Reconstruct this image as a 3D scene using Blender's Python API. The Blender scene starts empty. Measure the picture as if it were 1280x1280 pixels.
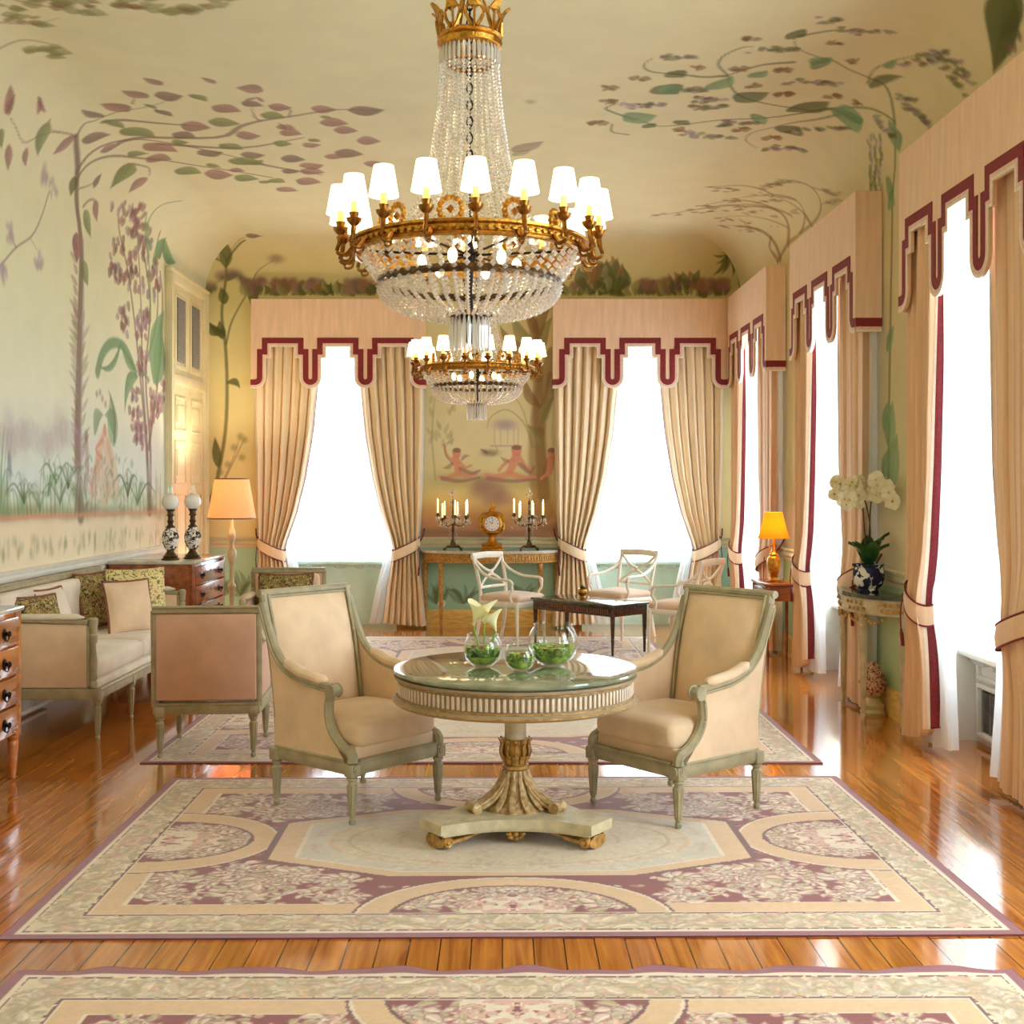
import bpy, bmesh, math, random
import numpy as np
from mathutils import Vector, Matrix
D = bpy.data; scene = bpy.context.scene; COL = scene.collection
random.seed(7); np.random.seed(7)
PI = math.pi; rnd = random.uniform

# ------------------------------------------------------------------ camera, sky, exposure
cd = D.cameras.new('camera'); cam = D.objects.new('camera', cd); COL.objects.link(cam)
cam.location = (0, 0, 1.6); cam.rotation_euler = (PI/2, 0, 0)
cd.sensor_width = 36; cd.lens = 1500/1280*36; cd.shift_x = 12/1280; cd.shift_y = -32/1280
cd.clip_end = 200
scene.camera = cam
w = D.worlds.new('daylight'); scene.world = w; w.use_nodes = True
bg = w.node_tree.nodes['Background']; bg.inputs[0].default_value = (.84, .93, 1.04, 1); bg.inputs[1].default_value = 10.5
scene.view_settings.view_transform = 'Standard'; scene.view_settings.look = 'None'
scene.view_settings.gamma = 1; scene.view_settings.use_curve_mapping = False
scene.view_settings.exposure = 0.15
cy = scene.cycles
cy.use_denoising = True; cy.max_bounces = 10; cy.diffuse_bounces = 6; cy.glossy_bounces = 4
cy.transmission_bounces = 6; cy.transparent_max_bounces = 24; cy.caustics_reflective = False; cy.caustics_refractive = False
cy.sample_clamp_indirect = 6
WIN_R = [6.62, 9.505, 12.40, 3.735, .85]      # window centres along the right wall
WIN_B = [-1.843, 1.542]                       # window centres along the back wall
XL, XR, YB, YN, Z0, RC = -3.38, 2.71, 13.64, -2.5, 3.75, .60
ZC = Z0+RC; ARC = RC*PI/2
def portal(loc, rz, wd=1.3):
    l = D.lights.new('daylight_portal', 'AREA'); l.shape = 'RECTANGLE'; l.size = wd; l.size_y = 2.9; l.cycles.is_portal = True
    o = D.objects.new('daylight_portal', l); COL.objects.link(o); o.location = loc; o.rotation_euler = (PI/2, 0, rz)
for y in WIN_R: portal((XR+.4, y+.135, 2.02), PI/2, 1.6)
for x in WIN_B: portal((x, YB+.4, 2.1), PI)

# ------------------------------------------------------------------ helpers
def s2l(c):
    c = np.asarray(c, float)/255.0
    return np.where(c <= .04045, c/12.92, ((c+.055)/1.055)**2.4)
def rgb(r, g, b): return tuple(float(x) for x in s2l((r, g, b)))+(1.0,)

def mat(name, col, rough=.5, metal=0.0, var=.12, scale=8.0, bump=0.0, bscale=60.0, spec=.5, sheen=0.0, coat=0.0, col2=None, stretch=None, emit=None, estr=0.0):
    m = D.materials.new(name); m.use_nodes = True; nt = m.node_tree; b = nt.nodes['Principled BSDF']
    tc = nt.nodes.new('ShaderNodeTexCoord'); mp = nt.nodes.new('ShaderNodeMapping'); nt.links.new(tc.outputs['Object'], mp.inputs[0])
    if stretch: mp.inputs['Scale'].default_value = stretch
    n = nt.nodes.new('ShaderNodeTexNoise'); n.inputs['Scale'].default_value = scale; n.inputs['Detail'].default_value = 4
    nt.links.new(mp.outputs[0], n.inputs['Vector'])
    r = nt.nodes.new('ShaderNodeValToRGB'); c = rgb(*col); c2 = rgb(*col2) if col2 else tuple(x*(1-var*2) for x in c[:3])+(1,)
    c1 = c if col2 else tuple(min(1, x*(1+var)) for x in c[:3])+(1,)
    r.color_ramp.elements[0].color = c2; r.color_ramp.elements[1].color = c1
    r.color_ramp.elements[0].position = .3; r.color_ramp.elements[1].position = .68
    nt.links.new(n.outputs['Fac'], r.inputs[0]); nt.links.new(r.outputs[0], b.inputs['Base Color'])
    b.inputs['Roughness'].default_value = rough; b.inputs['Metallic'].default_value = metal
    b.inputs['Specular IOR Level'].default_value = spec
    if sheen: b.inputs['Sheen Weight'].default_value = sheen; b.inputs['Sheen Roughness'].default_value = .4
    if coat: b.inputs['Coat Weight'].default_value = coat; b.inputs['Coat Roughness'].default_value = .08
    if bump:
        n2 = nt.nodes.new('ShaderNodeTexNoise'); n2.inputs['Scale'].default_value = bscale
        nt.links.new(mp.outputs[0], n2.inputs['Vector'])
        bp = nt.nodes.new('ShaderNodeBump'); bp.inputs['Strength'].default_value = bump; bp.inputs['Distance'].default_value = .01
        nt.links.new(n2.outputs['Fac'], bp.inputs['Height']); nt.links.new(bp.outputs[0], b.inputs['Normal'])
    if emit:
        b.inputs['Emission Color'].default_value = rgb(*emit); b.inputs['Emission Strength'].default_value = estr
    return m
def mixmat(name, parts):
    """parts: (shader node type, colour, weight, roughness) mixed one over the other"""
    m = D.materials.new(name); m.use_nodes = True; nt = m.node_tree; nt.nodes.remove(nt.nodes['Principled BSDF'])
    out = nt.nodes['Material Output']; prev = None
    for typ, col, wt, ro in parts:
        s = nt.nodes.new(typ); s.inputs[0].default_value = col
        if ro is not None: s.inputs['Roughness'].default_value = ro
        if prev is None: prev = s
        else:
            mx = nt.nodes.new('ShaderNodeMixShader')
            if wt == 'fresnel':
                lw = nt.nodes.new('ShaderNodeLayerWeight'); lw.inputs['Blend'].default_value = .5
                pw = nt.nodes.new('ShaderNodeMath'); pw.operation = 'POWER'; pw.inputs[1].default_value = 3.5; nt.links.new(lw.outputs['Facing'], pw.inputs[0])
                ml = nt.nodes.new('ShaderNodeMath'); ml.operation = 'MULTIPLY_ADD'; ml.inputs[1].default_value = .6; ml.inputs[2].default_value = .035
                nt.links.new(pw.outputs[0], ml.inputs[0]); nt.links.new(ml.outputs[0], mx.inputs[0])
            else: mx.inputs[0].default_value = wt
            nt.links.new(prev.outputs[0], mx.inputs[1]); nt.links.new(s.outputs[0], mx.inputs[2]); prev = mx
    nt.links.new(prev.outputs[0], out.inputs[0]); return m
def colattr_mat(name, rough=.85, nvar=.10, nscale=30, bump=.0, bscale=200, spec=.3, sheen=0.0):
    m = D.materials.new(name); m.use_nodes = True; nt = m.node_tree; b = nt.nodes['Principled BSDF']
    a = nt.nodes.new('ShaderNodeVertexColor'); a.layer_name = 'paint'
    tc = nt.nodes.new('ShaderNodeTexCoord')
    n = nt.nodes.new('ShaderNodeTexNoise'); n.inputs['Scale'].default_value = nscale; n.inputs['Detail'].default_value = 5
    nt.links.new(tc.outputs['Object'], n.inputs['Vector'])
    mr = nt.nodes.new('ShaderNodeMapRange'); mr.inputs[3].default_value = 1-nvar; mr.inputs[4].default_value = 1+nvar
    nt.links.new(n.outputs['Fac'], mr.inputs[0])
    mx = nt.nodes.new('ShaderNodeMix'); mx.data_type = 'RGBA'; mx.blend_type = 'MULTIPLY'; mx.inputs[0].default_value = 1
    nt.links.new(a.outputs[0], mx.inputs[6]); nt.links.new(mr.outputs[0], mx.inputs[7]); nt.links.new(mx.outputs[2], b.inputs['Base Color'])
    b.inputs['Roughness'].default_value = rough; b.inputs['Specular IOR Level'].default_value = spec
    if sheen: b.inputs['Sheen Weight'].default_value = sheen; b.inputs['Sheen Roughness'].default_value = .45
    if bump:
        n2 = nt.nodes.new('ShaderNodeTexNoise'); n2.inputs['Scale'].default_value = bscale
        nt.links.new(tc.outputs['Object'], n2.inputs['Vector'])
        bp = nt.nodes.new('ShaderNodeBump'); bp.inputs['Strength'].default_value = bump; bp.inputs['Distance'].default_value = .004
        nt.links.new(n2.outputs['Fac'], bp.inputs['Height']); nt.links.new(bp.outputs[0], b.inputs['Normal'])
    return m

class MB:
    def __init__(s): s.v = []; s.f = []; s.mi = []; s.M = Matrix.Identity(4); s.k = 0
    def add(s, vs, fs, k=None):
        o = len(s.v); M = s.M
        s.v += [tuple(M @ Vector(p)) for p in vs]; s.f += [tuple(i+o for i in f) for f in fs]; s.mi += [s.k if k is None else k]*len(fs); return s
    def at(s, x=0, y=0, z=0, rx=0, ry=0, rz=0, sc=1):
        s.M = Matrix.Translation((x, y, z)) @ Matrix.Rotation(rz, 4, 'Z') @ Matrix.Rotation(ry, 4, 'Y') @ Matrix.Rotation(rx, 4, 'X') @ Matrix.Scale(sc, 4); return s
    def box(s, cx, cy, cz, sx, sy, sz, bev=0.0):
        hx, hy, hz = sx/2, sy/2, sz/2
        if not bev:
            v = [(cx+a*hx, cy+b*hy, cz+c*hz) for a in (-1, 1) for b in (-1, 1) for c in (-1, 1)]
            return s.add(v, [(0, 1, 3, 2), (4, 6, 7, 5), (0, 4, 5, 1), (2, 3, 7, 6), (0, 2, 6, 4), (1, 5, 7, 3)])
        bm = bmesh.new(); bmesh.ops.create_cube(bm, size=1)
        for q in bm.verts: q.co = Vector((cx+q.co.x*sx, cy+q.co.y*sy, cz+q.co.z*sz))
        bmesh.ops.bevel(bm, geom=list(bm.edges), offset=bev, segments=2, affect='EDGES', profile=.5)
        bm.verts.index_update(); v = [tuple(q.co) for q in bm.verts]; f = [tuple(q.index for q in p.verts) for p in bm.faces]; bm.free()
        return s.add(v, f)
    def rbox(s, cx, cy, cz, sx, sy, sz, r=.03, n=8, crown=0.0):
        """soft cushion: a rounded box, its faces bulged by crown"""
        h = (sx/2, sy/2, sz/2); vs = []; fs = []; idx = {}
        def vert(p):
            key = tuple(round(c, 5) for c in p)
            if key not in idx:
                q = [p[i]*h[i] for i in range(3)]
                inn = [max(-(h[i]-r), min(h[i]-r, q[i])) for i in range(3)]
                d = Vector([q[i]-inn[i] for i in range(3)]); L = d.length
                if L > 1e-9: d = d/L*min(r, max(abs(c) for c in (q[0]-inn[0], q[1]-inn[1], q[2]-inn[2])) if False else r)
                o = [inn[i]+d[i] for i in range(3)]
                if crown:
                    k = (1-min(1, abs(p[0]))**2)*(1-min(1, abs(p[1]))**2); o[2] += crown*k*(1 if o[2] > 0 else -1)
                idx[key] = len(vs); vs.append((o[0]+cx, o[1]+cy, o[2]+cz))
            return idx[key]
        t = [-1+2*i/n for i in range(n+1)]
        t = [math.copysign(abs(a)**.6, a) for a in t]
        for ax in range(3):
            for sg in (-1, 1):
                for i in range(n):
                    for j in range(n):
                        c = []
                        for a, b in ((t[i], t[j]), (t[i+1], t[j]), (t[i+1], t[j+1]), (t[i], t[j+1])):
                            p = [0, 0, 0]; p[ax] = sg; p[(ax+1) % 3] = a; p[(ax+2) % 3] = b; c.append(vert(p))
                        fs.append(tuple(c if sg > 0 else c[::-1]))
        return s.add(vs, fs)
    def lathe(s, prof, n=20, cx=0, cy=0, a0=0, a1=2*PI):
        full = abs(a1-a0-2*PI) < 1e-6; m = n if full else n+1; vs = []; fs = []
        for r, z in prof:
            for i in range(m):
                a = a0+(a1-a0)*i/n; vs.append((cx+r*math.cos(a), cy+r*math.sin(a), z))
        for j in range(len(prof)-1):
            for i in range(n):
                i2 = (i+1) % m if full else i+1
                fs.append((j*m+i, j*m+i2, (j+1)*m+i2, (j+1)*m+i))
        if full and math.hypot(prof[0][0]-prof[-1][0], prof[0][1]-prof[-1][1]) > .02:
            if prof[0][0] > 1e-5: fs.append(tuple(range(m))[::-1])
            if prof[-1][0] > 1e-5: fs.append(tuple((len(prof)-1)*m+i for i in range(m)))
        return s.add(vs, fs)
    def sweep(s, pts, w, h=None, n=8, up=(0, 0, 1), sq=True, caps=True, closed=False):
        """sweep a rounded rectangle (sq) or an ellipse along pts; w, h numbers or lists (full sizes)"""
        h = w if h is None else h; P = [Vector(p) for p in pts]; N = len(P); vs = []; fs = []
        W = w if isinstance(w, (list, tuple)) else [w]*N; H = h if isinstance(h, (list, tuple)) else [h]*N
        for i, p in enumerate(P):
            if closed: t = P[(i+1) % N]-P[i-1]
            else: t = P[min(i+1, N-1)]-P[max(i-1, 0)]
            t.normalize(); u = Vector(up)
            if abs(t.dot(u)) > .97: u = Vector((1, 0, 0)) if abs(t.x) < .9 else Vector((0, 1, 0))
            sd = t.cross(u).normalized(); u2 = sd.cross(t).normalized()
            for k in range(n):
                a = 2*PI*(k+.5)/n; c, d = math.cos(a), math.sin(a)
                if sq:
                    q = max(abs(c), abs(d))**.75; c /= q; d /= q
                vs.append(tuple(p+sd*(c*W[i]/2)+u2*(d*H[i]/2)))
        R = N if closed else N-1
        for j in range(R):
            for k in range(n):
                k2 = (k+1) % n; j2 = (j+1) % N
                fs.append((j*n+k, j*n+k2, j2*n+k2, j2*n+k))
        if caps and not closed: fs += [tuple(range(n))[::-1], tuple((N-1)*n+k for k in range(n))]
        return s.add(vs, fs)
    def tube(s, pts, r, n=8, caps=True, closed=False):
        w = [2*x for x in r] if isinstance(r, (list, tuple)) else 2*r
        return s.sweep(pts, w, w, n, sq=False, caps=caps, closed=closed)
    def prism(s, poly, a0, a1, plane='xy'):
        n = len(poly)
        def P(p, a): return (p[0], p[1], a) if plane == 'xy' else ((p[0], a, p[1]) if plane == 'xz' else (a, p[0], p[1]))
        vs = [P(p, a0) for p in poly]+[P(p, a1) for p in poly]
        return s.add(vs, [tuple(range(n))[::-1], tuple(range(n, 2*n))]+[(i, (i+1) % n, n+(i+1) % n, n+i) for i in range(n)])
    def ell(s, cx, cy, cz, rx, ry=None, rz=None, n=10, m=6):
        ry = rx if ry is None else ry; rz = rx if rz is None else rz; vs = [(cx, cy, cz-rz)]; fs = []
        for j in range(1, m):
            t = -PI/2+PI*j/m
            for i in range(n): a = 2*PI*i/n; vs.append((cx+rx*math.cos(t)*math.cos(a), cy+ry*math.cos(t)*math.sin(a), cz+rz*math.sin(t)))
        vs.append((cx, cy, cz+rz)); L = len(vs)-1
        for i in range(n):
            i2 = (i+1) % n; fs.append((0, 1+i2, 1+i)); b = 1+(m-2)*n; fs.append((b+i, b+i2, L))
            for j in range(m-2): a = 1+j*n; fs.append((a+i, a+i2, a+n+i2, a+n+i))
        return s.add(vs, fs)
    def sheet(s, rows, k=None, close=False):
        R, Cn = len(rows), len(rows[0]); vs = [p for r in rows for p in r]; fs = []
        for j in range(R-1):
            for i in range(Cn if close else Cn-1):
                i2 = (i+1) % Cn; fs.append((j*Cn+i, j*Cn+i2, (j+1)*Cn+i2, (j+1)*Cn+i))
        return s.add(vs, fs, k)
    def bead(s, x, y, z, r, st=1.0):
        vs = [(x, y, z+r*st)]+[(x+r*math.cos(a), y+r*math.sin(a), z) for a in (0, PI/3, 2*PI/3, PI, 4*PI/3, 5*PI/3)]+[(x, y, z-r*st)]
        return s.add(vs, [(0, 1+i, 1+(i+1) % 6) for i in range(6)]+[(7, 1+(i+1) % 6, 1+i) for i in range(6)])
    def mesh(s, name, mats, smooth=35):
        me = D.meshes.new(name); me.from_pydata(s.v, [], s.f)
        for m in (mats if isinstance(mats, (list, tuple)) else [mats]): me.materials.append(m)
        me.polygons.foreach_set('material_index', s.mi)
        bm = bmesh.new(); bm.from_mesh(me); bmesh.ops.recalc_face_normals(bm, faces=bm.faces); bm.to_mesh(me); bm.free()
        if smooth:
            me.polygons.foreach_set('use_smooth', [True]*len(me.polygons)); me.set_sharp_from_angle(angle=math.radians(smooth))
        me.update(); return me
    def build(s, name, mats, parent=None, smooth=35, loc=(0, 0, 0), rz=0):
        return link(name, s.mesh(name, mats, smooth), parent, loc, rz)
def link(name, me, parent=None, loc=(0, 0, 0), rz=0):
    o = D.objects.new(name, me); COL.objects.link(o); o.parent = parent; o.location = loc; o.rotation_euler = (0, 0, rz); return o
def tag(o, label, cat, group=None, kind=None):
    o['label'] = label; o['category'] = cat
    if group: o['group'] = group
    if kind: o['kind'] = kind
    return o
def thing(name, label, cat, loc=(0, 0, 0), rz=0, group=None):
    o = D.objects.new(name, None); COL.objects.link(o); o.empty_display_size = .1
    o.location = loc; o.rotation_euler = (0, 0, rz); return tag(o, label, cat, group)
def struct(o): o['kind'] = 'structure'; return o
def dup(root, loc, rz, label=None, group=None):
    r = root.copy(); COL.objects.link(r); r.location = loc; r.rotation_euler = (0, 0, rz)
    if label: r['label'] = label
    if group: r['group'] = group
    for ch in list(root.children):
        c = ch.copy(); COL.objects.link(c); c.parent = r
        for g in ch.children:
            d = g.copy(); COL.objects.link(d); d.parent = c
    return r
def ip(x, tab):
    xs = [t[0] for t in tab]; ys = [t[1] for t in tab]
    if xs[0] > xs[-1]: xs = xs[::-1]; ys = ys[::-1]
    return float(np.interp(x, xs, ys))
def spline(pts, n=8):
    """Catmull-Rom through pts"""
    P = [Vector(p) for p in pts]; P = [P[0]*2-P[1]]+P+[P[-1]*2-P[-2]]; o = []
    for i in range(1, len(P)-2):
        for k in range(n):
            t = k/n; a, b, c, d = P[i-1], P[i], P[i+1], P[i+2]
            o.append(tuple(.5*((2*b)+(c-a)*t+(2*a-5*b+4*c-d)*t*t+(3*b-a-3*c+d)*t**3)))
    o.append(tuple(P[-2])); return o

# ------------------------------------------------------------------ materials
GILT = mat('gilt_bronze', (205, 150, 62), .28, 1.0, .2, 40, .3, 120)
ANTIQ = mat('antique_gold_and_cream', (214, 190, 142), .4, .15, .2, 40, .4, 90, col2=(168, 122, 62))
GILT_PAINT = mat('gilded_wood', (196, 150, 78), .4, .35, .25, 40, .4, 90)
BRONZE = mat('dark_bronze', (96, 74, 48), .35, .8, .25, 40, .3, 120)
SAGE = mat('sage_painted_wood', (170, 158, 124), .45, 0, .10, 14, .15, 80)
SAGE_G = mat('grey_green_painted_wood', (172, 162, 130), .45, 0, .10, 14, .15, 80)
CREAMW = mat('antique_cream_paint', (206, 192, 156), .45, 0, .12, 16, .2, 80)
WHITEW = mat('white_painted_wood', (236, 230, 214), .4, 0, .05, 12, .1, 80)
VELVET = mat('beige_velvet', (236, 206, 170), .62, 0, .07, 5, .25, 260, .2, .35)
VELVET_P = mat('rose_beige_velvet', (220, 178, 152), .8, 0, .07, 5, .25, 260, .2, .35)
IVORY = mat('ivory_upholstery', (232, 218, 198), .8, 0, .06, 5, .25, 260, .2, .3)
SEATPINK = mat('pale_pink_upholstery', (222, 196, 172), .8, 0, .06, 5, .25, 260, .2, .3)
CURT = mat('champagne_silk', (244, 224, 190), .55, 0, .06, 3, .05, 200, .3, .25, stretch=(3, 3, .3))
CURT_R = mat('peach_silk', (236, 200, 164), .55, 0, .06, 3, .05, 200, .3, .25, stretch=(3, 3, .3))
PELM = mat('peach_moire', (240, 206, 176), .6, 0, .05, 5, 0, 60, .3, .2, stretch=(4, 4, .5))
MAROON = mat('maroon_braid', (134, 32, 40), .7, 0, .15, 60, .2, 300)
PINKTR = mat('pale_pink_braid', (238, 202, 184), .7, 0, .08, 60, .2, 300)
WHITETR = mat('white_silk_edge', (240, 226, 208), .6, 0, .05, 20)
PURPLE = mat('plum_braid', (118, 62, 84), .7, 0, .15, 60)
WHITE = mat('white_trim_paint', (238, 234, 220), .45, 0, .03, 6)
PALEDOOR = mat('ivory_door_paint', (232, 220, 178), .65, 0, .04, 5)
MINT = mat('mint_dado_paint', (208, 240, 224), .6, 0, .05, 5)
OCHRE = mat('ochre_skirting', (236, 198, 108), .4, 0, .12, 10, stretch=(1, 1, 4))
GREYLV = mat('grey_louvre', (140, 138, 130), .5, 0, .1, 20)
MAHOG = mat('reddish_mahogany', (150, 74, 32), .25, 0, .25, 3, 0, 60, .5, 0, .5, stretch=(1, 6, 6))
SATIN = mat('honey_satinwood', (204, 120, 48), .22, 0, .2, 3, 0, 60, .5, 0, .5, stretch=(1, 6, 6))
DARKW = mat('dark_rosewood', (66, 34, 24), .25, 0, .3, 4, 0, 60, .5, 0, .4, stretch=(1, 6, 6))
MARBLE_G = mat('green_grey_marble', (150, 156, 128), .06, 0, .1, 7, 0, 60, .6, 0, .6, col2=(92, 104, 82))
MARBLE_W = mat('white_grey_marble', (214, 208, 196), .12, 0, .1, 7, 0, 60, .5, 0, .3, col2=(168, 164, 158))
MARBLE_D = mat('dark_green_marble', (70, 84, 66), .08, 0, .1, 9, 0, 60, .5, 0, .5, col2=(40, 46, 38))
BLACKM = mat('blackened_brass', (34, 26, 22), .35, .7, .2, 40)
GLASS = mixmat('clear_glass', [('ShaderNodeBsdfTransparent', (.96, .985, .97, 1), 0, None), ('ShaderNodeBsdfGlossy', (1, 1, 1, 1), 'fresnel', .02)])
PANE = mixmat('window_glass', [('ShaderNodeBsdfTransparent', (.98, 1, .99, 1), 0, None), ('ShaderNodeBsdfGlossy', (1, 1, 1, 1), .05, .02)])
CRYSTAL = mixmat('cut_crystal', [('ShaderNodeBsdfTransparent', (1, .99, .97, 1), 0, None), ('ShaderNodeBsdfTranslucent', (1, .96, .88, 1), .30, None), ('ShaderNodeBsdfDiffuse', (1, .97, .92, 1), .25, None), ('ShaderNodeBsdfGlossy', (1, .99, .97, 1), .26, .05)])
SHEER = mixmat('white_net', [('ShaderNodeBsdfTransparent', (1, 1, 1, 1), 0, None), ('ShaderNodeBsdfTranslucent', (.95, .97, 1, 1), .45, None), ('ShaderNodeBsdfDiffuse', (.95, .96, .97, 1), .2, None)])
SHEER2 = mixmat('white_gathered_net', [('ShaderNodeBsdfDiffuse', (.93, .93, .93, 1), 0, None), ('ShaderNodeBsdfTranslucent', (.95, .97, 1, 1), .5, None), ('ShaderNodeBsdfTransparent', (1, 1, 1, 1), .15, None)])
LEAFG = mat('orchid_leaf', (44, 92, 40), .35, 0, .2, 10)
STEMG = mat('green_stem', (140, 176, 62), .45, 0, .15, 20)
MOSS = mat('pale_green_leaf', (186, 206, 88), .45, 0, .3, 30)
PETALW = mixmat('white_petal', [('ShaderNodeBsdfDiffuse', rgb(246, 240, 214), 0, None), ('ShaderNodeBsdfTranslucent', rgb(244, 240, 200), .35, None)])
PETALC = mixmat('cream_calla', [('ShaderNodeBsdfDiffuse', rgb(248, 240, 196), 0, None), ('ShaderNodeBsdfTranslucent', rgb(240, 244, 170), .3, None)])
PORC = mat('white_porcelain', (240, 238, 232), .15, 0, .02, 5)
COBALT = mat('cobalt_glaze', (24, 30, 74), .12, 0, .2, 8)
WAX = mat('ivory_wax', (244, 232, 200), .5, 0, .03, 10, emit=(255, 226, 160), estr=1.3)
BULB = mat('glowing_bulb', (255, 240, 210), .4, 0, .01, 5, emit=(255, 226, 168), estr=9)
CANDLE_Y = mat('amber_candle_sleeve', (246, 196, 96), .5, 0, .03, 10, emit=(255, 190, 80), estr=1.2)
SHADE_W = mat('lit_ivory_shade', (250, 236, 205), .8, 0, .02, 10, emit=(255, 232, 190), estr=2.6)
SHADE_P = mixmat('peach_lampshade', [('ShaderNodeBsdfDiffuse', rgb(240, 206, 176), 0, None), ('ShaderNodeBsdfTranslucent', rgb(246, 188, 146), .40, None)])
SHADE_O = mixmat('amber_lampshade', [('ShaderNodeBsdfDiffuse', rgb(246, 180, 70), 0, None), ('ShaderNodeBsdfTranslucent', rgb(255, 196, 84), .6, None)])
def floral(name, base, spots):
    m = D.materials.new(name); m.use_nodes = True; nt = m.node_tree; b = nt.nodes['Principled BSDF']
    tc = nt.nodes.new('ShaderNodeTexCoord'); prev = rgb(*base); prevs = None
    for i, (col, sc, th) in enumerate(spots):
        v = nt.nodes.new('ShaderNodeTexNoise'); v.inputs['Scale'].default_value = sc; v.inputs['Detail'].default_value = 2; v.inputs['Distortion'].default_value = 1.2
        mp = nt.nodes.new('ShaderNodeMapping'); mp.inputs['Location'].default_value = (i*3.1, i*1.7, i); nt.links.new(tc.outputs['Object'], mp.inputs[0]); nt.links.new(mp.outputs[0], v.inputs['Vector'])
        r = nt.nodes.new('ShaderNodeValToRGB'); r.color_ramp.elements[0].position = th; r.color_ramp.elements[1].position = th+.03; nt.links.new(v.outputs['Fac'], r.inputs[0])
        mx = nt.nodes.new('ShaderNodeMix'); mx.data_type = 'RGBA'; nt.links.new(r.outputs[0], mx.inputs[0]); mx.inputs[7].default_value = rgb(*col)
        if prevs is None: mx.inputs[6].default_value = prev
        else: nt.links.new(prevs, mx.inputs[6])
        prevs = mx.outputs[2]
    nt.links.new(prevs, b.inputs['Base Color']); b.inputs['Roughness'].default_value = .8; return m
FLORAL = floral('floral_cotton', (232, 214, 150), [((96, 104, 52), 34, .57), ((70, 60, 40), 60, .62), ((176, 72, 60), 26, .66)])
FLORAL_D = floral('dark_floral_tapestry', (150, 128, 70), [((60, 56, 34), 40, .52), ((200, 178, 110), 55, .58), ((140, 60, 50), 30, .66)])
PAINTED = floral('painted_porcelain', (236, 228, 214), [((40, 34, 40), 26, .5), ((150, 90, 70), 40, .64)])
BLUEWH = floral('blue_white_glaze', (232, 230, 222), [((22, 28, 70), 9, .43)])
FIGUR = floral('pink_figurine_glaze', (214, 178, 150), [((150, 54, 60), 50, .52), ((236, 214, 180), 70, .6)])

def wood_floor():
    m = D.materials.new('polished_plank_floor'); m.use_nodes = True; nt = m.node_tree; b = nt.nodes['Principled BSDF']; L = nt.links.new
    tc = nt.nodes.new('ShaderNodeTexCoord'); mp = nt.nodes.new('ShaderNodeMapping'); mp.inputs['Rotation'].default_value = (0, 0, PI/2); L(tc.outputs['Object'], mp.inputs[0])
    br = nt.nodes.new('ShaderNodeTexBrick'); br.inputs['Scale'].default_value = 1; br.inputs['Brick Width'].default_value = 3.1; br.inputs['Row Height'].default_value = .108
    br.inputs['Mortar Size'].default_value = .0028; br.inputs['Mortar Smooth'].default_value = .3; br.inputs['Bias'].default_value = 0; br.offset = .37
    br.inputs['Color1'].default_value = (1, 1, 1, 1); br.inputs['Color2'].default_value = (.55, .55, .55, 1); br.inputs['Mortar'].default_value = (.0, .0, .0, 1)
    L(mp.outputs[0], br.inputs['Vector'])
    m2 = nt.nodes.new('ShaderNodeMapping'); m2.inputs['Scale'].default_value = (14, .9, 1); L(tc.outputs['Object'], m2.inputs[0])
    n = nt.nodes.new('ShaderNodeTexNoise'); n.inputs['Scale'].default_value = 2.2; n.inputs['Detail'].default_value = 7; n.inputs['Distortion'].default_value = .7; L(m2.outputs[0], n.inputs['Vector'])
    r = nt.nodes.new('ShaderNodeValToRGB'); r.color_ramp.elements[0].color = rgb(158, 84, 24); r.color_ramp.elements[1].color = rgb(216, 136, 54); r.color_ramp.elements[0].position = .3; r.color_ramp.elements[1].position = .66
    L(n.outputs['Fac'], r.inputs[0])
    mr = nt.nodes.new('ShaderNodeMapRange'); mr.inputs[1].default_value = .3; mr.inputs[2].default_value = 1; mr.inputs[3].default_value = .72; mr.inputs[4].default_value = 1.06
    L(br.outputs['Color'], mr.inputs[0])
    mx = nt.nodes.new('ShaderNodeMix'); mx.data_type = 'RGBA'; mx.blend_type = 'MULTIPLY'; mx.inputs[0].default_value = 1; L(r.outputs[0], mx.inputs[6]); L(mr.outputs[0], mx.inputs[7])
    m3 = nt.nodes.new('ShaderNodeMix'); m3.data_type = 'RGBA'; L(br.outputs['Fac'], m3.inputs[0]); L(mx.outputs[2], m3.inputs[6]); m3.inputs[7].default_value = rgb(66, 32, 12)
    L(m3.outputs[2], b.inputs['Base Color'])
    n2 = nt.nodes.new('ShaderNodeTexNoise'); n2.inputs['Scale'].default_value = 1.6; L(tc.outputs['Object'], n2.inputs['Vector'])
    r2 = nt.nodes.new('ShaderNodeMapRange'); r2.inputs[3].default_value = .06; r2.inputs[4].default_value = .18; L(n2.outputs['Fac'], r2.inputs[0]); L(r2.outputs[0], b.inputs['Roughness'])
    m4 = nt.nodes.new('ShaderNodeMapping'); m4.inputs['Scale'].default_value = (9, .8, 1); L(tc.outputs['Object'], m4.inputs[0])
    n3 = nt.nodes.new('ShaderNodeTexNoise'); n3.inputs['Scale'].default_value = 1.5; L(m4.outputs[0], n3.inputs['Vector'])
    ad = nt.nodes.new('ShaderNodeMath'); ad.operation = 'MULTIPLY_ADD'; L(br.outputs['Fac'], ad.inputs[0]); ad.inputs[1].default_value = -.6; L(n3.outputs['Fac'], ad.inputs[2])
    bp = nt.nodes.new('ShaderNodeBump'); bp.inputs['Strength'].default_value = .035; bp.inputs['Distance'].default_value = .01; L(ad.outputs[0], bp.inputs['Height']); L(bp.outputs[0], b.inputs['Normal'])
    b.inputs['Coat Weight'].default_value = .7; b.inputs['Coat Roughness'].default_value = .06; b.inputs['Coat IOR'].default_value = 1.5; b.inputs['Specular IOR Level'].default_value = .6
    return m
FLOOR = wood_floor()
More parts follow.
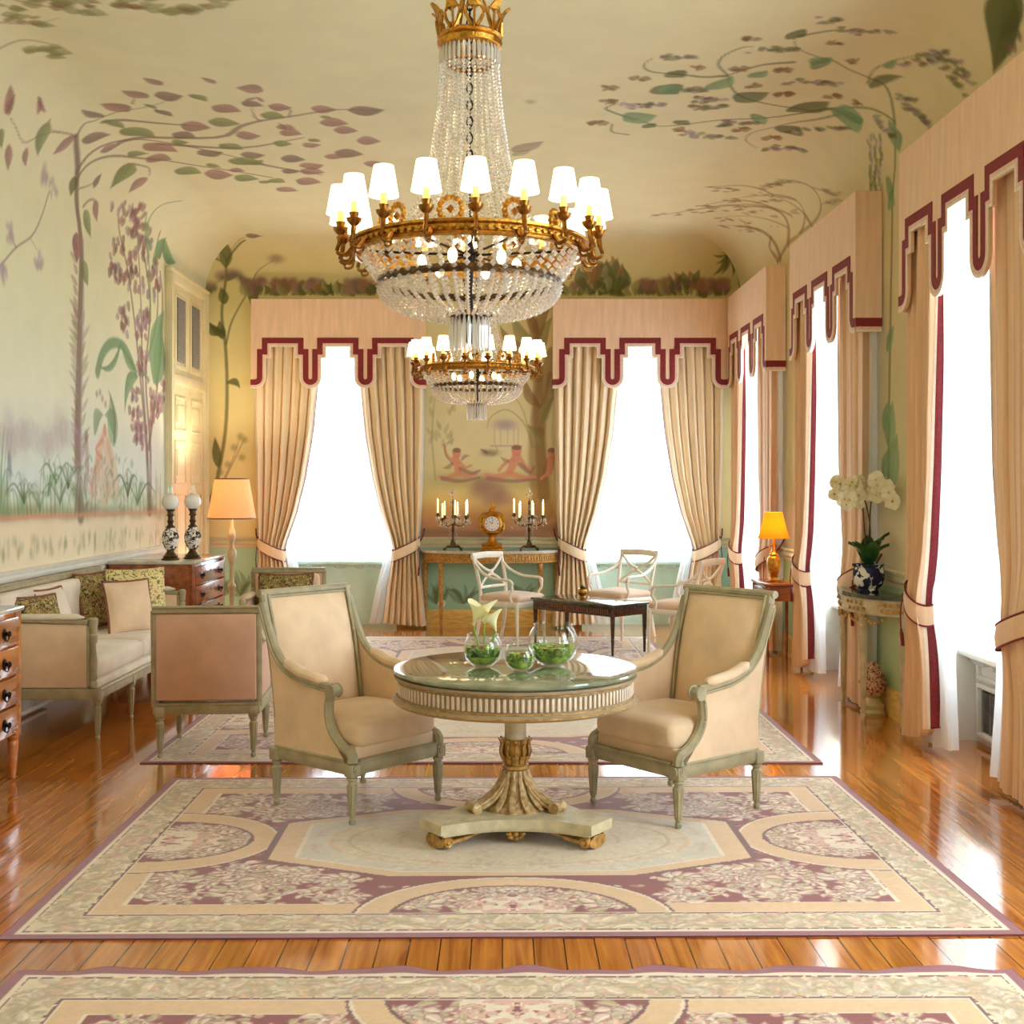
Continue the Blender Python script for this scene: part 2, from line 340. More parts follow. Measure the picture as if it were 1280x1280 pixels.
MURAL_L='''l 1 .85 .18 .05 9.62 1.38 9.55 1.91 9.6 2.93 9.62 3.58 9.36 4.03 8.92 4.27
l 6 .6 .05 .03 9.68 1.38 9.62 1.91 9.68 2.94 9.68 3.59
l 1 .75 .03 .01 8.94 4.26 8.84 4.38 8.87 4.46 8.83 4.6 8.67 4.94 8.49 5.14
l 1 .75 .05 .02 9.32 4.05 9.31 4.25 9.41 4.47 9.73 4.96 10.24 5.44
l 1 .75 .07 .02 9.44 4.46 9.46 5.21 9.17 5.47 9.03 5.65 8.93 5.88 8.76 6.26 8.78 6.55
l 1 .75 .04 .03 9.38 4.02 9.42 4.17 9.6 4.33 10.08 4.59 10.5 5.18 10.69 5.42
l 1 .75 .02 .01 8.92 4.27 8.66 4.2 8.51 4.11 8.35 4 8.16 4.05 8.03 4.08
l 1 .75 .02 .01 8.46 4.24 8.55 4.19 8.71 4.21
l 1 .75 .07 .02 8.95 4.5 9.09 4.88 9.17 5.22
l 1 .75 .03 .01 9.03 5.65 8.93 5.63 8.72 5.65
l 1 .75 .03 .01 9.95 4.39 10.19 4.46 10.38 4.41
l 1 .75 .02 .01 9.49 3.96 9.64 4.03 9.7 4.09
l 1 .75 .03 .01 9.65 3.85 9.75 3.93 9.88 3.95 9.98 3.88
l 1 .75 .08 .02 9.64 4.72 9.75 5.34 9.46 5.91
l 1 .75 .02 .01 8.63 4.81 8.49 4.87
l 1 .75 .02 .02 8.93 5.88 8.78 5.92 8.7 5.86
l 1 .75 .07 .03 10.11 5.26 10.36 5.55 10.58 5.87
f 0 .8 .54 .05 8.92 4.27 8.82 4.05
f 0 .8 .21 -.07 8.3 4.21 8.08 4.32
f 0 .8 .15 .04 8.35 4.26 8.1 4.31
f 0 .8 .32 0 8 4.09 7.75 4.26
f 0 .8 .5 .08 7.96 4.08 7.89 4.23
f 0 .8 .69 .08 8.16 3.93 8.2 3.75
f 0 .8 .67 -.07 8.41 3.98 8.49 3.86
f 1 .8 .3 .09 8.87 4.54 8.59 4.45
f 0 .8 .8 -.1 8.81 4.73 8.6 4.58
f 1 .8 .56 -.03 9.03 4.27 9.23 4.46
f 0 .8 .69 -.01 9.4 4.29 9.48 4.46
f 1 .8 .52 .08 8.76 4.93 8.93 5.02
f 0 .8 .74 .02 8.49 4.97 8.33 4.82
f 1 .8 1.07 -.07 8.45 5.02 8.45 5.23
f 0 .8 .6 -.02 8.23 5.14 8.07 5.05
f 0 .8 .46 -.06 8.2 5.51 8.06 5.44
f 0 .8 1.07 -.11 8.35 5.81 8.28 5.63
f 0 .8 .98 0 8.68 5.37 8.81 5.56
f 1 .8 .89 -.04 8.58 5.61 8.68 5.75
f 0 .8 1.25 -.1 9.11 5.03 9.21 5.24
f 1 .8 1.19 .03 9.35 4.9 9.46 5.06
f 0 .8 .79 -.02 9.61 4.6 9.87 4.81
f 1 .8 .92 .01 9.94 4.95 9.87 5.18
f 0 .8 1.2 .08 9.42 5.38 9.42 5.58
f 0 .8 .95 .06 9.15 5.75 9.25 5.88
f 0 .8 1.06 -.09 8.67 5.78 8.72 5.95
f 0 .8 1.14 -.01 9.29 5.75 9.38 5.91
f 1 .8 1.03 -.1 9.94 5.3 9.96 5.51
f 0 .8 1.01 .06 9.96 4.51 10.11 4.69
f 0 .8 1.45 -.04 10.55 4.85 10.6 5.1
f 0 .8 1.17 .07 10.42 5.1 10.47 5.23
f 1 .8 1.16 .04 10.06 5.61 10.11 5.82
f 1 .8 1.07 -.07 10.44 5.55 10.5 5.7
f 0 .8 1.11 -.06 10.42 5.72 10.52 5.92
f 0 .8 1.26 -.04 10.77 5.62 10.86 5.84
f 0 .8 .98 -.01 11.06 5.39 11.18 5.57
f 0 .8 .91 .12 9.71 5.86 9.66 6.02
f 0 .8 1.08 .12 9.07 6.09 9.11 6.31
f 0 .8 1 -.09 8.72 6.08 8.76 6.27
f 1 .8 .86 -.08 8.78 6.34 8.76 6.62
f 0 .8 1.13 .03 9.25 6.17 9.29 6.36
f 1 .8 1.14 -.06 9.87 6.09 9.94 6.33
f 0 .8 1.27 .08 9.55 6.31 9.57 6.51
f 0 .8 1.08 .04 9.99 5.99 10.04 6.15
f 0 .8 1.08 -.06 10.21 6.29 10.24 6.48
f 0 .8 1.01 -.07 10.31 5.73 10.26 5.95
f 1 .8 .72 .09 9.74 4.03 9.71 4.17
f 0 .8 .89 -.07 10.4 4.39 10.39 4.17
f 0 .8 .31 -.06 8.49 5.73 8.59 5.62
f 0 .8 .28 -.02 8.59 5.76 8.45 5.73
f 0 .8 .16 -.06 9.27 5.79 9.05 5.77
f 2 .85 .56 .02 8.46 4.22 8.62 3.97
f 2 .85 .59 -.03 7.98 3.99 8.08 3.87
f 2 .85 .33 .05 8.92 4.51 9.2 4.58
f 2 .85 .71 .07 9.19 4.54 9.46 4.74
f 2 .85 .52 -.12 9.69 4.44 9.87 4.57
f 2 .85 .46 .11 8.63 4.89 8.76 4.95
f 2 .85 .61 .13 8.42 5.27 8.58 5.36
f 2 .85 1 .05 9.05 5.25 9.11 5.49
f 2 .85 1.13 .04 9.59 4.83 9.59 4.97
f 2 .85 .88 .01 9.64 5.2 9.8 5.36
f 2 .85 1.01 .06 8.87 5.68 8.95 5.86
f 2 .85 1 .13 10.11 5.16 10.26 5.41
f 2 .85 .68 -.13 10.21 4.97 10.36 5.05
f 2 .85 1.29 .14 10.43 4.62 10.55 4.83
f 2 .85 1.19 -.14 10.63 5.1 10.74 5.3
f 2 .85 1.19 -.11 9.59 5.64 9.64 5.79
f 2 .85 .71 .05 10.88 5.27 10.8 5.4
f 2 .85 .83 -.1 8.91 6.12 8.95 6.21
f 2 .85 .93 .02 9.51 5.93 9.57 6.03
f 2 .85 1.17 .13 10.77 5.37 10.86 5.51
f 2 .85 .8 -.15 10.19 5.25 10.11 5.46
f 2 .9 .9 .25 9.91 4.39 10.02 4.1
f 3 .8 .97 .1 9.32 4.02 9.36 3.86
f 2 .8 .66 .05 9.68 3.83 9.86 3.64
f 0 .8 .54 .05 9.84 3.95 10.01 3.8
f 0 .9 .85 0 9.53 3.62 9.53 3.37
f 2 .8 .77 0 9.66 3.42 9.79 3.23
f 0 .5 .63 0 9.55 3.47 9.45 3.54
f 0 .5 .34 0 9.55 3.38 9.37 3.44
f 0 .5 .6 0 9.55 3.29 9.45 3.36
f 0 .5 .35 0 9.55 3.2 9.38 3.26
f 0 .5 .56 0 9.55 3.12 9.44 3.19
f 0 .5 .54 0 9.55 3.03 9.44 3.1
f 0 .5 .58 0 9.55 2.94 9.45 3.01
f 0 .5 .45 0 9.55 2.85 9.42 2.92
f 0 .5 .57 0 9.55 2.76 9.45 2.83
f 0 .5 .24 0 9.57 2.99 9.35 3.07
f 0 .5 .4 0 9.57 2.93 9.43 3.03
f 0 .5 .29 0 9.57 2.88 9.38 2.96
f 6 .45 .41 0 9.62 2.88 9.72 3.03
f 11 .5 .3 0 9.57 2.82 9.39 2.91
f 11 .5 .23 0 9.57 2.76 9.34 2.85
f 6 .45 .22 0 9.62 2.77 9.85 2.93
f 11 .5 .26 0 9.57 2.7 9.36 2.79
f 0 .5 .22 0 9.57 2.65 9.33 2.73
f 11 .45 .37 0 9.62 2.65 9.74 2.79
f 11 .5 .27 0 9.57 2.59 9.37 2.68
f 6 .5 .27 0 9.57 2.53 9.38 2.62
f 11 .45 .27 0 9.62 2.54 9.81 2.69
f 11 .5 .29 0 9.57 2.47 9.39 2.57
f 11 .45 .25 0 9.62 2.48 9.82 2.63
f 6 .5 .22 0 9.57 2.42 9.33 2.51
f 11 .5 .42 0 9.57 2.36 9.45 2.46
f 6 .45 .24 0 9.62 2.36 9.83 2.51
f 6 .5 .26 0 9.57 2.3 9.37 2.4
f 11 .45 .41 0 9.62 2.31 9.73 2.44
f 11 .5 .39 0 9.57 2.24 9.44 2.35
f 0 .5 .41 0 9.57 2.19 9.45 2.29
f 6 .45 .27 0 9.62 2.19 9.81 2.33
f 11 .5 .29 0 9.57 2.13 9.39 2.23
f 0 .5 .3 0 9.57 2.07 9.4 2.18
f 11 .45 .38 0 9.62 2.08 9.75 2.21
f 6 .5 .25 0 9.57 2.02 9.37 2.12
f 0 .5 .31 0 9.57 1.96 9.41 2.06
f 11 .45 .23 0 9.62 1.96 9.85 2.1
f 0 .5 .35 0 9.57 1.9 9.43 2.01
f 11 .45 .24 0 9.62 1.9 9.84 2.04
f 11 .5 .3 0 9.57 1.84 9.4 1.95
f 11 .45 .39 0 9.62 1.84 9.75 1.98
f 11 .5 .42 0 9.57 1.78 9.46 1.9
f 6 .45 .46 0 9.62 1.79 9.72 1.92
f 0 .5 .31 0 9.57 1.73 9.41 1.84
f 11 .45 .24 0 9.62 1.73 9.85 1.86
f 11 .5 .22 0 9.57 1.67 9.35 1.78
f 6 .5 .37 0 9.57 1.61 9.44 1.73
f 6 .45 .23 0 9.62 1.61 9.85 1.75
f 11 .5 .24 0 9.57 1.55 9.37 1.67
f 6 .45 .38 0 9.62 1.55 9.76 1.69
f 0 .5 .29 0 9.57 1.5 9.4 1.61
f 11 .5 .35 0 9.57 1.44 9.44 1.56
f 6 .5 .39 0 9.57 1.38 9.45 1.5
f 6 .45 .23 0 9.62 1.38 9.86 1.51
l 1 .7 .02 .02 8.07 3.08 8.34 3.26 8.62 3.4 8.8 3.58 8.95 3.8
l 1 .7 .01 .01 8.59 3.38 8.71 3.32
l 1 .7 .02 .01 8.34 3.26 8.27 3.31
b 6 .55 .02 .04 8.87 3.85
b 6 .55 .03 .04 8.84 3.87
b 6 .55 .03 .04 8.8 3.84
b 6 .55 .03 .03 8.87 3.88
b 6 .55 .04 .04 8.79 3.87
b 6 .55 .03 .03 8.79 3.9
b 6 .55 .02 .04 8.76 3.94
b 6 .55 .03 .04 8.84 3.89
b 6 .55 .02 .04 8.8 3.93
b 6 .55 .03 .03 9.09 3.82
b 6 .55 .02 .04 8.93 3.86
b 6 .55 .02 .03 9.07 3.83
b 6 .55 .02 .04 8.99 3.79
b 6 .55 .03 .03 9.03 3.85
b 6 .55 .02 .03 8.99 3.88
b 6 .55 .02 .04 8.96 3.88
b 6 .55 .03 .04 8.23 3.3
b 6 .55 .03 .04 8.28 3.31
b 6 .55 .03 .04 8.27 3.33
b 6 .55 .03 .04 8.26 3.39
b 6 .55 .03 .03 8.2 3.38
b 6 .55 .03 .03 8.24 3.33
b 6 .55 .02 .04 8.24 3.36
b 6 .55 .02 .03 8.19 3.29
b 6 .55 .02 .04 8.79 3.23
b 6 .55 .02 .04 8.74 3.23
b 6 .55 .03 .04 8.82 3.25
b 6 .55 .03 .04 8.72 3.21
b 6 .55 .03 .03 8.68 3.23
b 6 .55 .03 .03 8.76 3.21
b 6 .55 .03 .04 8.76 3.29
b 6 .55 .03 .03 8.71 3.2
b 6 .55 .03 .04 8.79 3.22
b 6 .55 .03 .04 8.13 3
b 6 .55 .02 .04 8.18 3.05
b 6 .55 .03 .03 8.11 3.02
b 6 .55 .03 .04 8.07 3.06
b 6 .55 .04 .04 8.14 3.07
b 6 .55 .03 .04 8.11 3.08
b 6 .55 .03 .03 8.13 3.08
b 6 .55 .03 .04 8.11 3.06
l 1 .75 .08 .03 11.47 1.35 11.39 1.97 11.22 2.56 11.02 3.13 10.79 3.6 10.45 3.96
l 1 .75 .08 .02 11.5 1.35 11.42 1.97 11.27 2.64 11.22 3.31 11.08 3.88 10.6 4.12
l 1 .75 .09 .04 11.52 1.35 11.52 1.97 11.37 2.65 11.52 3.35 11.24 3.91
l 1 .75 .08 .04 11.47 1.97 11.79 2.69 11.93 3.41 11.85 3.72
l 1 .75 .06 .03 11.27 2.64 11.74 3.23 11.71 3.77 11.56 4.07
f 6 .7 1.65 0 10.51 3.38 10.47 3.45
f 6 .7 1.39 0 10.47 3.46 10.42 3.52
f 1 .7 .93 0 10.58 3.4 10.64 3.49
f 6 .7 1.47 0 10.45 3.48 10.4 3.54
f 6 .7 1.72 0 10.38 3.48 10.38 3.55
f 6 .7 1.14 0 10.56 3.5 10.61 3.58
f 0 .7 1.77 0 10.57 3.37 10.55 3.44
f 1 .7 1.07 0 10.36 3.41 10.28 3.48
f 1 .7 1.42 0 10.46 3.4 10.49 3.48
f 0 .7 1.4 0 10.48 3.62 10.42 3.69
f 0 .7 1.61 0 10.67 3.67 10.62 3.74
f 1 .7 1 0 10.73 3.77 10.64 3.83
f 0 .7 1.49 0 10.46 3.7 10.4 3.76
f 1 .7 1.28 0 10.53 3.66 10.46 3.72
f 0 .7 1.43 0 10.54 3.72 10.57 3.8
f 0 .7 .84 0 10.66 3.65 10.73 3.75
f 1 .7 1.37 0 10.69 3.7 10.72 3.78
f 1 .7 .65 0 10.29 3.96 10.2 4.01
f 0 .7 .88 0 10.48 4.04 10.41 4.11
f 0 .7 1.34 0 10.62 3.9 10.58 3.98
f 6 .7 1.23 0 10.43 4 10.39 4.08
f 6 .7 .47 0 10.29 3.98 10.16 4.03
f 6 .7 .63 0 10.46 3.96 10.36 4.02
f 0 .7 1.4 0 10.55 3.91 10.52 3.99
f 1 .7 1.67 0 10.69 3.43 10.65 3.5
f 1 .7 1.49 0 10.81 3.48 10.83 3.57
f 0 .7 1.24 0 10.75 3.41 10.68 3.47
f 0 .7 .74 0 10.69 3.43 10.78 3.53
f 1 .7 1.67 0 10.64 3.47 10.6 3.54
f 1 .7 1.08 0 10.93 3.44 10.84 3.51
f 6 .7 1.36 0 10.88 3.37 10.82 3.44
f 0 .7 1.01 0 10.82 3.46 10.73 3.52
f 6 .7 1.33 0 10.95 3.99 10.91 4.07
f 0 .7 .68 0 10.79 4.04 10.7 4.11
f 0 .7 1.09 0 11 4.06 10.94 4.14
f 0 .7 .83 0 10.85 3.99 10.77 4.06
f 0 .7 .41 0 10.82 4.12 10.69 4.18
f 0 .7 .55 0 10.84 4.1 10.72 4.17
f 0 .7 .67 0 10.84 4.06 10.75 4.13
f 1 .7 1.28 0 11.06 3.97 11.02 4.05
f 0 .7 .61 0 10.81 4.04 10.7 4.11
f 6 .7 .51 0 10.95 3.96 10.82 4.02
f 0 .7 .52 0 10.86 4.12 10.75 4.19
f 0 .7 .58 0 10.92 4.12 10.81 4.19
f 0 .7 1.54 0 10.92 3.91 10.91 4
f 1 .7 1.24 0 11.02 3.88 10.97 3.95
f 1 .7 1.51 0 10.93 3.93 10.91 4.01
f 0 .7 .84 0 10.84 3.87 10.75 3.93
f 0 .7 .76 0 11 3.94 10.91 4.01
f 1 .7 1.48 0 10.89 3.85 10.91 3.94
f 6 .7 .61 0 10.8 3.87 10.68 3.92
f 0 .7 .48 0 10.93 3.98 10.79 4.04
f 0 .7 1.46 0 10.97 3.95 10.94 4.04
f 1 .7 .36 0 10.98 4 10.81 4.05
f 1 .7 .57 0 10.94 3.88 10.81 3.93
f 0 .7 1.24 0 10.99 3.87 10.94 3.94
f 0 .7 1.05 0 11.19 3.88 11.12 3.95
f 1 .7 1.84 0 11.3 3.71 11.3 3.79
f 0 .7 1.41 0 11.19 3.86 11.14 3.94
f 1 .7 .54 0 11.15 3.88 11.02 3.94
f 1 .7 1.2 0 11.18 3.8 11.11 3.87
f 6 .7 .91 0 11.28 3.88 11.2 3.94
f 6 .7 1.26 0 11.08 3.74 11.01 3.81
f 0 .7 .72 0 11.34 3.8 11.21 3.86
f 6 .7 1.75 0 11.09 3.75 11.08 3.83
f 1 .7 .65 0 11.28 3.88 11.16 3.94
f 1 .7 1.8 0 11.29 3.76 11.27 3.84
f 0 .7 1.41 0 11.09 3.69 11.02 3.76
f 0 .7 1.78 0 11.07 3.55 11.04 3.63
f 0 .7 .7 0 10.84 3.65 10.94 3.75
f 0 .7 .8 0 10.96 3.69 11.04 3.78
f 6 .7 .74 0 10.86 3.63 10.95 3.73
f 6 .7 .78 0 10.91 3.56 11 3.65
f 0 .7 1.06 0 10.88 3.66 10.94 3.75
f 0 .7 1.83 0 10.85 3.59 10.83 3.67
f 1 .7 1.67 0 10.93 3.54 10.94 3.62
f 0 .7 1.34 0 10.9 3.61 10.93 3.7
f 0 .7 .6 0 11.16 3.98 11.05 4.04
f 0 .7 1.25 0 11.34 3.84 11.28 3.91
f 0 .7 .6 0 11.18 3.99 11.06 4.05
f 0 .7 .38 0 11.27 4.01 11.11 4.06
f 6 .7 1.61 0 11.31 3.87 11.29 3.96
f 6 .7 1.61 0 11.26 3.88 11.26 3.96
f 1 .7 1.56 0 11.45 3.9 11.42 3.98
f 6 .7 1.66 0 11.47 3.85 11.47 3.94
f 0 .7 1.62 0 11.3 3.88 11.3 3.96
f 0 .7 .55 0 11.37 3.98 11.24 4.05
f 0 .7 1.04 0 11.58 3.65 11.65 3.75
f 1 .7 1.6 0 11.62 3.65 11.56 3.73
f 0 .7 1.89 0 11.73 3.75 11.72 3.83
f 6 .7 .98 0 11.57 3.61 11.64 3.71
f 1 .7 1.41 0 11.67 3.73 11.71 3.82
f 6 .7 1.29 0 11.46 3.72 11.39 3.79
f 6 .7 .75 0 11.68 3.66 11.78 3.77
f 0 .7 1.86 0 11.66 3.76 11.64 3.84
f 0 .7 1.66 0 11.75 3.54 11.69 3.62
f 6 .7 .97 0 11.8 3.58 11.88 3.68
f 0 .7 1.8 0 11.83 3.51 11.79 3.59
f 1 .7 1.85 0 11.47 3.59 11.44 3.67
f 1 .7 1.75 0 11.78 3.51 11.79 3.6
f 0 .7 1.05 0 11.77 3.55 11.67 3.62
f 0 .7 1.57 0 11.74 3.55 11.68 3.62
f 0 .7 1.5 0 11.67 3.64 11.61 3.72
f 6 .7 .79 0 10.7 3.15 10.78 3.24
f 0 .7 1.77 0 10.64 3.12 10.62 3.2
f 0 .7 1.7 0 10.76 3.01 10.73 3.08
f 1 .7 1.09 0 10.73 3.14 10.65 3.2
f 0 .7 1.13 0 10.82 3.19 10.88 3.28
f 6 .7 1.74 0 10.6 3.12 10.6 3.2
f 0 .7 1.19 0 10.65 2.99 10.7 3.07
f 6 .7 1.04 0 10.81 3.05 10.87 3.14
f 0 .7 1.32 0 10.7 3.11 10.74 3.19
f 6 .7 1.75 0 10.54 3.06 10.53 3.13
f 0 .7 1.65 0 10.76 3.05 10.78 3.13
f 1 .7 1.64 0 10.76 3.07 10.78 3.15
f 1 .7 .93 0 10.62 2.99 10.69 3.08
f 0 .7 1.21 0 10.74 2.98 10.67 3.05
f 6 .7 1.36 0 10.79 2.93 10.82 3.02
f 0 .7 1.37 0 10.7 3.09 10.64 3.16
f 1 .7 1.24 0 11.29 3.18 11.34 3.27
f 0 .7 1.43 0 11.11 3.06 11.14 3.15
f 0 .7 1.19 0 11.19 3.01 11.24 3.1
f 1 .7 1.83 0 11.13 3.12 11.11 3.2
f 0 .7 1.62 0 11.1 3.09 11.12 3.17
f 0 .7 1.31 0 11.35 3.08 11.4 3.17
f 0 .7 1.56 0 11.39 3.11 11.34 3.18
f 6 .7 1.47 0 11.21 3.18 11.15 3.25
f 1 .7 1.63 0 11.42 3.15 11.45 3.23
f 1 .7 1.25 0 11.29 3.11 11.34 3.19
f 0 .7 1.4 0 11.21 2.99 11.24 3.08
f 0 .7 1.6 0 11.38 3.1 11.33 3.18
f 6 .7 1.91 0 11.44 3.24 11.43 3.32
f 0 .7 1.64 0 11.44 3.19 11.39 3.27
f 0 .7 1.33 0 11.4 3.16 11.33 3.23
f 0 .7 1.03 0 11.43 3.19 11.34 3.26
f 6 .7 1.36 0 11.41 3.2 11.35 3.28
f 1 .7 1.88 0 11.45 3.2 11.42 3.28
f 0 .7 1.03 0 11.35 3.13 11.25 3.2
f 0 .7 1.25 0 11.47 3.18 11.52 3.27
f 0 .7 1.2 0 11.38 3.21 11.43 3.31
f 6 .7 1.27 0 11.09 3.08 11.13 3.17
f 6 .7 1.88 0 11.32 3.07 11.31 3.15
f 6 .7 1.24 0 11.24 3.03 11.17 3.1
f 6 .7 1.34 0 11.19 3.05 11.12 3.13
f 0 .7 1.72 0 11.23 3.04 11.24 3.12
f 0 .7 1.79 0 11.1 2.96 11.1 3.05
f 0 .7 1.05 0 11.07 2.95 11.13 3.04
f 0 .7 1.59 0 11.36 2.98 11.38 3.06
f 6 .7 1.88 0 11.39 3.13 11.37 3.21
f 0 .7 .85 0 11.2 2.67 11.29 2.76
f 1 .7 1.12 0 11.19 2.76 11.25 2.85
f 0 .7 1.1 0 11.34 2.67 11.4 2.76
f 6 .7 1.31 0 11.37 2.81 11.41 2.9
f 1 .7 1.74 0 11.2 2.84 11.17 2.92
f 0 .7 1.72 0 11.23 2.78 11.25 2.86
f 0 .7 1.15 0 11.29 2.8 11.21 2.88
f 0 .7 1.57 0 11.18 2.67 11.13 2.74
f 6 .7 1.89 0 11.49 2.79 11.48 2.87
f 6 .7 1.49 0 11.34 2.66 11.38 2.75
f 1 .7 1.75 0 11.27 2.71 11.24 2.78
f 0 .7 1.44 0 11.33 2.76 11.37 2.84
f 6 .7 1.43 0 11.2 2.62 11.23 2.7
f 0 .7 1.79 0 11.18 2.66 11.19 2.74
f 1 .7 1.77 0 11.21 2.63 11.18 2.71
f 0 .7 1.76 0 11.14 2.7 11.12 2.78
f 6 .7 1.86 0 11.44 2.58 11.43 2.66
f 6 .7 1.26 0 11 2.37 10.94 2.45
f 1 .7 1.54 0 10.98 2.38 10.94 2.45
f 0 .7 1.47 0 11.15 2.29 11.11 2.36
f 0 .7 1.79 0 10.97 2.44 10.97 2.52
f 1 .7 .93 0 10.92 2.26 10.83 2.33
f 0 .7 .87 0 11.04 2.38 11.12 2.47
f 1 .7 1.74 0 11.1 2.45 11.08 2.53
f 0 .7 1.81 0 11.15 2.45 11.16 2.53
f 6 .7 1.81 0 11.09 2.37 11.08 2.45
f 0 .7 1.68 0 11.59 2.34 11.55 2.42
f 0 .7 1.93 0 11.84 2.31 11.83 2.4
f 6 .7 .78 0 11.88 2.48 11.99 2.57
f 1 .7 1.83 0 11.59 2.42 11.6 2.5
f 1 .7 1.47 0 11.58 2.39 11.53 2.47
f 6 .7 .96 0 11.58 2.36 11.66 2.45
f 0 .7 1.05 0 11.87 2.34 11.95 2.44
f 0 .7 1.27 0 11.65 2.29 11.58 2.37
f 0 .7 1.37 0 11.8 2.36 11.73 2.44
f 1 .7 1.51 0 11.75 2.4 11.79 2.49
f 0 .7 1.2 0 11.56 2.47 11.48 2.55
f 0 .7 .98 0 11.59 2.45 11.67 2.54
f 6 .7 1.64 0 11.78 2.44 11.81 2.53
f 1 .7 1.12 0 11.7 2.35 11.62 2.43
f 1 .7 .83 0 12.04 2.48 12.14 2.58
f 1 .7 .78 0 11.68 2.59 11.78 2.68
f 1 .7 1.82 0 11.96 2.42 11.93 2.51
f 6 .7 1.89 0 11.9 2.59 11.91 2.68
f 6 .7 1.93 0 11.96 2.6 11.94 2.68
f 0 .7 1.94 0 11.87 2.42 11.87 2.5
f 6 .7 1.81 0 11.85 2.45 11.87 2.54
f 6 .7 1.75 0 11.88 2.38 11.9 2.47
f 0 .7 .78 0 11.93 2.55 12.04 2.65
f 0 .7 1.11 0 11.86 2.42 11.77 2.5
f 6 .7 1.44 0 11.15 2.23 11.1 2.31
f 0 .7 1.5 0 10.94 2.1 10.97 2.18
f 0 .7 1.77 0 11.15 2.1 11.13 2.18
f 0 .7 1.73 0 10.98 2.23 10.99 2.31
f 0 .7 1.02 0 11.15 2.25 11.07 2.33
f 0 .7 1.57 0 11.16 2.23 11.12 2.31
f 6 .7 1.07 0 11.04 2.07 11.11 2.16
f 6 .7 1.76 0 11.23 2.24 11.21 2.33
f 1 .7 1.81 0 11.11 2.12 11.11 2.2
f 0 .7 1.3 0 11 2.2 10.94 2.28
f 6 .7 1.77 0 11.18 2.24 11.19 2.32
f 0 .7 1.71 0 11.01 2.25 10.98 2.33
f 0 .7 .98 0 11.22 2.13 11.3 2.21
f 0 .7 1.4 0 11.14 2.05 11.08 2.13
f 6 .7 1.55 0 11.16 2.1 11.19 2.18
f 0 .7 1.63 0 11.13 2.17 11.15 2.25
f 0 .7 .83 0 11.21 2 11.31 2.09
f 0 .7 .92 0 11.01 2.12 11.1 2.21
f 0 .7 1.12 0 11.11 2.01 11.04 2.09
f 6 .7 1.33 0 11.28 2.02 11.22 2.1
f 0 .7 1.61 0 11.04 2 11.01 2.08
f 0 .7 1.15 0 11.25 2.09 11.18 2.17
f 0 .7 1.1 0 11.55 2.16 11.47 2.24
f 0 .7 1.4 0 11.54 2.26 11.59 2.35
f 0 .7 1.08 0 11.51 2.19 11.59 2.28
f 0 .7 1.92 0 11.75 2.26 11.74 2.35
f 1 .7 .82 0 11.71 2.27 11.82 2.37
f 6 .7 1.73 0 11.8 2.27 11.76 2.35
f 0 .7 1.01 0 11.59 2.22 11.67 2.31
f 1 .7 1.12 0 11.73 2.33 11.8 2.42
f 0 .7 1.71 0 11.56 2.32 11.59 2.41
f 0 .7 1.06 0 11.19 2.04 11.27 2.12
f 0 .7 1.31 0 11.23 2.11 11.17 2.19
f 6 .7 1.5 0 11.35 2.12 11.3 2.21
f 0 .7 1.15 0 11.35 2.1 11.42 2.19
f 6 .7 1.02 0 11.13 2.03 11.21 2.11
f 1 .7 1.32 0 11.12 1.98 11.07 2.06
f 0 .7 1.13 0 11.24 2 11.17 2.07
f 6 .7 1.84 0 11.34 2.02 11.33 2.11
f 0 .7 1.35 0 11.29 1.94 11.24 2.02
f 6 .7 1.78 0 10.56 3.5 10.54 3.58
f 1 .7 .79 0 10.46 3.46 10.54 3.55
f 0 .7 1.71 0 10.38 3.47 10.38 3.55
f 1 .7 .91 0 10.34 3.43 10.4 3.51
f 0 .7 1.55 0 10.38 3.49 10.39 3.56
f 0 .7 1.67 0 10.59 3.44 10.6 3.52
f 1 .7 1.07 0 10.45 3.47 10.5 3.56
f 6 .7 1.33 0 10.34 3.55 10.36 3.63
f 0 .7 1.21 0 11.31 3.5 11.23 3.57
f 1 .7 .76 0 11.4 3.39 11.5 3.49
f 0 .7 1.94 0 11.54 3.56 11.52 3.65
f 6 .7 1.87 0 11.29 3.46 11.28 3.54
f 6 .7 1.39 0 11.33 3.42 11.26 3.49
f 1 .7 1.14 0 11.62 3.44 11.68 3.54
f 6 .7 .88 0 11.61 3.38 11.69 3.48
f 6 .7 1.57 0 11.45 3.4 11.47 3.49
f 6 .7 .39 0 10.82 4.01 10.67 4.06
f 1 .7 .95 0 10.64 3.99 10.58 4.06
f 1 .7 .37 0 10.59 4 10.44 4.05
f 6 .7 1.27 0 10.77 3.98 10.73 4.06
f 0 .7 1.33 0 10.74 4 10.71 4.09
f 0 .7 .38 0 10.8 4.04 10.65 4.09
f 6 .7 .34 0 10.69 4.05 10.53 4.1
f 1 .7 .6 0 10.74 4.03 10.64 4.09
f 0 .7 1.85 0 11.05 3.37 11.04 3.45
f 1 .7 1.42 0 10.94 3.54 10.88 3.61
f 0 .7 1.83 0 11.1 3.53 11.1 3.61
f 0 .7 1.51 0 11 3.5 10.95 3.57
f 0 .7 .87 0 11.12 3.39 11.19 3.48
f 0 .7 1.58 0 11.07 3.43 11.02 3.5
f 1 .7 1.43 0 11.09 3.57 11.03 3.64
f 1 .7 1.77 0 10.95 3.52 10.91 3.59
f 4 .85 .23 .1 11.07 2.68 10.61 2.89
f 4 .85 .11 .19 10.65 2.91 10 2.62
f 4 .85 .3 -.25 11.14 2.62 10.74 2.23
f 4 .85 .14 .14 11.22 2.65 11.5 2.57
f 4 .85 .52 .1 11.63 2.59 11.99 3.36
f 4 .85 .64 -.1 11.71 2.6 11.85 3.24
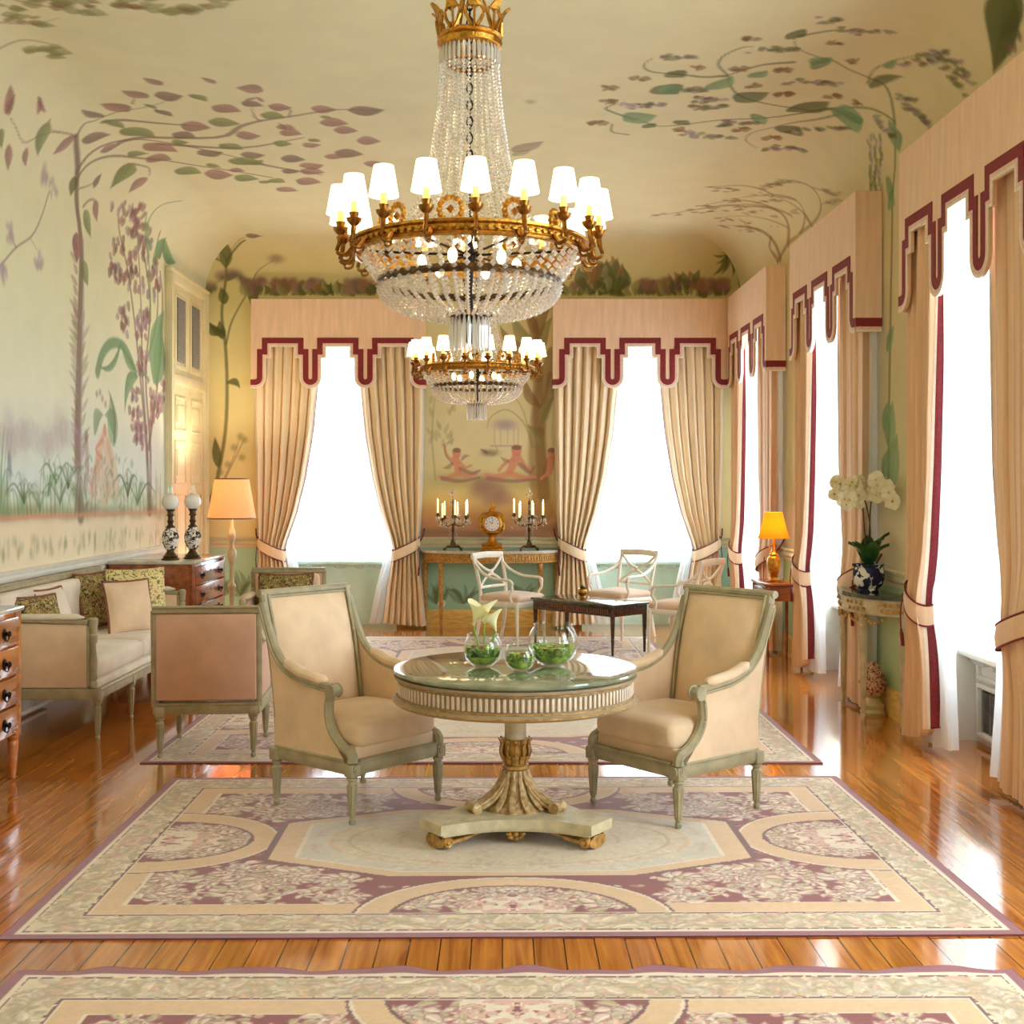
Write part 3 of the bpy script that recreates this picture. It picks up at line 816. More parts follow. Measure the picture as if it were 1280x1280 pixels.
l 4 .85 .08 .13 11.07 2.65 10.83 2.81 10.61 2.86 10.35 2.83 10.14 2.72 10.02 2.56
l 4 .7 .05 .02 11.47 3.88 11.21 4.02 11.12 4.18 11.16 4.3 11.34 4.44
l 4 .7 .06 .02 11.46 3.8 11.17 4.01 11 4.14
l 4 .7 .09 .02 11.63 3.75 11.66 3.96 11.79 4.05
f 4 .9 1.06 0 11.69 3.83 11.79 4.05
f 4 .9 .22 -.11 11.74 4.04 12.38 3.91
l 4 .6 .07 .04 11.52 3.2 11.5 3.65 11.37 3.94
d 6 .16 .1 .12 7.95 1.93
d 6 .16 .1 .12 8.02 1.94
d 6 .16 .1 .12 8.1 1.92
d 6 .16 .1 .12 8.18 1.89
d 6 .16 .1 .12 8.26 1.89
d 6 .16 .1 .12 8.34 1.92
d 6 .16 .1 .12 8.42 1.97
d 6 .16 .1 .12 8.51 1.96
d 6 .16 .1 .12 8.59 1.98
d 6 .16 .1 .12 8.68 1.95
d 6 .16 .1 .12 8.77 1.95
d 6 .16 .1 .12 8.86 1.9
d 6 .16 .1 .12 8.96 1.9
d 6 .16 .1 .12 9.05 1.95
d 6 .16 .1 .12 9.15 1.96
d 6 .16 .1 .12 9.25 2.03
d 6 .16 .1 .12 9.35 2.01
d 6 .16 .1 .12 9.46 1.99
d 6 .16 .1 .12 9.57 1.96
d 6 .16 .1 .12 9.68 1.96
b 6 .3 .1 .14 8.2 2.01
b 6 .3 .1 .14 9.12 2.07
b 6 .3 .1 .14 8.48 1.94
b 6 .3 .1 .14 8.93 1.95
b 6 .3 .1 .14 8.27 1.91
b 6 .3 .1 .14 9.25 2.02
b 10 .18 .22 .08 7.95 1.68
b 10 .18 .22 .08 8.05 1.7
b 10 .18 .22 .08 8.15 1.6
b 10 .18 .22 .08 8.26 1.65
b 10 .18 .22 .08 8.37 1.62
b 10 .18 .22 .08 8.48 1.66
b 10 .18 .22 .08 8.59 1.67
b 10 .18 .22 .08 8.71 1.6
b 10 .18 .22 .08 8.83 1.6
b 10 .18 .22 .08 8.96 1.63
b 10 .18 .22 .08 9.09 1.64
b 10 .18 .22 .08 9.22 1.6
b 10 .18 .22 .08 9.35 1.69
b 10 .18 .22 .08 9.49 1.7
b 10 .18 .22 .08 9.64 1.62
b 10 .18 .22 .08 9.79 1.64
b 10 .18 .22 .08 9.94 1.63
b 10 .18 .22 .08 10.1 1.64
b 10 .18 .22 .08 10.26 1.69
b 10 .18 .22 .08 10.43 1.74
b 10 .18 .22 .08 10.61 1.63
b 10 .18 .22 .08 10.79 1.61
b 10 .18 .22 .08 10.97 1.67
b 10 .18 .22 .08 11.17 1.71
b 10 .18 .22 .08 11.37 1.61
b 10 .18 .22 .08 11.57 1.74
b 10 .18 .22 .08 11.79 1.74
b 11 .35 .16 .05 7.95 1.43
b 11 .35 .16 .05 8.04 1.43
b 11 .35 .16 .05 8.12 1.41
b 11 .35 .16 .05 8.22 1.44
b 11 .35 .16 .05 8.31 1.4
b 11 .35 .16 .05 8.41 1.43
b 11 .35 .16 .05 8.51 1.42
b 11 .35 .16 .05 8.61 1.43
b 11 .35 .16 .05 8.71 1.42
b 11 .35 .16 .05 8.82 1.41
b 11 .35 .16 .05 8.93 1.39
b 11 .35 .16 .05 9.04 1.42
b 11 .35 .16 .05 9.15 1.42
b 11 .35 .16 .05 9.27 1.38
b 11 .35 .16 .05 9.39 1.38
b 11 .35 .16 .05 9.51 1.39
b 11 .35 .16 .05 9.64 1.39
b 11 .35 .16 .05 9.77 1.37
b 11 .35 .16 .05 9.9 1.39
b 11 .35 .16 .05 10.04 1.39
b 11 .35 .16 .05 10.18 1.38
b 11 .35 .16 .05 10.33 1.39
b 11 .35 .16 .05 10.47 1.38
b 11 .35 .16 .05 10.63 1.38
b 11 .35 .16 .05 10.79 1.39
b 11 .35 .16 .05 10.95 1.36
b 11 .35 .16 .05 11.12 1.34
b 11 .35 .16 .05 11.29 1.34
b 11 .35 .16 .05 11.47 1.37
b 11 .35 .16 .05 11.65 1.35
b 11 .35 .16 .05 11.85 1.32
l 11 .55 .03 .01 8 1.42 7.96 1.57 7.92 1.64 7.86 1.6
l 3 .55 .03 .01 8.06 1.41 8.11 1.62 8.19 1.72 8.3 1.67
l 11 .55 .03 .01 8.12 1.41 8.15 1.51 8.18 1.55 8.23 1.53
l 11 .55 .03 .01 8.19 1.41 8.19 1.61 8.18 1.7 8.17 1.66
l 11 .55 .03 .01 8.26 1.41 8.23 1.53 8.2 1.59 8.15 1.56
l 4 .55 .03 .01 8.32 1.4 8.3 1.53 8.27 1.58 8.23 1.56
l 3 .55 .03 .01 8.39 1.4 8.35 1.53 8.29 1.58 8.21 1.56
l 4 .55 .03 .01 8.46 1.39 8.43 1.61 8.39 1.7 8.32 1.65
l 3 .55 .03 .01 8.54 1.4 8.52 1.5 8.49 1.55 8.46 1.53
l 3 .55 .03 .01 8.61 1.4 8.56 1.58 8.5 1.65 8.41 1.61
l 11 .55 .03 .01 8.68 1.4 8.73 1.51 8.79 1.56 8.89 1.53
l 4 .55 .03 .01 8.76 1.39 8.78 1.61 8.8 1.7 8.85 1.65
l 11 .55 .03 .01 8.83 1.4 8.84 1.69 8.86 1.81 8.88 1.75
l 4 .55 .03 .01 8.91 1.38 8.88 1.61 8.84 1.71 8.79 1.66
l 3 .55 .03 .01 8.99 1.38 8.97 1.67 8.95 1.8 8.92 1.74
l 3 .55 .03 .01 9.07 1.39 9.06 1.61 9.05 1.71 9.04 1.66
l 11 .55 .03 .01 9.15 1.38 9.2 1.53 9.28 1.59 9.38 1.56
l 4 .55 .03 .01 9.23 1.38 9.19 1.7 9.13 1.84 9.05 1.77
l 4 .55 .03 .01 9.32 1.37 9.37 1.52 9.45 1.58 9.55 1.54
l 11 .55 .03 .01 9.41 1.38 9.36 1.51 9.29 1.56 9.19 1.54
l 3 .55 .04 .01 9.49 1.37 9.55 1.64 9.62 1.76 9.72 1.7
l 3 .55 .04 .01 9.58 1.37 9.6 1.58 9.62 1.68 9.66 1.63
l 11 .55 .04 .01 9.68 1.37 9.61 1.62 9.51 1.72 9.38 1.67
l 4 .55 .04 .01 9.77 1.36 9.74 1.53 9.71 1.59 9.67 1.56
l 11 .55 .04 .01 9.86 1.38 9.91 1.65 9.97 1.77 10.06 1.72
l 11 .55 .04 .01 9.96 1.36 9.97 1.68 9.99 1.82 10.01 1.75
l 4 .5 .04 .01 8.07 1.39 8.04 1.64 8.08 1.96
l 4 .5 .04 .01 8.1 1.38 8.08 1.64 8.12 1.96
l 4 .5 .04 .01 8.12 1.38 8.09 1.64 8.15 2.02
l 4 .5 .04 .01 8.15 1.38 8.1 1.64 8.13 2
l 4 .5 .04 .01 8.18 1.38 8.14 1.64 8.19 1.95
l 4 .5 .04 .01 8.2 1.38 8.2 1.64 8.21 1.99
l 4 .5 .04 .01 8.23 1.38 8.18 1.64 8.27 1.97
l 4 .5 .04 .02 10.61 1.37 10.65 1.61
l 11 .5 .04 .02 10.72 1.37 10.69 1.8
l 11 .5 .04 .02 10.83 1.37 10.81 1.67
l 4 .5 .04 .02 10.95 1.37 10.9 1.54
l 4 .5 .04 .02 11.07 1.36 11.09 1.74
l 4 .5 .05 .02 11.19 1.36 11.2 1.61
l 4 .5 .05 .02 11.32 1.36 11.27 1.59
l 4 .5 .05 .02 11.45 1.36 11.4 1.59
l 4 .5 .05 .02 11.57 1.35 11.62 1.52
l 11 .5 .05 .02 11.71 1.35 11.71 1.77
l 11 .5 .05 .02 11.85 1.35 11.86 1.72
b 9 .6 .03 .06 8.23 1.78
b 9 .6 .03 .06 8.24 1.7
l 8 .45 .17 .25 10.2 2.03 10.28 1.86 10.35 1.6
l 7 .45 .13 .19 10.12 1.98 10.02 1.79 9.94 1.57
l 8 .45 .12 .19 10.3 1.96 10.45 1.76 10.52 1.57
l 8 .45 .19 .27 10.06 1.82 10.14 1.65 10.18 1.56
l 7 .45 .08 .11 9.9 1.72 9.85 1.57
d 7 .8 .04 .06 10.2 2.08
l 7 .8 .05 .04 10.14 1.99 9.98 1.91 10.1 1.84
l 0 .5 .09 .12 9.75 1.98 9.77 1.78 9.73 1.59
d 0 .6 .04 .05 9.75 2.01
f 11 .4 .49 0 10.18 1.58 10.13 1.63
f 11 .4 .33 0 10.78 1.46 10.64 1.55
f 4 .4 .86 0 10.04 1.78 10.02 1.83
f 6 .4 .8 0 9.75 1.49 9.74 1.54
f 11 .4 .53 0 10.9 1.53 10.96 1.59
f 6 .4 .37 0 10.09 1.75 10.18 1.82
f 6 .4 .47 0 10.78 1.63 10.69 1.7
f 11 .4 .86 0 10.26 1.44 10.25 1.51
f 11 .4 .39 0 10.27 1.69 10.36 1.76
f 6 .4 .46 0 9.75 1.65 9.68 1.72
f 4 .4 .46 0 10.22 1.5 10.17 1.55
f 4 .4 .35 0 10.02 1.52 9.96 1.57
f 11 .4 .85 0 9.82 1.44 9.83 1.49
f 4 .4 .67 0 10.94 1.44 11 1.53
f 4 .4 .34 0 9.95 1.57 10.02 1.62
f 4 .4 .42 0 9.9 1.8 9.81 1.87
f 4 .4 .35 0 10.12 1.56 10.06 1.61
f 6 .4 .82 0 9.96 1.68 9.98 1.76
f 4 .4 .55 0 9.78 1.63 9.85 1.71
f 4 .4 .92 0 10.36 1.68 10.37 1.76
f 6 .4 .8 0 9.88 1.61 9.86 1.67
f 11 .4 .89 0 10.13 1.81 10.14 1.89
f 4 .4 .35 0 10.43 1.68 10.32 1.76
f 11 .4 .22 0 10.54 1.41 10.69 1.47
f 11 .4 .34 0 10.39 1.82 10.45 1.87
f 11 .4 .23 0 10.1 1.46 10 1.5
f 6 .4 .36 0 9.9 1.58 9.79 1.66
f 4 .4 .79 0 10.44 1.52 10.46 1.58
f 4 .4 .5 0 9.72 1.41 9.8 1.49
f 4 .4 .7 0 9.77 1.73 9.8 1.79
f 11 .4 .76 0 10.18 1.78 10.21 1.87
f 4 .4 .42 0 9.74 1.43 9.79 1.48
f 11 .4 .17 0 10.35 1.5 10.49 1.55
f 6 .4 .22 0 10.29 1.67 10.16 1.73
f 4 .4 .66 0 10.25 1.59 10.29 1.65
f 4 .4 .51 0 10.57 1.82 10.62 1.87
f 4 .4 .69 0 10.85 1.45 10.78 1.55
f 11 .4 .88 0 10.59 1.79 10.56 1.86
f 4 .4 .96 0 10.95 1.76 10.93 1.86
f 11 .4 .67 0 10.41 1.49 10.46 1.56
f 4 .4 .64 0 10.42 1.76 10.35 1.85
f 4 .4 .5 0 10.45 1.46 10.41 1.51
f 6 .4 .79 0 10.65 1.43 10.62 1.51
f 6 .4 .61 0 10.54 1.82 10.47 1.9
f 11 .4 .87 0 10.39 1.66 10.38 1.72
f 4 .4 .82 0 10.79 1.57 10.75 1.66
f 4 .4 .25 0 10.19 1.72 10.33 1.79
f 4 .4 .75 0 9.91 1.51 9.93 1.56
f 4 .4 .54 0 9.76 1.49 9.68 1.58
f 11 .4 .83 0 9.96 1.71 9.94 1.78
f 11 .4 .26 0 10.54 1.67 10.62 1.71
f 6 .4 .92 0 10.58 1.63 10.59 1.7
f 11 .4 .38 0 10.74 1.69 10.87 1.78
f 4 .4 .87 0 9.87 1.71 9.86 1.77
f 4 .4 .48 0 10.57 1.51 10.62 1.56
f 4 .4 .76 0 10.4 1.58 10.45 1.67
f 11 .4 .32 0 10.72 1.81 10.81 1.87
f 6 .4 .27 0 9.83 1.72 9.71 1.78
f 6 .4 .77 0 9.94 1.66 9.92 1.7
f 4 .4 .21 0 10.95 1.71 10.79 1.77
b 11 .22 .07 .05 8.41 1.42
b 4 .22 .07 .05 11.21 1.62
b 4 .22 .07 .05 8.47 1.51
b 11 .22 .07 .05 8.7 1.6
b 4 .22 .07 .05 11.17 1.45
b 11 .22 .07 .05 10.96 1.61
b 4 .22 .07 .05 10.87 1.65
b 4 .22 .07 .05 10.96 1.64
b 4 .22 .07 .05 11.54 1.45
b 11 .22 .07 .05 11.55 1.47
b 11 .22 .07 .05 8.52 1.39
b 4 .22 .07 .05 9.01 1.53
b 11 .22 .07 .05 9.68 1.63
b 4 .22 .07 .05 9.21 1.61
b 4 .22 .07 .05 8.08 1.49
b 4 .22 .07 .05 8.45 1.65
b 4 .22 .07 .05 11.4 1.45
b 11 .22 .07 .05 9.05 1.4
b 4 .22 .07 .05 11.14 1.45
b 4 .22 .07 .05 10.7 1.38
b 4 .22 .07 .05 11.25 1.43
b 11 .22 .07 .05 9.47 1.55
b 4 .22 .07 .05 11.16 1.56
b 4 .22 .07 .05 8.27 1.4
b 4 .22 .07 .05 8.44 1.52
b 4 .22 .07 .05 8.21 1.59
b 4 .22 .07 .05 11.74 1.65
b 4 .22 .07 .05 9.66 1.53
b 4 .22 .07 .05 10.66 1.34
b 4 .22 .07 .05 11.45 1.36
b 11 .22 .07 .05 9.52 1.59
b 4 .22 .07 .05 11.67 1.51
b 11 .22 .07 .05 8.68 1.5
b 11 .22 .07 .05 8.69 1.42
b 11 .22 .07 .05 9.53 1.45
b 4 .22 .07 .05 10.7 1.38
b 4 .22 .07 .05 11.04 1.59
b 4 .22 .07 .05 9.26 1.45
b 11 .22 .07 .05 10.24 1.52
b 11 .22 .07 .05 8.64 1.57
b 4 .22 .07 .05 9.3 1.39
b 4 .22 .07 .05 11.08 1.5
b 4 .22 .07 .05 11.1 1.5
b 4 .22 .07 .05 8.43 1.5
b 4 .22 .07 .05 10.04 1.44
b 4 .22 .07 .05 8.42 1.54
b 4 .22 .07 .05 11.78 1.57
b 4 .22 .07 .05 8.92 1.64
b 11 .22 .07 .05 8.17 1.4
b 4 .22 .07 .05 8.59 1.56
b 11 .22 .07 .05 11.34 1.48
b 4 .22 .07 .05 9.66 1.46
b 11 .22 .07 .05 8.13 1.52
b 11 .22 .07 .05 10.31 1.59
b 4 .22 .07 .05 8.07 1.4
b 4 .22 .07 .05 9.96 1.65
b 4 .22 .07 .05 8.47 1.45
b 4 .22 .07 .05 9.49 1.55
b 4 .22 .07 .05 9.78 1.52
b 4 .22 .07 .05 10.46 1.47
b 4 .22 .07 .05 10.46 1.34
b 4 .22 .07 .05 10.59 1.55
b 4 .22 .07 .05 9.5 1.56
b 4 .22 .07 .05 8.12 1.61
b 4 .22 .07 .05 11.82 1.31
b 4 .22 .07 .05 10.52 1.47
b 4 .22 .07 .05 10.24 1.65
b 11 .22 .07 .05 9.18 1.63
b 4 .22 .07 .05 8.17 1.43
b 11 .22 .07 .05 9.72 1.4
b 4 .22 .07 .05 10.97 1.34
b 4 .22 .07 .05 8.47 1.43
b 4 .22 .07 .05 9.1 1.49
b 4 .22 .07 .05 11.25 1.64
b 4 .22 .07 .05 9.42 1.59
b 4 .22 .07 .05 8.08 1.54
b 11 .22 .07 .05 10.64 1.57
b 11 .22 .07 .05 10.23 1.38
b 11 .22 .07 .05 11.19 1.53
b 11 .22 .07 .05 9.05 1.59
b 4 .22 .07 .05 10.91 1.39
b 4 .22 .07 .05 8.4 1.46
b 11 .22 .07 .05 8.09 1.57
b 11 .22 .07 .05 11.5 1.58
b 4 .22 .07 .05 10.79 1.57
b 4 .22 .07 .05 11.66 1.36
b 11 .22 .07 .05 11.05 1.44
b 4 .22 .07 .05 9.46 1.53
b 4 .22 .07 .05 11.17 1.36
b 4 .22 .07 .05 11.5 1.5
l 4 .5 .04 .01 8.93 1.54 9.01 1.68 9.08 1.64
l 4 .5 .04 .01 8.93 1.54 8.98 1.68 9.03 1.65
l 4 .5 .04 .01 8.93 1.54 9.06 1.69 9.17 1.63
l 3 .5 .04 .01 8.93 1.54 8.97 1.68 9 1.65
l 4 .5 .03 .01 8.93 1.54 9.07 1.69 9.21 1.63
l 4 .5 .04 .01 8.93 1.54 8.92 1.68 8.91 1.66
l 4 .5 .03 .01 8.93 1.54 9.09 1.69 9.24 1.62
l 3 .5 .04 .01 9.17 1.48 9.31 1.62 9.43 1.57
l 4 .5 .03 .01 9.17 1.48 9.37 1.62 9.54 1.55
l 4 .5 .04 .01 9.17 1.48 9.3 1.62 9.42 1.57
l 3 .5 .03 .01 9.17 1.48 8.97 1.62 8.81 1.55
l 3 .5 .05 .01 9.17 1.48 9.2 1.62 9.23 1.59
l 4 .5 .03 .01 9.17 1.48 8.96 1.62 8.78 1.54
l 4 .5 .04 .01 9.17 1.48 9.05 1.62 8.95 1.57
l 3 .5 .04 .01 9.34 1.6 9.46 1.75 9.58 1.7
l 3 .5 .04 .01 9.34 1.6 9.2 1.75 9.09 1.69
l 3 .5 .03 .01 9.34 1.6 9.16 1.75 9.02 1.68
l 4 .5 .04 .01 9.34 1.6 9.41 1.75 9.47 1.71
l 3 .5 .05 .01 9.34 1.6 9.29 1.75 9.24 1.71
l 3 .5 .03 .01 9.34 1.6 9.54 1.75 9.71 1.68
l 3 .5 .05 .02 9.34 1.6 9.34 1.75 9.34 1.72
l 4 .5 .03 .01 8.77 1.43 8.57 1.57 8.41 1.49
l 3 .5 .04 .01 8.77 1.43 8.84 1.56 8.9 1.52
l 3 .5 .04 .01 8.77 1.43 8.73 1.56 8.7 1.53
l 3 .5 .03 .01 8.77 1.43 8.64 1.56 8.53 1.51
l 4 .5 .03 .01 8.77 1.43 8.9 1.56 9.01 1.51
l 4 .5 .03 .01 8.77 1.43 8.6 1.57 8.45 1.5
l 4 .5 .04 .01 8.77 1.43 8.7 1.56 8.63 1.52
l 4 .5 .04 .01 9.09 1.63 9.06 1.77 9.04 1.75
l 3 .5 .03 .01 9.09 1.63 9.29 1.78 9.46 1.71
l 4 .5 .04 .01 9.09 1.63 9.04 1.77 9 1.74
l 4 .5 .03 .01 9.09 1.63 9.3 1.78 9.5 1.7
l 4 .5 .03 .01 9.09 1.63 8.91 1.77 8.77 1.7
l 4 .5 .03 .01 9.09 1.63 8.9 1.77 8.75 1.7
l 3 .5 .03 .01 9.09 1.63 8.92 1.77 8.79 1.71
l 3 .5 .04 .01 8.48 1.49 8.47 1.62 8.46 1.6
l 4 .5 .03 .01 8.48 1.49 8.65 1.62 8.8 1.55
l 3 .5 .03 .01 8.48 1.49 8.57 1.62 8.65 1.58
l 3 .5 .04 .01 8.48 1.49 8.49 1.62 8.51 1.6
l 3 .5 .03 .01 8.48 1.49 8.3 1.62 8.15 1.55
l 3 .5 .03 .01 8.48 1.49 8.31 1.62 8.17 1.55
l 3 .5 .04 .01 8.48 1.49 8.41 1.62 8.36 1.58
l 4 .5 .04 .01 10.83 1.53 10.63 1.7 10.47 1.63
l 3 .5 .06 .01 10.83 1.53 10.93 1.7 11.02 1.66
l 4 .5 .04 .01 10.83 1.53 10.6 1.7 10.4 1.62
l 3 .5 .04 .01 10.83 1.53 10.62 1.7 10.44 1.63
l 3 .5 .05 .01 10.83 1.53 10.99 1.7 11.13 1.65
l 3 .5 .06 .02 10.83 1.53 10.81 1.7 10.79 1.67
l 3 .5 .05 .01 10.83 1.53 10.98 1.7 11.11 1.65
l 4 .5 .04 .01 11.12 1.45 11.42 1.63 11.69 1.54
l 3 .5 .06 .01 11.12 1.45 11.2 1.63 11.28 1.58
l 4 .5 .06 .01 11.12 1.45 11.06 1.63 11.01 1.59
l 3 .5 .04 .01 11.12 1.45 10.82 1.63 10.58 1.54
l 4 .5 .04 .01 11.12 1.45 11.43 1.63 11.7 1.53
l 3 .5 .04 .01 11.12 1.45 11.41 1.63 11.67 1.54
l 4 .5 .06 .01 11.12 1.45 11.27 1.63 11.4 1.57
f 4 .7 .57 .3 9.94 2.02 10.18 2.2
f 4 .7 .58 -.3 10.45 2.04 10.18 2.2
f 4 .6 .6 0 10.45 1.94 10.35 2.41
l 3 .6 .06 .02 10.45 2 10.47 2.21 10.3 2.42
b 1 .6 .03 .03 10.08 2.39
b 1 .6 .03 .03 10.14 2.34
b 1 .6 .03 .03 10.22 2.3
b 1 .6 .03 .03 10 2.37
b 1 .4 .25 .05 9.79 1.42
b 1 .45 .2 .05 11.52 1.39
b 7 .6 .09 .02 8.07 1.39
b 7 .6 .09 .02 8.16 1.38
b 7 .6 .09 .02 8.26 1.38
b 7 .6 .09 .02 8.35 1.38
b 7 .6 .09 .02 8.45 1.38
b 7 .6 .09 .02 8.55 1.38
b 7 .6 .09 .02 8.65 1.38
b 7 .6 .09 .02 8.76 1.38
b 7 .6 .09 .02 8.86 1.38
b 7 .6 .09 .02 8.97 1.38
b 7 .6 .09 .02 9.09 1.38
b 7 .6 .09 .02 9.2 1.37
b 7 .6 .09 .02 9.32 1.37
b 7 .6 .09 .02 9.44 1.37
b 7 .6 .09 .02 9.57 1.37
b 7 .6 .09 .02 9.69 1.37
b 7 .6 .09 .02 9.83 1.37
b 7 .6 .09 .02 9.96 1.37
b 7 .6 .09 .02 10.1 1.36
b 7 .6 .09 .02 10.24 1.36
b 7 .6 .09 .02 10.39 1.36
b 7 .6 .09 .02 10.54 1.36
b 7 .6 .09 .02 10.7 1.36
b 7 .6 .09 .02 10.86 1.36
b 7 .6 .09 .02 11.02 1.35
b 7 .6 .09 .02 11.19 1.35
b 7 .6 .09 .02 11.37 1.35
b 7 .6 .09 .02 11.55 1.35
b 7 .6 .09 .02 11.74 1.35
b 7 .6 .09 .02 11.93 1.35
b 4 .3 .03 .04 8.21 1.21
b 11 .3 .03 .04 8.11 1.15
b 11 .3 .03 .04 8.05 1.22
b 11 .3 .03 .04 8.13 1.13
b 11 .3 .03 .04 8.21 1.14
b 4 .3 .03 .04 8.05 1.16
b 4 .3 .03 .04 8.13 1.12
l 5 .35 .02 .01 8.12 1.09 8.15 1.25
b 11 .3 .03 .04 8.42 1.16
b 11 .3 .03 .04 8.38 1.14
b 4 .3 .03 .04 8.29 1.22
b 11 .3 .03 .04 8.38 1.13
b 11 .3 .03 .04 8.33 1.22
b 11 .3 .03 .04 8.34 1.19
b 4 .3 .03 .04 8.45 1.17
l 5 .35 .02 .01 8.38 1.09 8.41 1.25
b 4 .3 .03 .04 8.71 1.14
b 11 .3 .03 .04 8.74 1.16
b 11 .3 .03 .04 8.66 1.22
b 4 .3 .03 .04 8.61 1.12
b 11 .3 .03 .04 8.6 1.12
b 11 .3 .03 .04 8.72 1.2
b 11 .3 .03 .04 8.62 1.21
l 5 .35 .02 .01 8.65 1.08 8.68 1.25
b 11 .3 .03 .04 8.89 1.16
b 11 .3 .03 .04 8.84 1.19
b 4 .3 .03 .04 8.87 1.14
b 11 .3 .03 .04 8.98 1.15
b 11 .3 .03 .04 8.99 1.11
b 11 .3 .03 .04 9.02 1.11
b 4 .3 .03 .04 8.98 1.18
l 5 .35 .02 .01 8.94 1.08 8.97 1.25
b 11 .3 .03 .04 9.26 1.14
b 4 .3 .03 .04 9.29 1.16
b 11 .3 .03 .04 9.29 1.15
b 4 .3 .03 .04 9.3 1.15
b 11 .3 .03 .04 9.28 1.18
b 11 .3 .03 .04 9.19 1.18
b 4 .3 .03 .04 9.15 1.15
l 5 .35 .02 .01 9.25 1.07 9.29 1.25
b 11 .3 .03 .04 9.69 1.2
b 11 .3 .03 .04 9.69 1.14
b 11 .3 .03 .04 9.56 1.1
b 11 .3 .03 .04 9.48 1.16
b 11 .3 .03 .04 9.66 1.18
b 11 .3 .03 .04 9.62 1.12
b 11 .3 .03 .04 9.7 1.12
l 5 .35 .03 .01 9.58 1.06 9.62 1.25
b 4 .3 .03 .04 9.83 1.2
b 11 .3 .03 .04 9.81 1.2
b 4 .3 .03 .04 9.96 1.18
b 11 .3 .03 .04 9.95 1.13
b 11 .3 .03 .04 9.82 1.15
b 11 .3 .03 .04 9.96 1.1
b 11 .3 .03 .04 9.95 1.18
l 5 .35 .03 .01 9.94 1.05 9.98 1.25
b 11 .3 .03 .04 10.21 1.1
b 4 .3 .03 .04 10.44 1.08
b 4 .3 .03 .04 10.33 1.15
b 11 .3 .03 .04 10.47 1.17
b 11 .3 .03 .04 10.4 1.13
b 4 .3 .03 .04 10.25 1.18
b 11 .3 .03 .04 10.35 1.2
l 5 .35 .03 .02 10.33 1.05 10.37 1.24
b 11 .3 .03 .04 10.66 1.19
b 11 .3 .03 .04 10.69 1.13
b 11 .3 .03 .04 10.74 1.19
b 11 .3 .03 .04 10.88 1.17
b 11 .3 .03 .04 10.6 1.11
b 11 .3 .03 .04 10.66 1.07
b 11 .3 .03 .04 10.76 1.2
l 5 .35 .03 .02 10.74 1.04 10.79 1.24
b 11 .3 .03 .04 11.28 1.16
b 11 .3 .03 .04 11.08 1.19
b 11 .3 .03 .04 11.09 1.12
b 11 .3 .03 .04 11.08 1.14
b 11 .3 .03 .04 11.17 1.12
b 11 .3 .03 .04 11.11 1.17
b 4 .3 .03 .04 11.19 1.17
l 5 .35 .03 .02 11.19 1.03 11.24 1.24
b 4 .3 .03 .04 11.79 1.15
b 11 .3 .03 .04 11.5 1.07
b 11 .3 .03 .04 11.59 1.08
b 11 .3 .03 .04 11.85 1.06
b 4 .3 .03 .04 11.71 1.13
b 4 .3 .03 .04 11.54 1.12
b 11 .3 .03 .04 11.87 1.05
l 5 .35 .04 .02 11.68 1.02 11.74 1.24
f 11 .65 1.08 0 6.86 4.93 6.88 5.03
f 11 .65 .85 0 6.93 4.93 6.95 5.06
f 11 .65 .68 0 6.83 4.92 6.82 5.05
f 11 .65 .96 0 6.94 5.01 7 5.11
f 11 .65 .83 0 6.85 5.08 6.9 5.14
f 11 .65 .93 0 6.93 5.05 7 5.18
f 11 .65 .44 0 6.84 4.88 6.81 4.98
f 5 .65 .58 0 6.88 5.07 6.86 5.16
f 5 .65 1.11 0 6.88 4.87 6.91 4.96
f 5 .65 .9 0 6.84 4.89 6.87 5
f 5 .65 .79 0 7.07 4.6 7.12 4.67
f 11 .65 .64 0 7.02 4.59 7.01 4.73
f 11 .65 .74 0 6.96 4.56 7 4.68
f 11 .65 .57 0 6.99 4.59 7.07 4.65
f 5 .65 .87 0 7.02 4.55 7.07 4.61
f 5 .65 .39 0 7.06 4.69 7.01 4.78
f 5 .65 .86 0 7.09 4.67 7.17 4.76
f 11 .65 .82 0 7.12 4.67 7.17 4.81
f 5 .65 .69 0 7.63 4.58 7.64 4.7
f 11 .65 .74 0 7.63 4.57 7.71 4.68
f 11 .65 .81 0 7.48 4.48 7.55 4.57
f 11 .65 .76 0 7.55 4.58 7.59 4.67
f 11 .65 .51 0 7.55 4.61 7.51 4.71
f 11 .65 .92 0 7.48 4.64 7.53 4.73
f 11 .65 .76 0 7.5 4.55 7.57 4.64
f 11 .65 .98 0 7.55 4.61 7.63 4.75
f 11 .65 .74 0 7.5 4.56 7.53 4.68
f 11 .65 .73 0 7.44 4.49 7.55 4.59
f 11 .65 .95 0 6.83 5.24 6.89 5.37
f 5 .65 .7 0 6.88 5.31 6.88 5.44
f 5 .65 .71 0 6.89 5.37 6.91 5.45
f 11 .65 .57 0 6.76 5.29 6.73 5.38
f 11 .65 .5 0 6.9 5.42 6.84 5.56
f 11 .65 .82 0 6.77 5.43 6.77 5.54
f 11 .65 .68 0 6.91 5.41 6.97 5.53
f 11 .65 .9 0 6.84 5.4 6.84 5.49
f 11 .65 .76 0 6.85 5.35 6.89 5.42
f 5 .65 .7 0 6.89 5.32 6.89 5.42
f 11 .65 .57 0 6.95 5.57 6.92 5.73
f 5 .65 .67 0 6.94 5.53 6.89 5.66
f 11 .65 1 0 6.89 5.65 6.94 5.75
f 11 .65 .94 0 6.94 5.49 6.98 5.62
f 11 .65 1.04 0 6.94 5.51 6.96 5.63
f 11 .65 .83 0 6.95 5.59 6.93 5.75
f 11 .65 .57 0 6.95 5.47 6.9 5.56
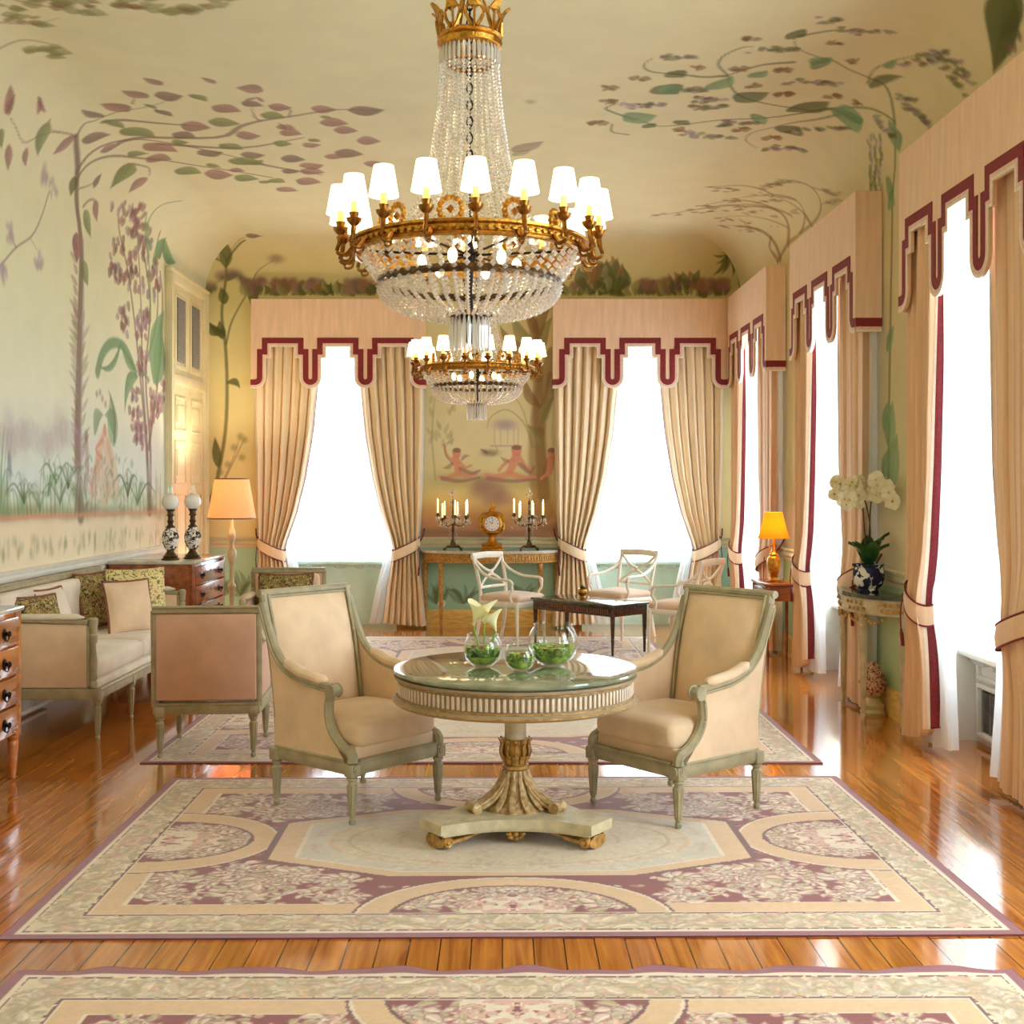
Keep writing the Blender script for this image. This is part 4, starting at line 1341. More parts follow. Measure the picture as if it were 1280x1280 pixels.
f 11 .65 .92 0 6.88 5.6 6.93 5.68
f 11 .65 .92 0 6.87 5.6 6.92 5.73
f 5 .65 .77 0 6.91 5.62 6.96 5.71
f 11 .65 .77 0 6.79 5.8 6.76 5.91
f 11 .65 .67 0 6.89 5.68 6.91 5.77
f 5 .65 .61 0 6.87 5.73 6.84 5.81
f 5 .65 .95 0 6.88 5.75 6.9 5.83
f 11 .65 .76 0 6.87 5.79 6.82 5.93
f 5 .65 .68 0 6.78 5.87 6.72 6.01
f 5 .65 .93 0 6.77 4.79 6.77 4.92
f 5 .65 .93 0 6.89 4.64 6.92 4.73
f 11 .65 1.04 0 6.9 4.63 6.92 4.74
f 11 .65 .96 0 6.85 4.73 6.84 4.86
f 11 .65 .38 0 6.81 4.77 6.76 4.89
f 11 .65 .5 0 6.81 4.59 6.88 4.64
f 11 .65 .95 0 6.8 4.95 6.86 5
f 11 .65 .68 0 6.79 4.93 6.79 5.07
f 5 .65 .74 0 6.72 5.06 6.74 5.14
f 11 .65 .95 0 6.79 4.91 6.84 5.05
f 11 .65 .73 0 6.77 4.87 6.73 5.01
f 11 .65 .78 0 6.79 5.04 6.83 5.16
f 5 .65 .64 0 6.87 5.22 6.85 5.33
f 5 .65 .47 0 6.75 5.2 6.7 5.3
f 11 .65 .88 0 6.83 5.26 6.85 5.36
f 11 .65 .92 0 6.75 5.28 6.79 5.42
f 5 .65 .73 0 6.83 5.28 6.9 5.36
f 5 .65 .7 0 6.78 5.13 6.84 5.19
l 5 .5 .03 .01 7.05 4.52 7.14 4.67 7.04 4.88
l 5 .5 .03 .02 7.33 4.39 7.34 4.54 7.46 4.67
l 5 .5 .03 .01 6.79 4.72 6.88 4.87 6.84 5.04'''
MURAL_B='''l 3 .8 .05 .03 -3.32 1.31 -3.25 1.63 -3.15 2.22 -3.13 2.76 -3.15 3.22 -3.19 3.58 -3.13 3.99 -3.09 4.18 -2.91 4.42 -2.84 4.49
l 3 .75 .03 .01 -3.14 3.22 -3.07 3.49 -2.87 3.85 -2.77 4.04 -2.57 4.18
l 3 .8 .03 .02 -3.1 4.18 -3.15 4.31 -3.27 4.33 -3.41 4.13
l 5 .6 .01 .02 -3.09 4.26 -3.01 4.35 -2.84 4.55 -2.63 4.59
f 3 .85 .37 0 -3.13 4.08 -3.06 4.49
f 3 .85 .47 .19 -3.13 3.93 -2.97 3.99
f 3 .85 .35 .2 -2.99 3.99 -2.86 3.56
f 3 .85 .61 0 -3.15 3.67 -3.2 3.87
f 3 .85 .5 .2 -3.18 3.33 -3.35 3.49
f 3 .85 .5 0 -3.18 3.27 -3.22 3.49
f 3 .85 .5 .3 -3.14 2.78 -2.98 2.7
f 3 .85 .3 0 -3.23 1.81 -3.27 2.17
f 3 .85 .2 0 -3.33 1.31 -3.25 1.67
f 3 .85 .21 -.4 -3.14 4.13 -3.42 4.1
f 3 .85 .4 .1 -3.14 3.31 -3.33 3.47
b 1 .7 .09 .06 -2.54 4.2
f 1 .8 .95 0 -3.32 4.57 -3.15 4.62
f 1 .8 .95 0 -2.81 4.62 -2.64 4.59
l 5 .6 .02 .01 -3.27 1.31 -3.21 1.58 -3.07 1.9 -2.98 2.17
l 5 .6 .02 .01 -3.16 1.67 -2.98 2.04 -2.93 2.15
b 11 .6 .04 .04 -2.98 2.17
b 11 .6 .04 .04 -2.93 2.13
b 11 .6 .04 .04 -3.12 1.85
b 11 .6 .04 .04 -3.21 1.76
b 11 .6 .04 .04 -3.05 2.04
b 11 .6 .04 .04 -2.96 1.93
f 11 .85 .47 .24 -2.85 3.77 -2.96 3.95
b 1 .75 .05 .04 -2.85 3.92
b 1 .75 .05 .04 -2.89 3.92
b 1 .75 .05 .04 -2.83 3.91
b 0 .75 .05 .04 -2.88 3.89
f 3 .85 .56 .1 -2.82 3.77 -2.71 3.86
b 0 .75 .05 .04 -2.78 3.93
b 0 .75 .05 .04 -2.81 3.89
b 1 .75 .05 .04 -2.82 3.83
b 1 .75 .05 .04 -2.84 3.88
f 3 .85 .41 -.15 -2.79 3.77 -2.76 3.95
b 0 .75 .05 .04 -2.82 3.82
b 5 .75 .05 .04 -2.81 3.83
b 1 .75 .05 .04 -2.79 3.85
b 5 .75 .05 .04 -2.83 3.86
f 11 .85 .52 .02 -2.75 3.77 -2.74 3.85
b 1 .75 .05 .04 -2.79 3.82
b 5 .75 .05 .04 -2.74 3.94
b 1 .75 .05 .04 -2.72 3.94
b 0 .75 .05 .04 -2.71 3.91
f 11 .85 .41 -.04 -2.71 3.77 -2.69 3.85
f 3 .85 .61 -.29 -2.68 3.77 -2.72 3.89
f 3 .85 .52 -.28 -2.65 3.77 -2.6 3.97
f 3 .85 .58 -.17 -2.61 3.77 -2.53 3.86
f 3 .85 .48 -.1 -2.57 3.77 -2.54 3.92
b 0 .75 .05 .04 -2.56 3.83
b 5 .75 .05 .04 -2.57 3.94
b 1 .75 .05 .04 -2.55 3.86
b 5 .75 .05 .04 -2.61 3.89
f 3 .85 .54 -.03 -2.54 3.77 -2.46 3.96
b 1 .75 .05 .04 -2.51 3.89
b 1 .75 .05 .04 -2.57 3.9
b 5 .75 .05 .04 -2.5 3.91
b 0 .75 .05 .04 -2.58 3.91
f 3 .85 .45 -.12 -2.51 3.77 -2.48 3.97
b 5 .75 .05 .04 -2.52 3.89
b 0 .75 .05 .04 -2.53 3.87
b 5 .75 .05 .04 -2.55 3.86
b 0 .75 .05 .04 -2.53 3.9
f 3 .85 .53 .11 -2.48 3.77 -2.38 3.95
f 11 .85 .6 .09 -2.44 3.77 -2.56 3.94
b 5 .75 .05 .04 -2.41 3.87
b 0 .75 .05 .04 -2.46 3.94
b 5 .75 .05 .04 -2.46 3.89
b 5 .75 .05 .04 -2.48 3.92
f 11 .85 .4 -.27 -2.41 3.77 -2.36 3.87
f 3 .85 .42 -.03 -2.38 3.77 -2.25 3.96
b 0 .75 .05 .04 -2.38 3.91
b 5 .75 .05 .04 -2.34 3.86
b 5 .75 .05 .04 -2.42 3.84
b 5 .75 .05 .04 -2.37 3.94
f 11 .85 .41 .16 -2.35 3.77 -2.35 3.9
f 3 .85 .47 -.19 -2.33 3.77 -2.21 3.95
f 11 .85 .57 .1 -2.3 3.77 -2.37 3.88
b 5 .75 .05 .04 -2.28 3.9
b 5 .75 .05 .04 -2.3 3.88
b 0 .75 .05 .04 -2.33 3.86
b 0 .75 .05 .04 -2.33 3.83
f 3 .85 .45 .13 -2.27 3.77 -2.3 3.91
f 3 .85 .42 .18 -2.24 3.77 -2.27 3.86
f 3 .85 .59 -.23 -2.19 3.77 -2.18 3.91
b 5 .75 .05 .04 -2.17 3.88
b 1 .75 .05 .04 -2.24 3.89
b 5 .75 .05 .04 -2.23 3.89
b 5 .75 .05 .04 -2.16 3.93
f 11 .85 .56 .28 -2.17 3.77 -2.16 3.97
b 0 .75 .05 .04 -2.14 3.87
b 0 .75 .05 .04 -2.19 3.88
b 0 .75 .05 .04 -2.19 3.87
b 5 .75 .05 .04 -2.15 3.92
f 3 .85 .48 -.16 -2.13 3.77 -2.2 3.85
b 1 .75 .05 .04 -2.1 3.86
b 0 .75 .05 .04 -2.16 3.91
b 1 .75 .05 .04 -2.15 3.93
b 1 .75 .05 .04 -2.09 3.84
f 11 .85 .56 .1 -2.1 3.77 -2.06 3.96
f 3 .85 .6 -.06 -2.07 3.77 -2.04 3.97
b 1 .75 .05 .04 -2.1 3.82
b 5 .75 .05 .04 -2.1 3.87
b 0 .75 .05 .04 -2.09 3.93
b 5 .75 .05 .04 -2.1 3.85
f 3 .85 .49 -.13 -2.04 3.77 -1.94 3.93
f 11 .85 .45 -.04 -2.01 3.77 -2.04 3.97
f 3 .85 .52 .25 -1.98 3.77 -2.04 3.86
f 3 .85 .52 -.21 -1.94 3.77 -2.03 3.9
f 3 .85 .47 .14 -1.91 3.77 -1.96 3.88
f 11 .85 .46 .18 -1.87 3.77 -1.85 3.96
f 3 .85 .53 -.19 -1.83 3.77 -1.89 3.93
f 3 .85 .55 .15 -1.8 3.77 -1.79 3.87
b 5 .75 .05 .04 -1.76 3.83
b 1 .75 .05 .04 -1.76 3.88
b 5 .75 .05 .04 -1.81 3.86
b 1 .75 .05 .04 -1.76 3.93
f 3 .85 .56 -.24 -1.76 3.77 -1.67 3.87
f 11 .85 .6 .23 -1.72 3.77 -1.82 3.9
b 0 .75 .05 .04 -1.69 3.92
b 0 .75 .05 .04 -1.69 3.82
b 0 .75 .05 .04 -1.75 3.83
b 0 .75 .05 .04 -1.69 3.91
f 11 .85 .44 .23 -1.69 3.77 -1.64 3.85
b 1 .75 .05 .04 -1.65 3.85
b 1 .75 .05 .04 -1.7 3.89
b 0 .75 .05 .04 -1.69 3.88
b 5 .75 .05 .04 -1.68 3.91
f 3 .85 .41 -.12 -1.64 3.77 -1.69 3.94
b 1 .75 .05 .04 -1.64 3.9
b 1 .75 .05 .04 -1.62 3.84
b 1 .75 .05 .04 -1.66 3.85
b 1 .75 .05 .04 -1.64 3.94
f 3 .85 .44 -0 -1.61 3.77 -1.6 3.9
f 11 .85 .47 .26 -1.57 3.77 -1.52 3.96
b 5 .75 .05 .04 -1.59 3.91
b 1 .75 .05 .04 -1.57 3.82
b 5 .75 .05 .04 -1.61 3.86
b 1 .75 .05 .04 -1.6 3.9
f 3 .85 .41 .11 -1.54 3.77 -1.47 3.93
b 1 .75 .05 .04 -1.52 3.89
b 5 .75 .05 .04 -1.55 3.91
b 5 .75 .05 .04 -1.58 3.94
b 1 .75 .05 .04 -1.5 3.87
f 3 .85 .45 -.02 -1.52 3.77 -1.41 3.92
b 1 .75 .05 .04 -1.51 3.86
b 1 .75 .05 .04 -1.52 3.83
b 0 .75 .05 .04 -1.53 3.84
b 0 .75 .05 .04 -1.49 3.92
f 3 .85 .51 -0 -1.48 3.77 -1.57 3.88
f 3 .85 .59 -.14 -1.45 3.77 -1.54 3.91
f 3 .85 .4 .26 .66 3.77 .57 3.94
f 3 .85 .58 -.19 .68 3.77 .63 3.88
f 3 .85 .54 .04 .72 3.77 .69 3.92
f 11 .85 .5 -.15 .75 3.77 .66 3.89
f 11 .85 .49 -.08 .79 3.77 .84 3.88
f 11 .85 .59 .16 .83 3.77 .8 3.94
f 3 .85 .52 -.03 .85 3.77 .94 3.89
b 5 .75 .05 .04 .84 3.9
b 0 .75 .05 .04 .82 3.89
b 5 .75 .05 .04 .9 3.94
b 1 .75 .05 .04 .9 3.9
f 3 .85 .54 .15 .89 3.77 .99 3.88
b 0 .75 .05 .04 .87 3.9
b 1 .75 .05 .04 .89 3.88
b 1 .75 .05 .04 .91 3.91
b 1 .75 .05 .04 .9 3.93
f 11 .85 .43 -.13 .91 3.77 .88 3.86
f 11 .85 .44 .09 .95 3.77 .97 3.86
f 3 .85 .56 -.05 .98 3.77 1.06 3.96
f 3 .85 .55 .2 1.01 3.77 1.1 3.94
f 3 .85 .42 .04 1.05 3.77 1.01 3.91
b 1 .75 .05 .04 1.01 3.9
b 5 .75 .05 .04 1.08 3.87
b 0 .75 .05 .04 1.02 3.88
b 5 .75 .05 .04 1.04 3.9
f 3 .85 .56 .01 1.09 3.77 1.17 3.88
b 5 .75 .05 .04 1.09 3.93
b 0 .75 .05 .04 1.09 3.86
b 0 .75 .05 .04 1.11 3.93
b 0 .75 .05 .04 1.08 3.88
f 3 .85 .52 .25 1.12 3.77 1.23 3.9
f 3 .85 .53 -.06 1.15 3.77 1.16 3.89
f 3 .85 .54 -.19 1.19 3.77 1.1 3.89
f 11 .85 .47 -.13 1.23 3.77 1.25 3.92
f 3 .85 .51 .12 1.27 3.77 1.19 3.87
f 11 .85 .48 -.01 1.31 3.77 1.27 3.96
f 11 .85 .47 .12 1.34 3.77 1.26 3.88
f 3 .85 .51 .29 1.38 3.77 1.27 3.92
b 5 .75 .05 .04 1.34 3.94
b 5 .75 .05 .04 1.41 3.89
b 1 .75 .05 .04 1.4 3.91
b 0 .75 .05 .04 1.38 3.86
f 3 .85 .4 .25 1.42 3.77 1.3 3.9
f 11 .85 .53 .23 1.47 3.77 1.39 3.91
f 11 .85 .56 .12 1.5 3.77 1.61 3.97
f 11 .85 .52 -.08 1.52 3.77 1.49 3.87
f 3 .85 .49 -.1 1.55 3.77 1.57 3.92
f 3 .85 .44 -.09 1.59 3.77 1.59 3.96
f 3 .85 .45 -.26 1.63 3.77 1.6 3.92
b 1 .75 .05 .04 1.6 3.93
b 0 .75 .05 .04 1.63 3.88
b 1 .75 .05 .04 1.62 3.87
b 0 .75 .05 .04 1.66 3.82
f 3 .85 .6 .07 1.65 3.77 1.73 3.96
b 1 .75 .05 .04 1.64 3.83
b 0 .75 .05 .04 1.65 3.87
b 1 .75 .05 .04 1.65 3.93
b 5 .75 .05 .04 1.67 3.9
f 3 .85 .52 -.27 1.7 3.77 1.65 3.87
f 3 .85 .47 -.04 1.72 3.77 1.71 3.96
b 1 .75 .05 .04 1.72 3.87
b 1 .75 .05 .04 1.76 3.9
b 1 .75 .05 .04 1.69 3.84
b 5 .75 .05 .04 1.75 3.82
f 3 .85 .6 -.02 1.76 3.77 1.87 3.85
b 1 .75 .05 .04 1.77 3.86
b 0 .75 .05 .04 1.76 3.88
b 1 .75 .05 .04 1.76 3.9
b 5 .75 .05 .04 1.8 3.83
f 11 .85 .57 -.28 1.81 3.77 1.72 3.95
b 0 .75 .05 .04 1.79 3.9
b 1 .75 .05 .04 1.79 3.88
b 0 .75 .05 .04 1.83 3.94
b 0 .75 .05 .04 1.77 3.88
f 11 .85 .57 -.14 1.85 3.77 1.74 3.96
f 3 .85 .48 -.22 1.88 3.77 1.93 3.96
f 11 .85 .51 .15 1.92 3.77 1.8 3.94
b 5 .75 .05 .04 1.87 3.94
b 1 .75 .05 .04 1.88 3.82
b 0 .75 .05 .04 1.95 3.86
b 5 .75 .05 .04 1.88 3.87
f 11 .85 .59 .14 1.94 3.77 2.06 3.86
b 0 .75 .05 .04 1.91 3.86
b 0 .75 .05 .04 1.98 3.83
b 5 .75 .05 .04 1.97 3.87
b 1 .75 .05 .04 1.97 3.83
f 3 .85 .52 .07 1.97 3.77 1.93 3.9
f 3 .85 .44 .1 2.01 3.77 2.04 3.91
f 11 .85 .41 .25 2.03 3.77 2.02 3.96
f 11 .85 .44 .26 2.06 3.77 2 3.91
f 3 .85 .57 -.19 2.1 3.77 2.03 3.97
f 11 .85 .43 .13 2.15 3.77 2.17 3.9
f 11 .85 .56 -.09 2.19 3.77 2.29 3.85
b 5 .75 .05 .04 2.23 3.92
b 1 .75 .05 .04 2.21 3.89
b 1 .75 .05 .04 2.22 3.87
b 1 .75 .05 .04 2.16 3.91
f 3 .85 .49 -.25 2.22 3.77 2.35 3.86
b 0 .75 .05 .04 2.24 3.86
b 1 .75 .05 .04 2.18 3.92
b 0 .75 .05 .04 2.26 3.85
b 0 .75 .05 .04 2.25 3.88
f 3 .85 .41 .07 2.25 3.77 2.24 3.9
b 1 .75 .05 .04 2.26 3.83
b 0 .75 .05 .04 2.24 3.87
b 0 .75 .05 .04 2.23 3.93
b 5 .75 .05 .04 2.29 3.88
f 3 .85 .58 -.23 2.28 3.77 2.29 3.85
f 3 .85 .45 -.12 2.32 3.77 2.28 3.85
b 0 .75 .05 .04 2.35 3.93
b 5 .75 .05 .04 2.28 3.85
b 5 .75 .05 .04 2.27 3.94
b 0 .75 .05 .04 2.31 3.83
f 11 .85 .48 -.04 2.35 3.77 2.38 3.89
f 3 .85 .5 -.22 2.4 3.77 2.47 3.85
b 1 .75 .05 .04 2.43 3.88
b 1 .75 .05 .04 2.39 3.85
b 1 .75 .05 .04 2.38 3.93
b 0 .75 .05 .04 2.35 3.86
f 3 .85 .42 -.03 2.43 3.77 2.5 3.95
b 5 .75 .05 .04 2.47 3.93
b 5 .75 .05 .04 2.4 3.86
b 0 .75 .05 .04 2.41 3.91
b 5 .75 .05 .04 2.43 3.9
f 11 .85 .52 .19 2.46 3.77 2.4 3.9
b 5 .75 .05 .04 2.48 3.86
b 5 .75 .05 .04 2.49 3.93
b 5 .75 .05 .04 2.41 3.85
b 1 .75 .05 .04 2.41 3.88
f 3 .85 .57 .09 2.5 3.77 2.4 3.9
b 5 .75 .05 .04 2.51 3.9
b 0 .75 .05 .04 2.47 3.86
b 1 .75 .05 .04 2.46 3.83
b 5 .75 .05 .04 2.55 3.85
f 3 .85 .5 .05 2.52 3.77 2.59 3.86
b 0 .75 .05 .04 2.51 3.84
b 5 .75 .05 .04 2.54 3.93
b 0 .75 .05 .04 2.54 3.87
b 0 .75 .05 .04 2.53 3.92
l 3 .7 .01 .01 -2.87 3.78 -2.92 3.94 -3.06 4.04 -3.33 3.84
b 1 .7 .06 .06 -3.2 3.99
b 3 .7 .03 .03 -3.17 3.97
b 1 .7 .06 .06 -3.12 4.01
b 3 .7 .03 .03 -3.1 3.99
b 1 .7 .06 .06 -3.05 4.02
b 3 .7 .03 .03 -3.03 4
b 1 .7 .06 .06 -2.99 4
b 3 .7 .03 .03 -2.96 3.98
b 1 .7 .06 .06 -2.93 3.94
b 3 .7 .03 .03 -2.9 3.93
b 1 .7 .06 .06 -2.87 3.9
b 3 .7 .03 .03 -2.84 3.88
b 1 .7 .06 .06 -3.3 3.87
b 3 .7 .03 .03 -3.27 3.85
b 1 .7 .06 .06 -3.35 3.84
b 3 .7 .03 .03 -3.32 3.82
b 1 .7 .06 .06 -2.8 3.87
b 3 .7 .03 .03 -2.77 3.85
f 3 .75 .44 .11 1.27 3.79 1.18 4.05
f 5 .75 .47 -.18 1.04 3.99 1.13 4.09
f 5 .75 .46 .03 1.26 3.96 1.28 3.97
f 5 .75 .43 -.22 1.14 3.79 1.03 4.2
f 11 .75 .44 -.03 .99 3.97 .9 4.04
f 5 .75 .45 .17 1.21 3.87 1.21 4.07
f 11 .75 .44 .03 1.15 3.8 1.08 4.17
f 5 .75 .45 -.02 1.08 3.83 1.1 4.08
f 5 .75 .44 -.01 1.29 3.79 1.17 4.09
f 5 .75 .42 -.15 1.21 3.93 1.22 4.25
f 3 .75 .43 .03 1.04 3.95 1.01 4.09
f 11 .75 .45 .17 1.09 3.81 1.06 4.05
f 3 .75 .42 .07 1.1 3.97 1.04 4.17
f 11 .75 .47 -.12 1.16 3.94 1.24 4.02
f 5 .75 .45 .25 1.15 3.94 1.24 4.17
f 3 .75 .44 -.1 .97 3.93 .88 4.05
f 11 .75 .46 .11 1.29 3.81 1.39 4
f 11 .75 .44 -.17 1.2 3.96 1.19 3.99
f 3 .75 .44 .29 1.29 3.8 1.22 4.06
f 3 .75 .43 .01 1.2 3.9 1.17 4.2
f 3 .75 .43 .06 1.1 3.88 1.01 4.16
f 3 .75 .44 .24 .98 3.86 .88 4.12
f 5 .75 .43 -.03 1.05 3.89 .94 4.11
f 3 .75 .44 -.12 1.33 3.84 1.34 4.13
f 5 .75 .44 -.2 .99 3.9 1.02 4.12
f 11 .75 .44 .15 1.27 3.84 1.19 3.93
f 3 .75 .46 -.08 1.13 3.84 1.25 3.94
f 3 .75 .43 .18 1.21 3.82 1.13 4.17
f 3 .75 .44 -.02 1.23 3.8 1.29 4.22
f 11 .75 .45 -.2 1.09 3.97 1.16 4.15
f 3 .75 .44 -.12 1.25 3.88 1.2 4.02
f 11 .75 .44 -.28 1.2 3.81 1.09 4.01
f 3 .75 .46 -.1 1.29 3.81 1.38 3.97
f 5 .75 .45 .09 1.03 3.97 1.03 3.93
f 11 .75 .45 -.1 1.19 3.93 1.07 3.94
f 5 .75 .45 -.09 1.31 3.98 1.35 4.15
f 3 .75 .45 -.3 1.29 3.83 1.36 4.1
f 5 .75 .46 .1 1.01 3.98 1.07 4.08
f 3 .75 .46 .11 1.04 3.83 1.17 3.98
f 5 .75 .42 -.2 1.03 3.9 .98 4.22
f 1 .75 .49 0 2.02 3.81 1.96 3.95
f 1 .75 .49 0 1.92 3.9 1.88 4.02
f 5 .75 .48 0 2.06 3.93 2.01 3.96
f 1 .75 .52 0 1.94 3.81 2.02 4.02
f 3 .75 .51 0 1.99 3.92 2.04 3.95
f 5 .75 .48 0 2.19 3.83 2.11 4.06
f 5 .75 .47 0 2.04 3.91 1.94 4.04
f 3 .75 .51 0 1.92 3.82 1.92 3.96
f 3 .75 .52 0 2.17 3.91 2.23 4.07
f 3 .75 .52 0 1.98 3.89 2.03 4.01
f 3 .75 .48 0 2.11 3.84 2.03 4.05
f 3 .75 .5 0 2.1 3.83 2.08 3.93
f 3 .75 .49 0 2.08 3.93 2.16 3.92
f 1 .75 .49 0 2.15 3.91 2.05 3.91
l 3 .8 .03 .01 2.7 3.87 2.65 4.08 2.53 4.26 2.4 4.29
f 3 .8 .23 .2 2.51 4.26 2.36 3.99
f 3 .8 .25 .2 2.51 4.26 2.39 4.13
f 3 .8 .21 .19 2.51 4.26 2.46 3.99
f 3 .8 .19 .18 2.51 4.26 2.6 3.96
f 3 .8 .27 .2 2.51 4.26 2.35 4.26
f 3 .8 .19 .18 2.51 4.26 2.74 3.94
b 8 .5 .28 .1 -.76 1.31
b 8 .5 .28 .1 -.53 1.24
b 8 .5 .28 .1 -.26 1.31
b 8 .5 .28 .1 .02 1.22
b 8 .5 .28 .1 .34 1.31
b 8 .5 .28 .1 .52 1.22
b 8 .5 .28 .1 -.66 1.13
b 8 .5 .28 .1 .11 1.11
b 8 .5 .28 .1 -.16 1.15
b 1 .45 .25 .05 -.76 1.08
b 1 .45 .25 .05 -.44 1.05
b 1 .45 .25 .05 -.07 1.06
b 1 .45 .25 .05 .29 1.05
b 1 .45 .25 .05 .56 1.13
b 11 .35 .25 .1 -.62 1.67
b 11 .35 .25 .1 -.35 1.67
b 11 .35 .25 .1 -.07 1.63
b 11 .35 .25 .1 .25 1.67
b 0 .6 .12 .09 -.26 1.54
b 0 .6 .12 .09 -.07 1.56
b 0 .6 .12 .09 -.12 1.45
b 0 .6 .12 .09 .02 1.47
b 0 .6 .12 .09 -.21 1.63
l 5 .6 .12 .15 .35 3.49 .4 2.85
l 5 .6 .12 .15 .4 2.85 .42 2.22
l 5 .6 .12 .15 .42 2.22 .47 1.49
l 5 .6 .12 .15 .47 2.4 .58 2.85
l 5 .6 .12 .28 .56 3.13 .44 2.67 .4 2.04 .46 1.31
f 5 .75 .3 .2 .4 3.13 -.03 3.45
f 11 .75 .3 .1 .4 3.13 .11 3.58
f 11 .75 .3 .1 .42 3.04 .58 3.54
f 11 .75 .3 -.2 .44 2.85 .2 3.08
f 5 .75 .3 .1 .38 3.22 .56 3.67
f 5 .75 .3 .15 .44 2.49 .26 2.85
f 11 .75 .3 .1 .44 2.31 .6 2.63
f 11 .75 .3 -.1 .46 2.04 .26 2.31
f 5 .75 .3 0 .4 3.31 .25 3.67
f 5 .75 .3 0 .47 1.67 .6 2.04
l 11 .7 .02 .01 .34 2.04 .25 2.31 .06 2.47 -.12 2.4 -.18 2.26
l 11 .6 .02 .01 .36 2.04 .2 2.54 .02 2.63
b 6 .8 .13 .06 .03 2.3
l 6 .75 .01 .01 -.09 2.26 -.09 2.08
l 6 .75 .01 .01 -.02 2.26 -.02 2.08
l 6 .75 .01 .01 .06 2.26 .06 2.08
l 6 .75 .01 .01 .13 2.26 .13 2.08
l 6 .75 .01 .01 .18 2.26 .18 2.08
l 6 .7 .02 .02 -.13 2.06 .22 2.06
l 7 .85 .04 .03 -.55 1.89 -.63 1.95 -.66 2.06
l 7 .85 .04 .03 -.49 1.88 -.42 1.82 -.35 1.84
l 7 .85 .06 .04 -.5 1.75 -.38 1.72 -.29 1.75
l 7 .85 .06 .04 -.52 1.74 -.64 1.7 -.72 1.71
l 7 .9 .1 .08 -.53 1.91 -.5 1.76
d 7 .95 .05 .06 -.52 1.98
d 1 .8 .05 .03 -.52 2.01
l 7 .85 .05 .04 .13 1.91 .02 1.85 -.04 1.78
l 7 .85 .05 .04 .21 1.91 .27 1.82 .33 1.78
l 7 .85 .08 .06 .08 1.75 -.06 1.71 -.18 1.73
l 7 .85 .08 .06 .11 1.74 .25 1.69 .36 1.7
l 7 .9 .12 .09 .16 1.94 .08 1.76
d 7 .95 .06 .07 .16 2.01
d 1 .8 .06 .03 .16 2.04
l 7 .85 .06 .04 .53 1.75 .44 1.69
l 7 .9 .1 .08 .56 1.91 .53 1.75
d 7 .95 .05 .06 .56 1.98
d 1 .8 .05 .03 .56 2.01
l 0 .75 .06 .03 -.68 1.69 -.48 1.66 -.26 1.7
l 0 .75 .06 .03 -.16 1.69 .11 1.66 .38 1.68
l 0 .75 .06 .03 -.47 1.8 -.35 1.75 -.26 1.78
l 0 .75 .06 .03 .2 1.85 .31 1.76 .36 1.82
f 0 .6 .4 .2 -.56 1.88 -.69 1.81
f 0 .6 .4 .2 -.47 1.89 -.36 1.95
f 0 .6 .4 .2 .09 1.89 -.02 1.95
l 1 .7 .02 .01 -.56 1.85 -.64 1.95 -.66 2.08
l 1 .7 .01 .01 -.68 2.07 -.6 2.11 -.66 2.04
b 1 .7 .1 .04 -.14 1.98
l 1 .7 .01 .01 -.11 1.95 -.06 2.01 -.08 2.06
f 1 .7 .4 0 -.16 1.97 -.26 2.03
f 11 .3 .4 0 -.82 2.54 -.8 2.65
f 11 .3 .4 0 -.55 2.44 -.54 2.55
f 11 .3 .4 0 -.7 2.23 -.75 2.37
f 11 .3 .4 0 -.66 2.64 -.73 2.72
f 11 .3 .4 0 -.79 2.38 -.83 2.51
f 11 .3 .4 0 -.74 2.11 -.81 2.26
f 11 .3 .4 0 -.8 2.74 -.8 2.87
f 11 .3 .4 0 -.61 2.15 -.59 2.25
f 11 .3 .4 0 -.61 2.67 -.59 2.81
f 11 .3 .4 0 -.61 2.08 -.54 2.16
f 11 .3 .4 0 -.6 2.43 -.56 2.54
f 11 .3 .4 0 -.58 2.06 -.58 2.2
f 11 .3 .4 0 -.62 2.83 -.61 2.93
f 11 .3 .4 0 -.81 2.18 -.87 2.28
f 11 .3 .4 0 -.61 2.12 -.65 2.23
f 11 .3 .4 0 -.58 2.46 -.55 2.54
f 11 .3 .4 0 -.83 2.08 -.8 2.2
f 11 .3 .4 0 -.7 2.15 -.77 2.26
f 11 .3 .4 0 -.68 2.05 -.67 2.16
f 11 .3 .4 0 -.53 2.57 -.51 2.65
f 11 .3 .4 0 -.59 2.4 -.63 2.5
f 11 .3 .4 0 -.59 2.14 -.57 2.26
f 11 .3 .4 0 -.74 2.62 -.67 2.76
f 11 .3 .4 0 -.68 2.55 -.61 2.67
f 11 .3 .4 0 -.71 2.25 -.73 2.33
f 11 .3 .4 0 -.67 2.2 -.6 2.33
l 11 .4 .03 .01 -.76 1.67 -.8 2.22 -.73 2.76 -.53 2.9
f 3 .5 .2 -.08 -.76 .26 -.6 .48
f 3 .5 .2 -.1 -.76 .26 -1 .42
f 3 .5 .2 .14 -.76 .26 -.73 .52
f 3 .5 .2 -.27 -.76 .26 -.66 .51
f 3 .5 .2 .03 -.76 .26 -.71 .52
f 3 .5 .2 -.06 -.76 .26 -.74 .52
f 3 .5 .2 -.13 -.76 .26 -.83 .51
f 3 .5 .2 -.1 -.44 .26 -.44 .52
f 3 .5 .2 .11 -.44 .26 -.2 .43
f 3 .5 .2 -.12 -.44 .26 -.65 .45
f 3 .5 .2 .07 -.44 .26 -.65 .45
f 3 .5 .2 -.3 -.44 .26 -.69 .4
f 3 .5 .2 -.07 -.44 .26 -.3 .49
f 3 .5 .2 -.04 -.44 .26 -.59 .48
f 3 .5 .2 -.16 .25 .26 -.01 .41
f 3 .5 .2 -.11 .25 .26 .33 .51
